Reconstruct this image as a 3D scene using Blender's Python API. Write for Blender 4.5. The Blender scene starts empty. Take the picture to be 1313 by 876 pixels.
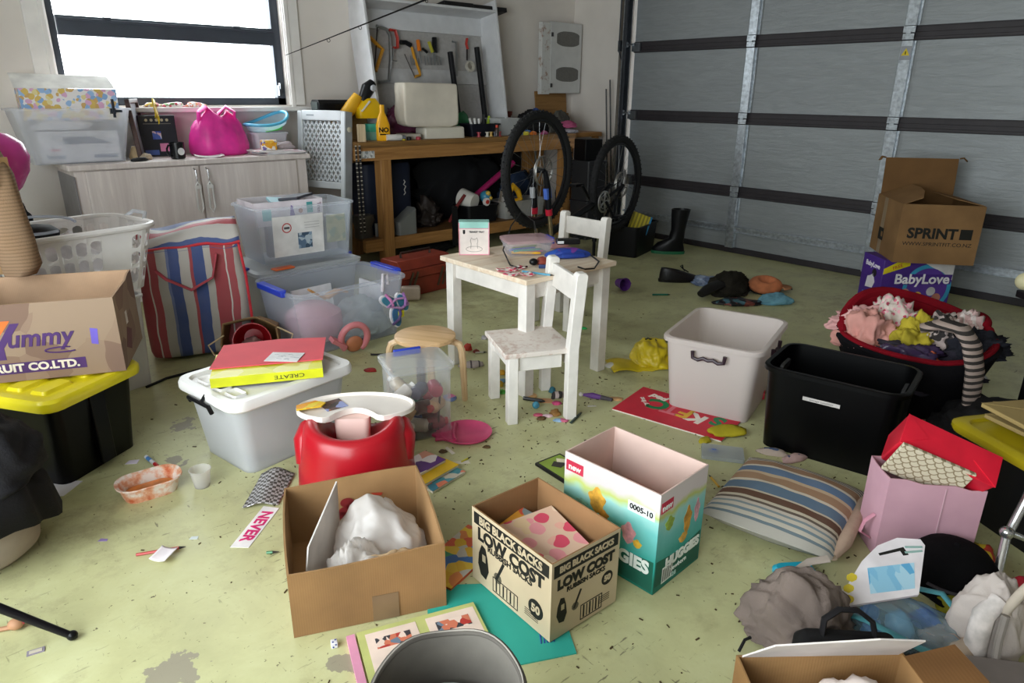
import bpy, bmesh, math, random
from math import sin, cos, pi, radians, sqrt, atan2
from mathutils import Vector as V, Matrix as Mx, noise
S = bpy.context.scene
COL = S.collection
rnd = random.Random(7)

# ------------------------------------------------------------------ camera
F_PX, CX, CY, CAM_H = 890.0, 656.5, 438.0, 1.25
_p, _y, _r = radians(19.63), radians(41.91), radians(0.503)
FW = V((sin(_y)*cos(_p), cos(_y)*cos(_p), -sin(_p)))
_rt = V((cos(_y), -sin(_y), 0)); _up = _rt.cross(FW)
RT = cos(_r)*_rt + sin(_r)*_up
UP = -sin(_r)*_rt + cos(_r)*_up
EYE = V((0, 0, CAM_H))
cd = bpy.data.cameras.new('camera'); cam = bpy.data.objects.new('camera', cd); COL.objects.link(cam)
cd.sensor_width = 36; cd.lens = F_PX/1313*36; cd.clip_start = .02; cd.clip_end = 100
cam.matrix_world = Mx(((RT.x, UP.x, -FW.x, 0), (RT.y, UP.y, -FW.y, 0), (RT.z, UP.z, -FW.z, CAM_H), (0, 0, 0, 1)))
S.camera = cam

# ------------------------------------------------------------------ light and exposure
S.view_settings.view_transform = 'Standard'; S.view_settings.look = 'None'
S.view_settings.gamma = 1; S.view_settings.use_curve_mapping = False
S.view_settings.exposure = 1.15
SKY = 5.2
w = bpy.data.worlds.new('overcast_sky'); S.world = w; w.use_nodes = True
wb = w.node_tree.nodes['Background']; wb.inputs[0].default_value = (.93, .97, 1, 1); wb.inputs[1].default_value = SKY
def portal(name, loc, rot, sx, sy):
    l = bpy.data.lights.new(name, 'AREA'); l.shape = 'RECTANGLE'; l.size = sx; l.size_y = sy; l.energy = 1
    l.cycles.is_portal = True
    o = bpy.data.objects.new(name, l); COL.objects.link(o); o.location = loc; o.rotation_euler = rot
portal('window_portal', (1.645, 5.24, 1.72), (radians(-90), 0, 0), 1.46, 1.14)
portal('left_window_portal', (-1.25, .8, 1.3), (0, radians(-90), 0), 1.9, 3.2)

# ------------------------------------------------------------------ pixels to places
def ray(u, v): return FW*F_PX + RT*(u-CX) + UP*(CY-v)
def at(u, v, z=0.0):
    d = ray(u, v); return EYE + d*((z-CAM_H)/d.z)
def onY(u, v, Y):
    d = ray(u, v); return EYE + d*(Y/d.y)
def onX(u, v, X):
    d = ray(u, v); return EYE + d*(X/d.x)
VA = -_y            # heading that puts local +x to the right of the view, +y away from it

# ------------------------------------------------------------------ mesh builder
class MB:
    def __init__(s): s.v = []; s.f = []; s.m = []
    def add(s, vs, fs, mi=0, M=None):
        b = len(s.v)
        s.v += [tuple(M @ V(p)) for p in vs] if M else [tuple(p) for p in vs]
        s.f += [tuple(b+i for i in f) for f in fs]; s.m += [mi]*len(fs); return s
    def box(s, c, d, rz=0, mi=0, M=None):
        x, y, z = d[0]/2, d[1]/2, d[2]/2
        R = Mx.Translation(c) @ Mx.Rotation(rz, 4, 'Z')
        if M: R = M @ R
        return s.add([(i*x, j*y, k*z) for k in (-1, 1) for j in (-1, 1) for i in (-1, 1)],
                     [(0, 2, 3, 1), (4, 5, 7, 6), (0, 1, 5, 4), (2, 6, 7, 3), (0, 4, 6, 2), (1, 3, 7, 5)], mi, R)
    def bar(s, a, b, wx, wy, mi=0, up=(0, 0, 1)):
        a, b = V(a), V(b); d = b-a; L = d.length; z = d/L; x = V(up).cross(z)
        if x.length < 1e-4: x = V((1, 0, 0))
        x.normalize(); y = z.cross(x)
        M = Mx(((x.x, y.x, z.x, a.x), (x.y, y.y, z.y, a.y), (x.z, y.z, z.z, a.z), (0, 0, 0, 1)))
        return s.box((0, 0, L/2), (wx, wy, L), 0, mi, M)
    def loft(s, rings, c0=True, c1=True, mi=0, M=None):
        n = len(rings[0]); vs = [p for r in rings for p in r]; fs = []
        for k in range(len(rings)-1):
            for i in range(n):
                j = (i+1) % n; fs.append((k*n+i, k*n+j, (k+1)*n+j, (k+1)*n+i))
        if c0: fs.append(tuple(reversed(range(n))))
        if c1: fs.append(tuple((len(rings)-1)*n+i for i in range(n)))
        return s.add(vs, fs, mi, M)
    def tube(s, pts, r, n=8, mi=0, closed=False, M=None, flat=1.0):
        pts = [V(p) for p in pts]; N = len(pts); R = r if isinstance(r, (list, tuple)) else [r]*N
        rings = []; nrm = None
        for i in range(N):
            t = (pts[(i+1) % N]-pts[i-1]) if closed else pts[min(i+1, N-1)]-pts[max(i-1, 0)]
            if t.length < 1e-9: t = V((0, 0, 1))
            t.normalize()
            if nrm is None:
                nrm = t.cross(V((0, 0, 1)) if abs(t.z) < .9 else V((1, 0, 0))).normalized()
            else:
                nrm = nrm - t*nrm.dot(t)
                nrm = nrm.normalized() if nrm.length > 1e-6 else t.orthogonal().normalized()
            bn = t.cross(nrm)
            rings.append([pts[i]+(nrm*cos(2*pi*k/n)+bn*sin(2*pi*k/n)*flat)*R[i] for k in range(n)])
        if closed: rings.append(rings[0])
        return s.loft(rings, not closed, not closed, mi, M)
    def lathe(s, prof, n=24, mi=0, M=None, c0=True, c1=True, sx=1, sy=1):
        return s.loft([[(r*cos(2*pi*k/n)*sx, r*sin(2*pi*k/n)*sy, z) for k in range(n)] for r, z in prof], c0, c1, mi, M)
    def prism(s, poly, z0, z1, mi=0, M=None):
        return s.loft([[(x, y, z0) for x, y in poly], [(x, y, z1) for x, y in poly]], True, True, mi, M)
    def grid(s, nu, nv, fn, mi=0, M=None):
        vs = [fn(i/nu, j/nv) for j in range(nv+1) for i in range(nu+1)]; a = nu+1
        return s.add(vs, [(j*a+i, j*a+i+1, (j+1)*a+i+1, (j+1)*a+i) for j in range(nv) for i in range(nu)], mi, M)
    def ball(s, c, rx, ry=None, rz=None, n=14, mi=0, M=None):
        ry = ry or rx; rz = rz or rx
        pr = [(max(sin(pi*k/n), .02), -cos(pi*k/n)) for k in range(n+1)]
        return s.loft([[(c[0]+r*cos(2*pi*i/(2*n))*rx, c[1]+r*sin(2*pi*i/(2*n))*ry, c[2]+z*rz) for i in range(2*n)] for r, z in pr], True, True, mi, M)
    def build(s, name, mats, parent=None, smooth=True, bevel=0, sub=0, solid=0, ang=38, loc=None, rot=None, offset=-1):
        me = bpy.data.meshes.new(name); me.from_pydata(s.v, [], s.f)
        for m in (mats if isinstance(mats, (list, tuple)) else [mats]): me.materials.append(m)
        for p, i in zip(me.polygons, s.m): p.material_index = i
        me.update()
        if smooth:
            me.shade_smooth(); me.set_sharp_from_angle(angle=radians(ang))
        o = bpy.data.objects.new(name, me); COL.objects.link(o)
        if parent: o.parent = parent
        if loc is not None: o.location = loc
        if rot is not None: o.rotation_euler = rot
        if solid:
            md = o.modifiers.new('thickness', 'SOLIDIFY'); md.thickness = solid; md.offset = offset
        if bevel:
            md = o.modifiers.new('bevel', 'BEVEL'); md.width = bevel; md.segments = 2; md.limit_method = 'ANGLE'; md.angle_limit = radians(40)
        if sub:
            md = o.modifiers.new('subdiv', 'SUBSURF'); md.levels = sub; md.render_levels = sub
        return o
def rr(L, W, r, z, n=4, cx=0, cy=0):
    r = min(r, L/2-1e-4, W/2-1e-4); o = []
    for sx, sy, a0 in ((1, 1, 0), (-1, 1, 90), (-1, -1, 180), (1, -1, 270)):
        for k in range(n+1):
            a = radians(a0+90*k/n); o.append((cx+sx*(L/2-r)+r*cos(a), cy+sy*(W/2-r)+r*sin(a), z))
    return o
def arc(c, r, a0, a1, n, ry=None):
    return [(c[0]+r*cos(radians(a0+(a1-a0)*k/n)), c[1]+(ry or r)*sin(radians(a0+(a1-a0)*k/n))) for k in range(n+1)]
def FRM(o, x, y):
    x = V(x).normalized(); y = V(y); y = (y-x*y.dot(x)).normalized(); z = x.cross(y)
    return Mx(((x.x, y.x, z.x, o[0]), (x.y, y.y, z.y, o[1]), (x.z, y.z, z.z, o[2]), (0, 0, 0, 1)))
def RZ(a, o=(0, 0, 0)): return Mx.Translation(o) @ Mx.Rotation(a, 4, 'Z')

def tag(o, label=None, cat=None, group=None, kind=None):
    if label: o['label'] = label
    if cat: o['category'] = cat
    if group: o['group'] = group
    if kind: o['kind'] = kind
    return o
def thing(name, label, cat, loc=(0, 0, 0), rz=0, group=None, rot=None):
    o = bpy.data.objects.new(name, None); COL.objects.link(o); o.empty_display_size = .05
    o.location = loc; o.rotation_euler = rot if rot else (0, 0, rz)
    return tag(o, label, cat, group)
def struct(name, loc=(0, 0, 0)):
    o = bpy.data.objects.new(name, None); COL.objects.link(o); o.location = loc; o['kind'] = 'structure'; return o
def dup(root, loc=None, rz=None, label=None, group=None):
    r = root.copy(); COL.objects.link(r)
    if loc is not None: r.location = loc
    if rz is not None: r.rotation_euler = (0, 0, rz)
    if label: r['label'] = label
    if group: r['group'] = group
    for ch in list(root.children):
        c = ch.copy(); COL.objects.link(c); c.parent = r
        for g in list(ch.children):
            d = g.copy(); COL.objects.link(d); d.parent = c
    return r

# ------------------------------------------------------------------ materials
def lin(c):
    if isinstance(c, str):
        c = c.lstrip('#'); c = [int(c[i:i+2], 16)/255 for i in (0, 2, 4)]
    return tuple((x/12.92 if x <= .04045 else ((x+.055)/1.055)**2.4) for x in c) + (1,)
MATS = {}
class NT:
    def __init__(s, name):
        s.mat = bpy.data.materials.new(name); s.mat.use_nodes = True; s.t = s.mat.node_tree; s.t.nodes.clear()
        s.out = s.n('ShaderNodeOutputMaterial'); s.b = s.n('ShaderNodeBsdfPrincipled'); s.l(s.b.outputs[0], s.out.inputs[0])
    def n(s, ty, **k):
        q = s.t.nodes.new(ty)
        for a, b in k.items(): setattr(q, a, b)
        return q
    def l(s, a, b): s.t.links.new(a, b)
    def coord(s, kind='Object', scale=None, rot=None, loc=None):
        tc = s.n('ShaderNodeTexCoord'); mp = s.n('ShaderNodeMapping'); s.l(tc.outputs[kind], mp.inputs[0])
        if scale is not None: mp.inputs['Scale'].default_value = scale if hasattr(scale, '__len__') else (scale,)*3
        if rot: mp.inputs['Rotation'].default_value = rot
        if loc: mp.inputs['Location'].default_value = loc
        return mp.outputs[0]
    def noise(s, vec, scale, detail=3, rough=.5, dist=0):
        q = s.n('ShaderNodeTexNoise'); s.l(vec, q.inputs['Vector']); q.inputs['Scale'].default_value = scale
        q.inputs['Detail'].default_value = detail; q.inputs['Roughness'].default_value = rough; q.inputs['Distortion'].default_value = dist
        return q.outputs[0]
    def ramp(s, fac, stops, const=False):
        q = s.n('ShaderNodeValToRGB'); s.l(fac, q.inputs[0]); e = q.color_ramp.elements
        if const: q.color_ramp.interpolation = 'CONSTANT'
        while len(e) < len(stops): e.new(.5)
        for i, (p, c) in enumerate(stops):
            e[i].position = p; e[i].color = lin(c) if not isinstance(c, (int, float)) else (c, c, c, 1)
        return q.outputs[0]
    def mix(s, fac, a, b):
        q = s.n('ShaderNodeMix', data_type='RGBA')
        for i, x in ((0, fac), (6, a), (7, b)):
            if isinstance(x, (int, float)): q.inputs[i].default_value = x
            elif isinstance(x, (str, tuple)): q.inputs[i].default_value = lin(x) if isinstance(x, str) else x
            else: s.l(x, q.inputs[i])
        return q.outputs[2]
    def math(s, op, a, b=0.0):
        q = s.n('ShaderNodeMath', operation=op)
        for i, x in ((0, a), (1, b)):
            if isinstance(x, (int, float)): q.inputs[i].default_value = x
            else: s.l(x, q.inputs[i])
        return q.outputs[0]
    def bump(s, h, strength=.3, dist=.01):
        q = s.n('ShaderNodeBump'); q.inputs['Strength'].default_value = strength; q.inputs['Distance'].default_value = dist
        s.l(h, q.inputs['Height']); s.l(q.outputs[0], s.b.inputs['Normal'])
    def col(s, c):
        if isinstance(c, str): s.b.inputs['Base Color'].default_value = lin(c)
        else: s.l(c, s.b.inputs['Base Color'])
    def fin(s, rough=.6, metal=0, spec=.4):
        s.b.inputs['Roughness'].default_value = rough; s.b.inputs['Metallic'].default_value = metal
        s.b.inputs['Specular IOR Level'].default_value = spec; return s.mat
def shade(c, k):
    c = c.lstrip('#'); return '#' + ''.join('%02x' % max(0, min(255, int(int(c[i:i+2], 16)*k))) for i in (0, 2, 4))
def mat(c, rough=.6, metal=0, var=.1, scale=9, bump=0, bscale=60, spec=.4):
    key = (c, rough, metal, var, scale, bump, bscale)
    if key in MATS: return MATS[key]
    t = NT('paint_'+c.strip('#'))
    vec = t.coord('Object')
    if var: t.col(t.ramp(t.noise(vec, scale), [(.3, shade(c, 1-var)), (.7, shade(c, 1+var*.5))]))
    else: t.col(c)
    if bump: t.bump(t.noise(vec, bscale, 4), bump, .004)
    MATS[key] = t.fin(rough, metal, spec); return MATS[key]
def plastic(c, rough=.3, var=.04): return mat(c, rough, 0, var, 6, spec=.5 if int(c[1:3], 16) > 30 else .22)
def cloth(c, var=.16, bump=.5): return mat(c, .95, 0, var, 7, bump, 70, .1)
def metal(c='#b9bbbd', rough=.35): return mat(c, rough, .9, .06, 20)
def clear(c='#dfe6ee', alpha=.42, rough=.25, name='clear_plastic'):
    key = ('clear', c, alpha, rough)
    if key in MATS: return MATS[key]
    t = NT(name); t.col(c); t.fin(rough)
    tr = t.n('ShaderNodeBsdfTransparent'); mx = t.n('ShaderNodeMixShader'); fr = t.n('ShaderNodeLayerWeight'); fr.inputs[0].default_value = .25
    tl = t.n('ShaderNodeBsdfTranslucent'); tl.inputs[0].default_value = lin(c); m2 = t.n('ShaderNodeMixShader'); m2.inputs[0].default_value = .35
    t.l(t.b.outputs[0], m2.inputs[1]); t.l(tl.outputs[0], m2.inputs[2])
    f = t.math('ADD', t.math('MULTIPLY', fr.outputs['Facing'], .5*(1-alpha)), alpha)
    t.l(f, mx.inputs[0]); t.l(tr.outputs[0], mx.inputs[1]); t.l(m2.outputs[0], mx.inputs[2]); t.l(mx.outputs[0], t.out.inputs[0])
    MATS[key] = t.mat; return t.mat
def stripes(name, seq, period, axis=0, rough=.9, kind='Object', wob=0.0, bump=.25, off=0.0):
    """seq: (fraction, colour) bands repeating every `period` metres along an axis"""
    t = NT(name); vec = t.coord(kind); sp = t.n('ShaderNodeSeparateXYZ'); t.l(vec, sp.inputs[0])
    x = sp.outputs[axis]
    if wob: x = t.math('ADD', x, t.math('MULTIPLY', t.math('SUBTRACT', t.noise(vec, 5), .5), wob))
    fr = t.math('FRACT', t.math('ADD', t.math('DIVIDE', x, period), 100+off)); st = []; p = 0
    for f, c in seq: st.append((min(p, .9999), c)); p += f
    c = t.ramp(fr, st, True); t.col(t.mix(t.math('MULTIPLY', t.noise(vec, 14), .25), c, '#8a8278'))
    t.bump(t.noise(vec, 250, 2), bump, .003); return t.fin(rough, 0, .15)
def collage(name, cols, scale=40, base=None, amt=.5, rough=.45, edge=False, stretch=(1, 1, 1)):
    """busy printed picture: random coloured cells over a base colour"""
    t = NT(name); vec = t.coord('Object', stretch)
    wv = t.n('ShaderNodeVectorMath', operation='ADD'); nz = t.n('ShaderNodeTexNoise'); nz.inputs['Scale'].default_value = scale*.6; t.l(vec, nz.inputs['Vector'])
    sc = t.n('ShaderNodeVectorMath', operation='SCALE'); t.l(nz.outputs['Color'], sc.inputs[0]); sc.inputs['Scale'].default_value = .7/scale
    t.l(vec, wv.inputs[0]); t.l(sc.outputs[0], wv.inputs[1])
    vo = t.n('ShaderNodeTexVoronoi'); vo.inputs['Scale'].default_value = scale; t.l(wv.outputs[0], vo.inputs['Vector'])
    sp = t.n('ShaderNodeSeparateColor'); t.l(vo.outputs['Color'], sp.inputs[0])
    c = t.ramp(sp.outputs[0], [(i/len(cols), k) for i, k in enumerate(cols)], True)
    if base:
        m = t.math('LESS_THAN', vo.outputs['Distance'], amt); c = t.mix(m, base, c)
    t.col(c); return t.fin(rough)
def cardboard(c='#a5825c', name='cardboard', lines=True, axis=0):
    key = ('cb', c, axis, lines)
    if key in MATS: return MATS[key]
    t = NT(name); vec = t.coord('Object')
    k = t.ramp(t.noise(vec, 5, 4), [(.3, shade(c, .88)), (.7, shade(c, 1.06))])
    if lines:
        wv = t.n('ShaderNodeTexWave', wave_type='BANDS', bands_direction='XYZ'[axis]); wv.inputs['Scale'].default_value = 55; wv.inputs['Distortion'].default_value = .4; t.l(vec, wv.inputs['Vector'])
        k = t.mix(t.math('MULTIPLY', wv.outputs[1], .12), k, shade(c, .7)); t.bump(wv.outputs[1], .08, .002)
    t.col(k); MATS[key] = t.fin(.85, 0, .15); return t.mat
def wood(c='#a9733f', c2='#7c4f28', axis=0, name='timber', rough=.5, sc=3):
    key = ('wood', c, c2, axis, sc)
    if key in MATS: return MATS[key]
    t = NT(name); s = [14, 14, 14]; s[axis] = .9
    vec = t.coord('Object', s)
    t.col(t.ramp(t.noise(vec, sc, 5, .6, .6), [(.25, c2), (.55, c), (.8, shade(c, 1.12))])); MATS[key] = t.fin(rough, 0, .35); return t.mat
WHITE = lambda: mat('#e8e4e0', .5)
BLACKP = lambda: plastic('#070708', .38)
DARK = lambda: mat('#0d0d0f', .7)

def text(s, size, parent, M, m, align='CENTER', ext=.0006, sx=1.0, name='lettering', bold=0.0, shear=0.0):
    c = bpy.data.curves.new('tmp', 'FONT'); c.body = s; c.size = size; c.align_x = align; c.align_y = 'CENTER'
    c.extrude = ext; c.offset = bold; c.shear = shear; c.resolution_u = 3
    o = bpy.data.objects.new('tmp', c); COL.objects.link(o)
    me = bpy.data.meshes.new_from_object(o); bpy.data.objects.remove(o); bpy.data.curves.remove(c)
    me.name = name
    for v in me.vertices: v.co.x *= sx
    me.transform(M); me.materials.clear(); me.materials.append(m)
    q = bpy.data.objects.new(name, me); COL.objects.link(q); q.parent = parent; return q
def decal(poly, parent, M, m, name, t=.0007, label=None):
    o = MB().prism(poly, 0, t, 0, M).build(name, m, parent, smooth=False)
    if label: o['label'] = label
    return o
def rect(w, h, x=0, y=0): return [(x-w/2, y-h/2), (x+w/2, y-h/2), (x+w/2, y+h/2), (x-w/2, y+h/2)]
def circ(r, x=0, y=0, n=20): return [(x+r*cos(2*pi*k/n), y+r*sin(2*pi*k/n)) for k in range(n)]
def faces(L, W, H, z0=0):
    """frames of the four sides of a box: origin bottom middle, x to the viewer's right, y up"""
    return {'-y': FRM((0, -W/2, z0), (1, 0, 0), (0, 0, 1)), '+x': FRM((L/2, 0, z0), (0, 1, 0), (0, 0, 1)),
            '+y': FRM((0, W/2, z0), (-1, 0, 0), (0, 0, 1)), '-x': FRM((-L/2, 0, z0), (0, -1, 0), (0, 0, 1))}

# ------------------------------------------------------------------ shared shapes
def tub(parent, L, W, H, taper, m, name='body', r=.035, t=.003, lip=.012, lh=.012, bulge=0):
    l, w_ = L-2*lip, W-2*lip
    rg = [rr(l*taper, w_*taper, r*.8, 0), rr(l*(taper+.012), w_*(taper+.012), r, .012)]
    if bulge: rg.append(rr(l*(taper+(1-taper)*.5)+bulge, w_*(taper+(1-taper)*.5)+bulge, r, H*.5))
    rg += [rr(l, w_, r, H-lh), rr(L, W, r+lip, H-lh), rr(L, W, r+lip, H-.003), rr(L-.006, W-.006, r+lip, H),
           rr(l-2*t, w_-2*t, r, H), rr(l-2*t, w_-2*t, r, H-lh)]
    if bulge: rg.append(rr(l*(taper+(1-taper)*.5)+bulge-2*t, w_*(taper+(1-taper)*.5)+bulge-2*t, r, H*.5))
    rg.append(rr(l*taper-2*t, w_*taper-2*t, r*.8, t*1.5))
    return MB().loft(rg).build(name, m, parent)
def cbox(parent, L, W, H, m, t=.004, name='carton', bow=.0, inner=None, cut=None):
    """open carton: outer and inner walls, optional bowed walls"""
    def ring(l, w_, z, b):
        n = 6; o = []
        for ax, ay, bx, by in ((-1, -1, 1, -1), (1, -1, 1, 1), (1, 1, -1, 1), (-1, 1, -1, -1)):
            for k in range(n):
                q = k/n; e = b*sin(pi*q)
                x = (ax+(bx-ax)*q)*l/2; y = (ay+(by-ay)*q)*w_/2
                x += (0 if ay == by else ax)*e; y += (ay if ay == by else 0)*e
                zz = z
                if cut and z > .02: zz = z + cut(x, y)
                o.append((x, y, zz))
        return o
    M = MB()
    M.loft([ring(L, W, 0, 0), ring(L, W, H*.5, bow*.5), ring(L, W, H, bow)], True, False, 0)
    M.loft([ring(L, W, H, bow), ring(L-2*t, W-2*t, H, bow), ring(L-2*t, W-2*t, H*.5, bow*.5), ring(L-2*t, W-2*t, t, 0)], False, True, 1)
    return M.build(name, [m, inner or m], parent, ang=30)
def heap(name, rx, ry, rz, m, parent=None, seed=0, sub=None, fold=.28, lump=.3, freq=1.0, flat=.35, loc=None, rot=None):
    """crumpled soft thing lying on its flat underside: broad lumps, then creases of three sizes"""
    sub = sub or (5 if max(rx, ry, rz) > .075 else 4)
    bm = bmesh.new(); bmesh.ops.create_icosphere(bm, subdivisions=sub, radius=1)
    o3 = V((seed*3.17, seed*1.71, seed*5.3)); nz = noise.noise
    ax = V((sin(seed*1.9), cos(seed*1.9), .35*sin(seed*.7))).normalized()
    ab = lambda t: sqrt(t*t+.004)
    for v in bm.verts:
        p = v.co.normalized()
        n1 = nz(p*1.4*freq+o3); pw = p*1.3
        w3 = V((nz(pw+o3), nz(pw+o3*2), nz(pw-o3)))
        ps = (p - ax*(p.dot(ax)*.68))          # folds run along one direction
        q = ps*1.7*freq + w3*.8 + o3
        a, b, c = ab(nz(q)), ab(nz(q*2.0+o3)), ab(nz(q*3.9+w3-o3))
        rg = .72*(1-a)**4 + .34*(1-b)**4 + .11*(1-c)**4
        r = 1 + lump*n1 + fold*1.2*(rg-.45)
        z = p.z*r
        z = z*flat if z < 0 else z
        v.co = V((p.x*r*rx, p.y*r*ry, z*rz))
    z0 = min(v.co.z for v in bm.verts)
    cut_ = z0*.55
    for v in bm.verts: v.co.z = max(v.co.z, cut_) - cut_
    me = bpy.data.meshes.new(name); bm.to_mesh(me); bm.free(); me.materials.append(m); me.shade_smooth()
    o = bpy.data.objects.new(name, me); COL.objects.link(o)
    if parent: o.parent = parent
    if loc is not None: o.location = loc
    if rot is not None: o.rotation_euler = rot if hasattr(rot, '__len__') else (0, 0, rot)
    return o
def one(o, label, cat, loc=None, rz=None, group=None, rot=None):
    if loc is not None: o.location = loc
    if rz is not None: o.rotation_euler = (0, 0, rz)
    if rot is not None: o.rotation_euler = rot
    return tag(o, label, cat, group)
def paper(name, poly, m, label, cat, loc, rz, t=.0012, curl=0.0, group=None):
    """a sheet lying down, with its own thickness and an optional curl"""
    xs = [p[0] for p in poly]; ys = [p[1] for p in poly]
    M = MB(); n = 8
    if curl and len(poly) == 4:
        A, B, C_, D = [V((p[0], p[1], 0)) for p in poly]
        def f(a, b):
            q = (A*(1-a)+B*a)*(1-b)+(D*(1-a)+C_*a)*b; q.z = .001+curl*((2*a-1)**2) + .25*curl*b*b; return q
        M.grid(n, n, f); o = M.build(name, m, solid=t, offset=1)
    else:
        M.prism(poly, 0, t); o = M.build(name, m, smooth=False)
    return one(o, label, cat, loc, rz, group)
# ================================================================== THE ROOM
XD, XW, YW, XL, YF, ZC = 5.26, 5.35, 5.1, -1.15, -1.6, 2.6
def floor_mat():
    t = NT('painted_concrete'); vec = t.coord('Object')
    big = t.noise(vec, 1.3, 5, .6); med = t.noise(vec, 5, 5, .65, .4)
    base = t.ramp(med, [(.25, '#aeac80'), (.5, '#bdbc8d'), (.75, '#c8c99d')])
    grime = t.ramp(t.math('MULTIPLY', big, t.noise(vec, 9, 6, .75)), [(.25, 0.0), (.42, .7)])
    c = t.mix(grime, base, '#85785a')
    v2 = t.coord('Object', (9, 60, 1), (0, 0, .6)); v3 = t.coord('Object', (70, 11, 1), (0, 0, .4))
    gate = t.ramp(t.noise(vec, 2.1, 3), [(.42, 0.0), (.62, 1.0)])
    for vv, th in ((v2, .64), (v3, .65)):
        s = t.ramp(t.noise(vv, 1.2, 4, .6), [(th, 0.0), (th+.03, .8)])
        c = t.mix(t.math('MULTIPLY', s, gate), c, '#5d5442')
    sp = t.ramp(t.noise(vec, 62, 3, .6), [(.665, 0.0), (.69, 1.0)]); c = t.mix(t.math('MULTIPLY', sp, t.ramp(t.noise(vec, 3.3, 3), [(.4, .15), (.6, 1.0)])), c, '#463a28')
    # patches where the paint has flaked off
    pos = t.coord('Object')
    for (u, v, r, th) in ((225, 858, .055, .52), (236, 545, .07, .6), (225, 590, .06, .6), (440, 850, .035, .56), (215, 620, .05, .62), (860, 690, .05, .64)):
        p = at(u, v); dn = t.n('ShaderNodeVectorMath', operation='DISTANCE'); t.l(pos, dn.inputs[0]); dn.inputs[1].default_value = p
        k = t.math('SUBTRACT', t.noise(pos, 17, 4, .6), t.math('MULTIPLY', dn.outputs['Value'], .28/r))
        c = t.mix(t.ramp(k, [(th-.28, 0.0), (th-.265, .85)]), c, '#8d8577')
    t.col(c); t.bump(t.noise(vec, 40, 4), .05, .003)
    t.l(t.ramp(med, [(.3, .32), (.7, .5)]), t.b.inputs['Roughness']); m = t.mat
    t.b.inputs['Specular IOR Level'].default_value = .5; return m
def slab(name, boxes, m):
    M = MB()
    for a, b in boxes: M.box([(a[i]+b[i])/2 for i in range(3)], [b[i]-a[i] for i in range(3)])
    o = M.build(name, m, smooth=False); o['kind'] = 'structure'; return o
wallm = mat('#e4ddd6', .9, 0, .03, 3, .08, 90)
slab('floor', [((XL-.2, YF-.2, -.1), (XW+.2, YW+.2, 0))], floor_mat())
slab('ceiling', [((XL-.2, YF-.2, ZC), (XW+.2, YW+.2, ZC+.1))], mat('#a39d94', .9))
WX0, WX1, WZ0, WZ1 = .93, 2.36, 1.16, 2.28
slab('wall_back', [((XL-.2, YW, 0), (WX0, YW+.16, ZC)), ((WX1, YW, 0), (XW+.2, YW+.16, ZC)), ((WX0, YW, 0), (WX1, YW+.16, WZ0)), ((WX0, YW, WZ1), (WX1, YW+.16, ZC))], wallm)
slab('wall_right', [((XW, 4.3, 0), (XW+.15, YW, ZC)), ((XW, YF, 2.42), (XW+.15, 4.3, ZC)), ((XW, YF-.2, 0), (XW+.15, -.75, ZC))], wallm)
LY0, LY1, LZ0, LZ1 = -.8, 2.4, .35, 2.25
slab('wall_left', [((XL-.16, YF, 0), (XL, LY0, ZC)), ((XL-.16, LY1, 0), (XL, YW, ZC)), ((XL-.16, LY0, 0), (XL, LY1, LZ0)), ((XL-.16, LY0, LZ1), (XL, LY1, ZC))], wallm)
slab('wall_front', [((XL-.16, YF-.16, 0), (XW+.15, YF, ZC))], mat('#8d867d', .9))
def glassm():
    t = NT('window_glass'); tr = t.n('ShaderNodeBsdfTransparent'); tr.inputs[0].default_value = (.96, .98, .98, 1); gl = t.n('ShaderNodeBsdfGlossy'); gl.inputs['Roughness'].default_value = .02
    mx = t.n('ShaderNodeMixShader'); mx.inputs[0].default_value = .05; t.l(tr.outputs[0], mx.inputs[1]); t.l(gl.outputs[0], mx.inputs[2]); t.l(mx.outputs[0], t.out.inputs[0]); return t.mat
GL = glassm()
alu = mat('#4c525c', .45, .2, .05)
w1 = struct('window_1', (0, YW+.07, 0)); zb0, zb1 = 1.56, 1.67
MB().box(((WX0+WX1)/2, 0, WZ1-.03), (WX1-WX0, .06, .06)).box(((WX0+WX1)/2, 0, WZ0+.025), (WX1-WX0, .06, .05)).box((WX0+.022, 0, (WZ0+WZ1)/2), (.044, .06, WZ1-WZ0)).box((WX1-.03, 0, (WZ0+WZ1)/2), (.06, .06, WZ1-WZ0)).build('window_frame', alu, w1, bevel=.003)
MB().box(((WX0+WX1)/2, -.005, (zb0+zb1)/2), (WX1-WX0-.1, .05, zb1-zb0)).box(((WX0+WX1)/2, -.035, zb1-.02), (WX1-WX0-.1, .012, .015)).box((1.25, -.04, zb1-.005), (.05, .02, .012)).box((2.05, -.04, zb1-.005), (.05, .02, .012)).build('transom', alu, w1, bevel=.003)
for a, b in ((WZ0+.05, zb0), (zb1, WZ1-.06)): MB().box(((WX0+WX1)/2, 0, (a+b)/2), (WX1-WX0-.1, .005, b-a)).build('pane', GL, w1, smooth=False)
MB().box((2.31, -.05, 1.26), (.02, .03, .07)).box((2.31, -.065, 1.29), (.012, .03, .04)).build('window_latch', metal('#777a80'), w1)
trm = mat('#efece8', .5, 0, .03)
t1 = MB()
for x0, x1 in ((WX0-.12, WX0-.005), (WX1+.005, WX1+.12)):
    t1.box(((x0+x1)/2, YW-.012, (WZ0+WZ1)/2+.06), (x1-x0, .024, WZ1-WZ0+.12)); t1.box(((x0+x1)/2+(.035 if x1 < WX1 else -.035), YW-.022, (WZ0+WZ1)/2), (.03, .02, WZ1-WZ0+.1))
t1.box(((WX0+WX1)/2, YW-.012, WZ1+.06), (WX1-WX0, .024, .12))
o = t1.build('trim_1', trm, bevel=.004); o['kind'] = 'structure'
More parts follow.
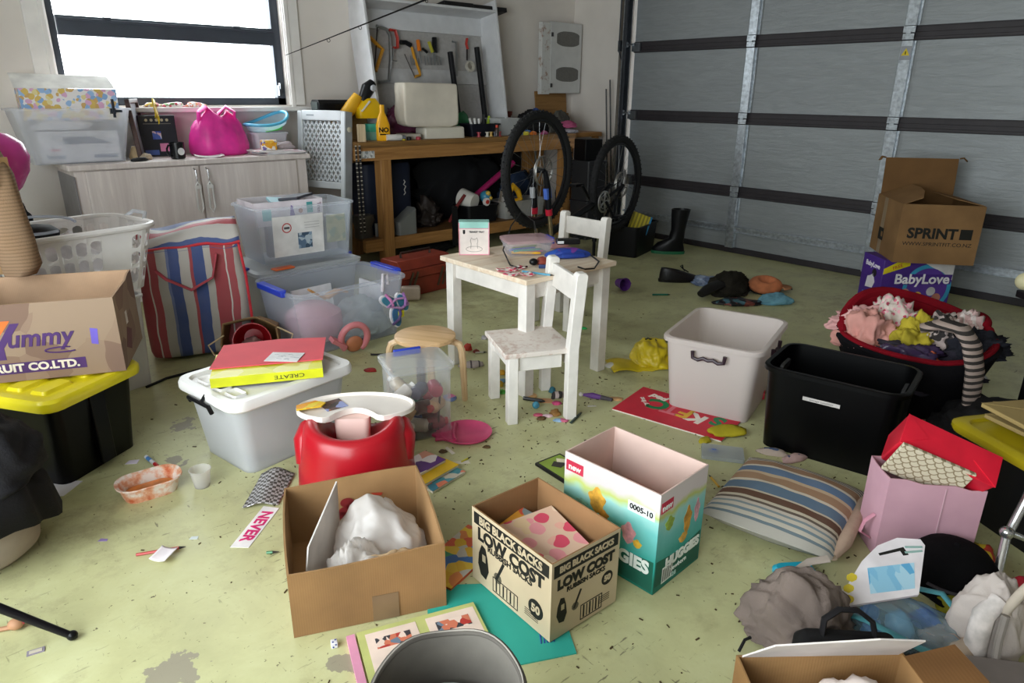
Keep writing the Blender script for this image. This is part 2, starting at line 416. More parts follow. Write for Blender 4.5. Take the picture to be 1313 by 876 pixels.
o = MB().box(((WX0+WX1)/2, YW-.01, WZ0-.025), (WX1-WX0+.28, .18, .03)).build('trim_2', trm, bevel=.005); o['kind'] = 'structure'
w2 = struct('window_2', (XL-.08, 0, 0)); f2 = MB()
for y in (LY0+.03, LY0+1.35, LY1-.03): f2.box((0, y, (LZ0+LZ1)/2), (.06, .06, LZ1-LZ0))
for z in (LZ0+.03, LZ1-.03): f2.box((0, (LY0+LY1)/2, z), (.06, LY1-LY0, .06))
f2.build('window_frame', alu, w2)
MB().box((0, (LY0+LY1)/2, (LZ0+LZ1)/2), (.005, LY1-LY0-.12, LZ1-LZ0-.12)).build('pane', GL, w2, smooth=False)
o = MB().box((XW-.008, 4.72, .04), (.016, .72, .08)).build('baseboard_right', trm, smooth=False); o['kind'] = 'structure'
# ---------------------------------------------------------------- sectional garage door
def panelm():
    t = NT('insulated_panel'); vec = t.coord('Object', (1, 1.2, 9)); a = t.noise(vec, 3.2, 5, .65, 1.2)
    v2 = t.coord('Object', (1, 60, 60)); t.col(t.mix(t.ramp(a, [(.35, 0.0), (.62, .45)]), '#8f9395', '#797d7e'))
    wv = t.n('ShaderNodeTexNoise'); wv.inputs['Scale'].default_value = 6; t.l(v2, wv.inputs['Vector'])
    t.bump(t.math('ADD', a, t.math('MULTIPLY', wv.outputs[0], .25)), .25, .02); return t.fin(.42, .25, .4)
PM = panelm(); railm = mat('#2c272b', .55, 0, .12, 14); galv = mat('#aeb4ba', .38, .75, .16, 40)
dr = struct('door_1', (XD, 0, 0)); DY0, DY1 = -.75, 4.26
bars = [.505, 1.08, 1.647, 2.21]; hb = .045
zz = [.045] + [b for b in bars] + [2.42]
for i in range(5):
    a = zz[i]+(hb if i else 0); b = zz[i+1]-(hb if i < 4 else 0)
    MB().box((.025, (DY0+DY1)/2, (a+b)/2), (.05, DY1-DY0, b-a)).build('panel', PM, dr, smooth=False)
for z in bars:
    M = MB().box((.018, (DY0+DY1)/2, z), (.055, DY1-DY0, 2*hb))
    M.box((-.012, (DY0+DY1)/2, z+.022), (.006, DY1-DY0, .034)).box((-.014, (DY0+DY1)/2, z-.032), (.01, DY1-DY0, .018)); M.build('rail', railm, dr, bevel=.002)
MB().box((.02, (DY0+DY1)/2, .024), (.07, DY1-DY0, .047)).build('bottom_seal', railm, dr, bevel=.004)
MB().box((-.018, (DY0+DY1)/2, .215), (.03, DY1-DY0, .012)).box((-.012, (DY0+DY1)/2, .20), (.006, DY1-DY0, .05)).box((-.022, (DY0+DY1)/2, .175), (.02, DY1-DY0, .006)).build('stiffener', galv, dr, bevel=.001)
for y in (3.1, 1.965, .83, -.3):
    for i in range(5):
        a = zz[i]+(hb if i else 0); b = zz[i+1]-(hb if i < 4 else 0)
        MB().box((-.022, y, (a+b)/2), (.03, .07, b-a)).box((-.008, y, (a+b)/2), (.004, .095, b-a)).build('strut', galv, dr, bevel=.003)
    for z in bars:
        h = MB().box((-.04, y, z+.022), (.006, .075, .04)).box((-.04, y, z-.022), (.006, .07, .036)).box((-.046, y, z), (.014, .03, .012))
        for sy in (-1, 1):
            for sz in (-1, 1): h.box((-.045, y+sy*.025, z+sz*.026), (.006, .009, .009))
        h.build('hinge', galv, dr, bevel=.001)
st = decal([(-.026, -.02), (.026, -.02), (0, .026)], dr, FRM((-.0375, 1.965, 1.53), (0, -1, 0), (0, 0, 1)), mat('#c9b21e', .5), 'warning_sticker', label='yellow triangular warning sticker')
decal(rect(.068, .085), dr, FRM((-.0372, 1.965, 1.525), (0, -1, 0), (0, 0, 1)), mat('#8b8d92', .5), 'sticker_backing', .0003)
decal(rect(.006, .02, .0, -.004), dr, FRM((-.0385, 1.965, 1.53), (0, -1, 0), (0, 0, 1)), BLACKP(), 'sticker_symbol', .0004)
trk = mat('#4b4f55', .4, .7, .1)
M = MB().box((-.05, 4.285, 1.2), (.012, .03, 2.4)).box((-.085, 4.30, 1.2), (.06, .006, 2.4)).box((-.115, 4.285, 1.2), (.012, .03, 2.4))
M.build('track', trk, dr, bevel=.001)
MB().box((-.02, 4.345, 1.2), (.09, .018, 2.4)).build('track', galv, dr)
MB().box((.02, 4.385, 1.2), (.14, .03, 2.4)).build('jamb', mat('#6b655e', .7), dr)
for z in bars:
    MB().box((-.03, 4.22, z), (.02, .09, .07)).tube([(-.085, 4.2, z+.02), (-.085, 4.3, z+.02)], .008).lathe([(.022, -.01), (.024, 0), (.022, .01)], 14, M=FRM((-.085, 4.285, z+.02), (0, 0, 1), (1, 0, 0))).build('roller_bracket', metal('#8e9296'), dr)
MB().tube([(-.1, 4.36, 2.5), (-.1, 4.36, 1.62), (-.06, 4.36, 1.55)], .006).box((-.06, 4.38, 1.66), (.03, .03, .09)).build('lift_cable', trk, dr)
# ================================================================== LOW CUPBOARD UNDER THE WINDOW
birch = wood('#e6dcd8', '#d8ccc8', 2, 'pale_birch', .45, 2)
cab = thing('cupboard', 'long low pale birch cupboard with bow handles under the window', 'cupboard', (1.54, 4.83, 0))
CT = .853
MB().box((-.02, .005, (.06+CT-.03)/2), (1.40, .44, CT-.09)).box((-.02, .03, .03), (1.36, .38, .06)).build('carcass', birch, cab, bevel=.002)
MB().box((-.025, -.005, CT-.015), (1.45, .49, .03)).build('worktop', birch, cab, bevel=.004)
for x0, x1, hx in ((-.665, -.045, -.075), (-.035, .60, -.002)):
    d = MB().box(((x0+x1)/2, -.225, .445), (x1-x0, .018, .74)).build('door', birch, cab, bevel=.002)
    MB().tube([(hx, -.234, .80), (hx, -.262, .79), (hx, -.268, .74), (hx, -.262, .69), (hx, -.234, .68)], .005, 8).build('handle', metal('#c8c8ca', .25), d)
    MB().tube([(hx-.012, -.27, .70), (hx-.016, -.272, .56), (hx+.0, -.274, .53), (hx+.016, -.272, .56), (hx+.012, -.27, .70), (hx, -.274, .72)], .006, 8, closed=True).box((hx, -.274, .69), (.035, .012, .02)).build('safety_latch', plastic('#e9e7e4'), d)
MB().box((-.722, -.01, .44), (.004, .44, .7)).build('side_panel', mat('#8b8a8f', .35), cab)
def cab_at(u, Y, v=205, z=CT+.001):
    p = onY(u, v, Y); return V((p.x, Y, z))
# clear tote, overhanging the left end
p = cab_at(112, 4.72)
t = thing('storage_tote', 'clear plastic tote on the left end of the birch cupboard', 'storage tote', (p.x-.03, 4.83, CT+.001), 0)
TX, TY = p.x-.03, 4.83
tub(t, .60, .36, .30, .80, clear('#eef1f8', .3, .15), r=.03, lip=.014)
MB().box((.19, -.186, .285), (.028, .02, .03)).box((.192, -.20, .30), (.012, .016, .10)).box((.212, -.2, .285), (.05, .014, .014), .5).build('clip', plastic('#2b333c'), t)
o = thing('printed_carton', 'white carton with grey printed panels inside the clear window tote', 'carton', (TX+.01, TY-.004, CT+.008))
MB().box((0, 0, .085), (.40, .23, .17)).build('body', mat('#eceaec', .7), o, bevel=.002)
f = faces(.40, .23, .17)['-y']
decal([(-.08, .10), (.16, .10), (.06, .14), (-.085, .14)], o, f, mat('#7d8492', .6), 'print')
decal(rect(.12, .02, .12, .03), o, f, mat('#7f8aa0', .6), 'print'); decal(rect(.09, .018, -.13, .03), o, f, mat('#a9b0c0', .6), 'print')
decal(rect(.05, .012, -.13, .07), o, f, mat('#d98fa0', .6), 'print')
o = one(heap('crumpled_wrap', .15, .10, .05, mat('#e8e6ea', .5), seed=3), 'crumpled white wrap heaped on the carton in the clear tote', 'wrapping', (TX-.05, TY, CT+.181))
o = thing('gift_box', 'white box with small animal prints standing up out of the clear tote', 'gift box', (TX+.02, TY+.045, CT+.235), radians(-3))
apat = collage('animal_print', ['#e0c06a', '#8fb2dd', '#e2b2d2', '#d8b070', '#eadba0', '#9fc0e8'], 34, '#efeaea', .62)
MB().box((0, 0, .085), (.48, .19, .17)).build('body', apat, o, bevel=.002)
MB().prism([(-.25, 0), (.25, 0), (.235, .13), (-.255, .15)], 0, .002, 0, FRM((0, -.02, .171), (1, 0, .0), (0, .8, .5))).build('flap', mat('#f4f2ee', .7), o)
o = one(MB().grid(10, 4, lambda a, b: ((a-.5)*.09+.02*sin(a*5), -.19-.004*sin(b*6), .02+.11*b+.02*cos(a*4))).build('clip_ribbon', mat('#e8c92a', .5), solid=.004), 'yellow strip hanging over the right rim of the clear tote', 'ribbon', (TX+.285, TY+.0, CT+.205), radians(60))
o = thing('framed_picture', 'dark wooden frame leaning behind the clear tote', 'frame', (TX+.385, 4.90, CT), radians(62))
M = MB()
for c, d in (((0, 0, .012), (.3, .025, .024)), ((0, 0, .338), (.3, .025, .024)), ((-.138, 0, .175), (.024, .025, .35)), ((.138, 0, .175), (.024, .025, .35))): M.box(c, d)
M.build('moulding', wood('#4d332b', '#33211c', 0, 'dark_wood'), o, bevel=.003)
MB().box((0, .006, .175), (.27, .004, .31)).build('backing', mat('#9aa0a8', .6), o); o.rotation_euler = (radians(-4), 0, radians(66))
# black stickered box, mug, pink bag
p = cab_at(197, 4.93)
o = thing('game_box', 'square black box with stickers standing behind the black mug', 'box', (p.x+.06, 4.98, CT+.001), radians(-8))
MB().box((0, 0, .125), (.215, .10, .25)).build('body', mat('#22232c', .4), o, bevel=.004)
f = faces(.215, .10, .25)['-y']
decal(rect(.16, .004, 0, .2), o, f, mat('#77716a'), 'print'); decal(rect(.05, .05, -.01, .13), o, f, collage('sticker_a', ['#4a5fa8', '#dcd7e0', '#c9a8b0', '#3b4da0'], 40), 'sticker')
decal([(.0, .03), (.09, .03), (.09, .06), (.05, .06), (.05, .08), (.0, .08)], o, f, mat('#d982a8', .5), 'sticker'); decal(rect(.08, .03, -.05, .025), o, f, mat('#5570b8', .5), 'sticker')
for x in (-.06, -.03, .0, .03, .06): decal(circ(.009, x, .222, 10), o, f, mat('#bcae90', .5), 'badge')
def mug(label, cat, loc, r, h, m, rz=0, name='mug'):
    o = thing(name, label, cat, loc, rz)
    MB().lathe([(r*.85, 0), (r*.98, .004), (r, h*.5), (r, h), (r-.004, h), (r-.005, .01)], 24).build('body', m, o)
    MB().tube([(-r+.003, 0, h*.82), (-r-.02, 0, h*.85), (-r-.034, 0, h*.65), (-r-.034, 0, h*.4), (-r-.02, 0, h*.2), (-r+.003, 0, h*.22)], .006, 8).build('handle', m, o)
    return o
p = onY(228, 196, 4.70)
o = mug('black mug on the cupboard in front of the black stickered box', 'mug', (p.x, 4.70, CT+.001), .043, .098, mat('#17171b', .25, 0, .02), radians(25))
decal(circ(.022), o, FRM((-.012, -.0435, .045), (1, -.25, 0), (0, 0, 1)), plastic('#e7e7e7'), 'emblem')
for u, Y, v, s, c, nm, lb, ct in ((178, 4.66, 199, (.05, .03, .02), '#1c1c1f', 'sunglasses_case', 'small black soft case beside the clear tote on the cupboard', 'case'),
                                 (186, 4.74, 195, (.035, .03, .03), '#b7a58c', 'toy_shell', 'beige lumpy trinket at the foot of the black stickered box', 'trinket'),
                                 (172, 4.80, 193, (.03, .025, .055), '#c4ab85', 'carved_trinket', 'tan upright trinket by the dark picture frame', 'trinket')):
    one(heap(nm, *s, mat(c, .6), seed=len(nm), sub=3, fold=.2), lb, ct, (onY(u, v, Y).x, Y, CT+.001), .3)
def knotbag(name, label, cat, loc, rx, ry, h, m, seed, rz=0):
    bm = MB(); N = 40
    rg = []
    pr = [(0, .92), (.06, 1.0), (.25, 1.0), (.5, .93), (.7, .82), (.85, .66), (.93, .5), (.97, .42)]
    for z, k in pr:
        r = []
        for i in range(N):
            a = 2*pi*i/N; f = 1+.05*sin(7*a+z*4+seed)*(.3+z)+.045*sin(13*a+seed*2-z*3)*(.3+z)+.03*noise.noise(V((cos(a)*2, sin(a)*2, z*3+seed)))
            r.append((cos(a)*rx*k*f, sin(a)*ry*k*f, z*h*(1+.08*sin(3*a+seed)*z)))
        rg.append(r)
    o = thing(name, label, cat, loc, rz)
    bm.loft(rg).build('bag', m, o, ang=80)
    for s in (-1, 1):
        MB().tube([(s*rx*.62, -.02, h*.72), (s*rx*.6, -.05, h*1.0), (s*rx*.35, -.03, h*1.12), (s*rx*.1, -.01, h*.95)], [.03, .028, .03, .04], 10, flat=.3).build('handle', m, o)
    return o
pinkm = mat('#f03aa6', .4, 0, .12, 9, .2, 30)
p = onY(283, 188, 4.83)
knotbag('carrier_bag', 'bright pink plastic carrier bag sitting on the cupboard under the window', 'plastic bag', (p.x, 4.86, CT+.001), .185, .125, .27, pinkm, 2, radians(-5))
p = onY(268, 197, 4.68)
paper('notepaper', rect(.17, .11), mat('#eeecec', .8), 'loose white paper lying in front of the pink carrier bag', 'paper', (p.x, 4.68, CT+.002), radians(-12), curl=.012)
# white tub, pool bowl, tin and magazines at the right end
p = onY(345, 175, 4.97)
o = thing('plastic_tub', 'white plastic tub at the right end of the cupboard under the blue bowl', 'tub', (p.x-.02, 4.96, CT+.001))
tub(o, .26, .2, .13, .9, clear('#f0edf2', .8, .4), r=.03)
o = thing('plastic_bowl', 'floppy clear blue rimmed bowl with green print tilted on the white tub', 'bowl', (p.x-.005, 4.95, CT+.148), 0, rot=(radians(8), radians(-14), 0))
N = 40
def wr(r, z, k): return [(r*cos(2*pi*i/N), r*.72*sin(2*pi*i/N), z+k*sin(2*(2*pi*i/N)+1)) for i in range(N)]
MB().loft([wr(.09, 0, 0), wr(.135, .02, .004), wr(.155, .06, .012), wr(.152, .062, .012), wr(.13, .024, .004), wr(.088, .004, 0)]).build('body', clear('#d7edf5', .5, .2), o)
MB().tube([V(q)+V((0, 0, .003)) for q in wr(.156, .062, .014)], .011, 8, closed=True).build('rim', plastic('#5fc1e6'), o)
decal([(-.06, -.03), (.05, -.045), (.075, -.02), (.02, .0), (-.05, .01)], o, FRM((0, -.06, .03), (1, 0, 0), (0, .75, .6)), plastic('#4db848'), 'print', .002)
p = onY(352, 178, 4.70); mz = CT+.001
for i, (dx, dy, r, c, lb) in enumerate(((.02, .02, 6, '#8f9bc4', 'blue covered magazine at the bottom of the pile on the cupboard end'), (.05, .0, -8, '#cfc8cd', 'pale magazine second from the bottom of the cupboard end pile'), (-.03, .01, 3, '#e8e4e4', 'white magazine on top of the pile on the cupboard end'))):
    m = collage('magazine_%d' % i, [c, c, shade(c, .8), '#c86a8a'], 16)
    o = thing('magazine', lb, 'magazine', (p.x+dx, 4.71+dy, mz), radians(r), 'magazines on the cupboard end'); MB().box((0, 0, .004), (.26, .20, .008)).build('pages', mat('#efecec', .8), o, smooth=False); MB().box((0, 0, .0087), (.262, .203, .001)).build('cover', m, o, smooth=False); mz += .0095
one(heap('paper_wad', .085, .05, .035, mat('#b6a9ac', .8), seed=12, sub=4), 'crumpled pinkish paper on top of the magazines', 'paper', (p.x+.07, 4.74, mz+.001), 0)
o = thing('patterned_tin', 'small yellow patterned tin on the magazine pile', 'tin', (p.x-.045, 4.70, mz+.001), radians(-18))
MB().loft([rr(.10, .075, .012, 0), rr(.105, .08, .012, .055), rr(.10, .075, .012, .062)]).build('body', collage('yellow_print', ['#eba92c', '#f0c04a', '#f3eee6', '#7a6ab0', '#e8a020', '#efe8e0'], 55), o)
# clutter on the window sill
for i, (u, w_, c, lb) in enumerate(((195, .10, ['#e8e2da', '#d9b84c', '#c86a70'], 'white and yellow wrapped packet at the left of the window sill'), (222, .13, ['#d9566e', '#efe9e4', '#7d9a62', '#efe9e4'], 'long red and white wrapped packet in the middle of the window sill'), (250, .10, ['#d98a5c', '#f0ece6', '#c4556b'], 'orange and white wrapped packet at the right of the window sill'))):
    p = onY(u, 132, 5.05)
    one(heap('sweet_packet', w_*.62, .03, .022, collage('packet_%d' % i, c, 55), seed=20+i, sub=3), lb, 'packet', (p.x, 5.05, WZ0-.008), 0, 'packets on the window sill')
# ================================================================== LEFT EDGE: bags, jacket, balloon
p = onY(25, 240, 3.9)
o = one(heap('black_jacket', .14, .18, .36, cloth('#15151a'), seed=31, lump=.25), 'black jacket with yellow trim heaped by the end of the cupboard', 'jacket', (.42, 4.28, .38), 0)
for k, dz in enumerate((.42, .30)):
    MB().tube([(.0+.02*k, -.17+.01*k, dz), (.03, -.175, dz-.06), (.045-.02*k, -.16, dz-.14)], .004, 6).build('piping', mat('#d3c02a', .6), o)
MB().box((0, 0, .19), (.30, .34, .38)).box((0, -.172, .30), (.26, .006, .1)).build('storage_cube', mat('#2a2a2e', .8), bevel=.006)
so = bpy.data.objects['storage_cube']; one(so, 'dark storage cube behind the laundry basket under the black jacket', 'storage cube', (.40, 4.28, 0), 0)
p = onY(-2, 210, 3.3)
o = thing('balloon', 'pink balloon at the left edge above the brown jacket', 'balloon', (p.x, 3.3, p.z))
MB().lathe([(.002, -.14), (.02, -.128), (.06, -.09), (.095, -.03), (.105, .025), (.09, .075), (.05, .107), (.004, .118)], 28).build('skin', mat('#d84aa6', .25, 0, .03), o); MB().lathe([(.012, -.155), (.004, -.141), (.007, -.136)], 10).build('knot', mat('#c03a92', .3), o)
cord_ = stripes('corduroy', [(.55, '#93765a'), (.45, '#80654b')], .012, 2, .95, wob=.004, bump=.4)
cs = thing('coat_stand', 'wooden clothes stand at the left edge holding the brown corduroy coat', 'stand', (-.30, 3.30, 0))
wst = wood('#b98f5e', '#93693c', 2)
MB().lathe([(.02, .012), (.018, .6), (.016, 1.22), (.012, 1.24)], 14).build('pole', wst, cs)
MB().lathe([(.15, 0), (.15, .012), (.03, .03), (.02, .03)], 24).build('base', wst, cs)
MB().bar((0, 0, 1.175), (.575, -.21, 1.175), .02, .022).build('arm', wst, cs, bevel=.003)
# coat: shoulders, body and a hanging sleeve
co = thing('corduroy_coat', 'brown corduroy coat hanging at the left edge of the room', 'coat', (.25, 3.10, -.03), VA)
def ringc(cx, cy, z, rx, ry, k, n=28): return [(cx+rx*cos(2*pi*i/n)*(1+.05*sin(5*2*pi*i/n+k)), cy+ry*sin(2*pi*i/n)*(1+.08*sin(4*2*pi*i/n+k)), z) for i in range(n)]
MB().loft([ringc(-.10, .03, .64, .13, .06, 1), ringc(-.09, .03, .75, .145, .075, 2), ringc(-.08, .02, .92, .14, .08, 2.6), ringc(-.05, 0, 1.05, .14, .07, 3), ringc(-.02, 0, 1.115, .09, .05, 4), ringc(-.02, 0, 1.15, .05, .04, 4)]).tube([(-.02, 0, 1.15), (-.02, 0, 1.19), (-.01, 0, 1.222), (.012, 0, 1.225), (.02, 0, 1.2)], .004, 6).build('coat_body', mat('#a3835c', .9, 0, .12, 5, .2, 200), co, ang=70)
MB().loft([ringc(.118, -.05, .655, .05, .045, 5), ringc(.128, -.05, .69, .066, .055, 4), ringc(.115, -.04, .78, .066, .06, 1), ringc(.10, -.03, .90, .06, .06, 2), ringc(.085, -.02, 1.0, .06, .055, 3), ringc(.06, -.01, 1.08, .05, .05, 2)]).build('sleeve', cord_, co, ang=70)
MB().loft([[(x, y, z) for x, y in ((-.08, -.06), (.12, -.07), (.13, .0), (-.06, .03))] for z in (.985, 1.06)]).grid(6, 6, lambda a, b: (-.07+.2*a, -.085+.01*sin(a*7), .98+.10*b+.015*sin(a*5))).build('collar_flap', mat('#b7946a', .9, 0, .15, 12), co, solid=.006)
# ================================================================== BLACK AND YELLOW BIN, FRUIT BOX, BASKET
BY = thing('storage_bin', 'black storage bin with a bright yellow lid at the left edge', 'storage bin', (.235, 2.80, 0), radians(32.8))
L_, W_ = .37, .60
tub(BY, L_, W_, .30, .9, plastic('#020203', .38), r=.04, lip=.012)
for c_, d_ in (((0, -.283, .15), (.06, .02, .26)), ((.168, -.1, .15), (.016, .03, .26)), ((.168, .1, .15), (.016, .03, .26))): MB().box(c_, d_).build('rib', plastic('#020203', .38), BY, bevel=.004)
ly = plastic('#e6d51f', .3)
lid = MB().loft([rr(L_+.03, W_+.03, .05, .288), rr(L_+.035, W_+.035, .05, .30), rr(L_+.035, W_+.035, .05, .318), rr(L_+.02, W_+.02, .05, .328), rr(L_-.03, W_-.03, .04, .328), rr(L_-.04, W_-.04, .04, .318)]).build('lid', ly, BY)
M = MB()
for i in range(5):
    for j in range(2): M.loft([rr(.12, .07, .012, .316, cx=-.08+.16*j, cy=-.2+.1*i), rr(.105, .055, .012, .329, cx=-.08+.16*j, cy=-.2+.1*i)])
M.build('lid_pad', ly, lid)
MB().box((L_/2+.012, -.02, .29), (.03, .14, .045)).build('latch', plastic('#17181b', .3), BY, bevel=.005)
YB = thing('fruit_box', 'brown printed fruit carton resting on the yellow bin lid', 'cardboard box', (.336, 2.83, .331), radians(-23.2))
yL, yW, yH = .505, .36, .265
cbp = collage('fruit_print', ['#96806c', '#8d7564', '#846b5b', '#96806c', '#7d6456', '#917a67'], 9, rough=.85)
cbox(YB, yL, yW, yH, cbp, .006, 'carton', 0, cardboard('#c2a183', axis=0), cut=lambda x, y: .012*(y > .1))
f = faces(yL, yW, yH)['-y']; pur = mat('#4a2a66', .6); org = mat('#e8702a', .6)
text('ummy', .085, YB, f @ Mx.Translation((.015, .145, .001)), pur, shear=.25, sx=.9, bold=.002)
decal([(-.16, .21), (-.055, .21), (-.10, .15)], YB, f, org, 'emblem'); decal([(-.158, .16), (-.113, .115), (-.113, .078), (-.088, .078), (-.088, .118), (-.03, .20), (-.057, .20), (-.10, .135), (-.14, .165)], YB, f, pur, 'emblem', .0009)
MB().tube([(.075+.05*cos(a), .098+.009*sin(a), .001) for a in [radians(d) for d in range(60, 330, 20)]], .0025, 6, M=f).build('swash', pur, YB)
decal(rect(.36, .038, -.042, .046), YB, f, pur, 'banner'); text('FRUIT CO.LTD.', .036, YB, f @ Mx.Translation((-.015, .046, .0012)), mat('#e6dccd', .7), sx=1.1, bold=.0015)
decal([(.165, .11), (.185, .105), (.19, .16), (.168, .165)], YB, f, mat('#6c5cc0', .5), 'label'); decal(rect(.03, .045, -.03, .15), YB, faces(yL, yW, yH)['+x'], mat('#e8e0d8', .7), 'label')
decal([(-.1, .06), (-.03, .03), (.02, .09), (-.05, .12)], YB, faces(yL, yW, yH)['+x'], mat('#6d4648', .8), 'print')
wbin = thing('plastic_crate', 'grey white plastic crate on the floor under the laundry basket', 'crate', (.55, 3.36, 0), radians(13)); tub(wbin, .34, .36, .42, .92, plastic('#d6d3d3'), r=.03)
# laundry basket: two tapered walls with slots
lb = thing('laundry_basket', 'white slotted laundry basket behind the fruit carton', 'laundry basket', (.53, 3.43, .425), radians(13))
BL, BW, BH = .60, .42, .275
bm_ = MB(); wm = plastic('#f1eeec', .4)
def bpt(q, z):   # perimeter position 0..1 at a height share z
    k = .80+.20*z; pts = rr(BL*k, BW*k, .09*k, z*BH, 8)
    n = len(pts); a = q*n; i = int(a) % n; fq = a-int(a); p0, p1 = V(pts[i]), V(pts[(i+1) % n]); return p0*(1-fq)+p1*fq
per = rr(BL, BW, .09, 0, 8); cum = [0]
for i in range(len(per)): cum.append(cum[-1]+(V(per[(i+1) % len(per)])-V(per[i])).length)
def bps(s, z):
    s = (s % 1)*cum[-1]
    for i in range(len(per)):
        if cum[i+1] >= s: return bpt((i+(s-cum[i])/(cum[i+1]-cum[i]))/len(per), z)
NS = 32; zr = [.0, .10, .13, .36, .40, .43, .60, .64, .67, .86, .89, 1.0]; bb = bmesh.new()
def q4(s0, s1, z0, z1):
    vs = [bb.verts.new(bps(s, z)) for s, z in ((s0, z0), (s1, z0), (s1, z1), (s0, z1))]; bb.faces.new(vs)
for i in range(NS):
    s0, s1 = i/NS, (i+1)/NS; hole = i % 8 not in (0, 7)
    if not hole: q4(s0, s1, 0, 1); continue
    a, b = s0+.13/NS, s1-.13/NS
    q4(s0, a, 0, 1); q4(b, s1, 0, 1)
    for z0, z1 in ((0, .12), (.36, .42), (.62, .67), (.89, 1)): q4(a, b, z0, z1)
    for z0, z1 in ((.12, .36), (.42, .62), (.67, .89)):      # rounded slot ends
        d = (z1-z0)*.22; c = (a+b)/2
        for (sx, zc, sg) in ((a, z0, 1), (b, z0, 1), (a, z1, -1), (b, z1, -1)):
            vs = [bb.verts.new(bps(s, z)) for s, z in ((sx, zc), (c, zc), (sx+(c-sx)*.3, zc+sg*d*.35), (sx, zc+sg*d))]
            bb.faces.new(vs)
bmesh.ops.remove_doubles(bb, verts=bb.verts, dist=.0003); bmesh.ops.recalc_face_normals(bb, faces=bb.faces)
me = bpy.data.meshes.new('slotted_wall'); bb.to_mesh(me); bb.free(); me.materials.append(wm); o = bpy.data.objects.new('slotted_wall', me); COL.objects.link(o); o.parent = lb
md = o.modifiers.new('t', 'SOLIDIFY'); md.thickness = .004
MB().loft([rr(BL*.8, BW*.8, .07, 0), rr(BL*.8, BW*.8, .07, .005)]).build('base', wm, lb)
MB().tube([V(q) for q in rr(BL+.012, BW+.012, .1, BH, 8)], .013, 8, closed=True).build('rim', wm, lb)
for s in (-1, 1):
    MB().tube([(s*(BL/2+.005), -.08, BH+.004), (s*(BL/2+.03), -.05, BH+.03), (s*(BL/2+.03), .05, BH+.03), (s*(BL/2+.005), .08, BH+.004)], .009, 8).build('handle', clear('#e8ecf2', .6), lb)
o = thing('face_visor', 'clear visor with a black band lying in the laundry basket', 'visor', (.43, 3.46, .665), radians(-30))
MB().lathe([(.075, 0), (.08, .03), (.06, .05), (.02, .058)], 20, sx=1.2).build('band', DARK(), o); MB().tube(arc_pts := [(.16*cos(radians(a)), .11*sin(radians(a)), .055+.02*sin(radians(a))) for a in range(20, 330, 20)], .006, 6).build('shield_edge', clear('#c8d0dc', .6), o)
one(heap('white_sheet', .19, .11, .19, cloth('#e9e4e6'), seed=41, lump=.2), 'white bedding filling the laundry basket', 'bedding', (.53, 3.43, .433), radians(13))
# ================================================================== STRIPED CHECK BAG
sb = thing('check_bag', 'large red white and blue striped woven bag beside the laundry basket', 'bag', (1.07, 3.575, 0), radians(-17))
seqb = [(.15, '#3c528c'), (.10, '#b9b4ae'), (.03, '#a33f49'), (.15, '#a33f49'), (.02, '#cfc9c4'), (.10, '#a84a53'), (.12, '#b5b0aa'), (.03, '#6c7aa6'), (.13, '#3f548d'), (.13, '#bdb8b3'), (.04, '#a8434c')]
sm = stripes('striped_weave', seqb, .34, 0, .5, wob=.03, bump=.12)
SBL, SBW, SBH = .47, .34, .66
def sbr(z, k, j):
    o = []
    for x, y, _ in rr(SBL*k, SBW*k, .05, 0, 6):
        n1 = noise.noise(V((x*5, y*5, z*5+j))); o.append((x*(1+.05*n1)+.018*n1, y*(1+.09*n1)+.02*n1, z+.035*n1*(z > .2)))
    return o
body = MB().loft([sbr(0, .98, 0), sbr(.05, 1.02, 1), sbr(.14, 1.03, 1.6), sbr(.26, 1.02, 2), sbr(.38, 1.0, 2.5), sbr(.48, .97, 3), sbr(.55, .95, 3.4)], True, False).build('body', sm, sb, sub=1, ang=70)
sm2 = stripes('striped_weave_top', [(.2, '#c3bfba'), (.3, '#465a92'), (.28, '#c9c4c0'), (.22, '#b5505a')], .2, 1, .5, wob=.04, bump=.12, off=.2)
def topf(a, b):
    n1 = noise.noise(V((a*3, b*3, 2.2))); return ((a-.5)*SBL*.95, (b-.5)*SBW*.95, ( .545)+.12*sin(pi*b)**.7*(.6+.4*a)+.03*n1)
MB().grid(16, 12, topf).build('top_panel', sm2, sb, solid=.003)
redp = mat('#c8323c', .5)
MB().tube([topf(a/12, .02) for a in range(13)], .007, 6).tube([(SBL*.49, -.17, .03), (SBL*.50, -.175, .2), (SBL*.49, -.17, .4), (SBL*.46, -.16, .55), (SBL*.46, 0, .65), (SBL*.46, .15, .56)], .007, 6).build('red_piping', redp, sb)
for s in (-1, 1): MB().tube([(-.16, s*.175, .46), (-.12, s*.195, .42), (-.02, s*.2, .36), (.08, s*.195, .41), (.11, s*.18, .52)], [.014]*5, 8, flat=.35).build('handle', mat('#b34a54', .6), sb)
one(MB().tube([(0, 0, .006), (.1, .05, .006), (.25, .06, .006), (.4, .0, .006), (.5, -.15, .006), (.62, -.2, .006)], .006, 8).build('extension_lead', DARK()), 'black cord on the floor in front of the striped bag', 'cord', at(188, 498))
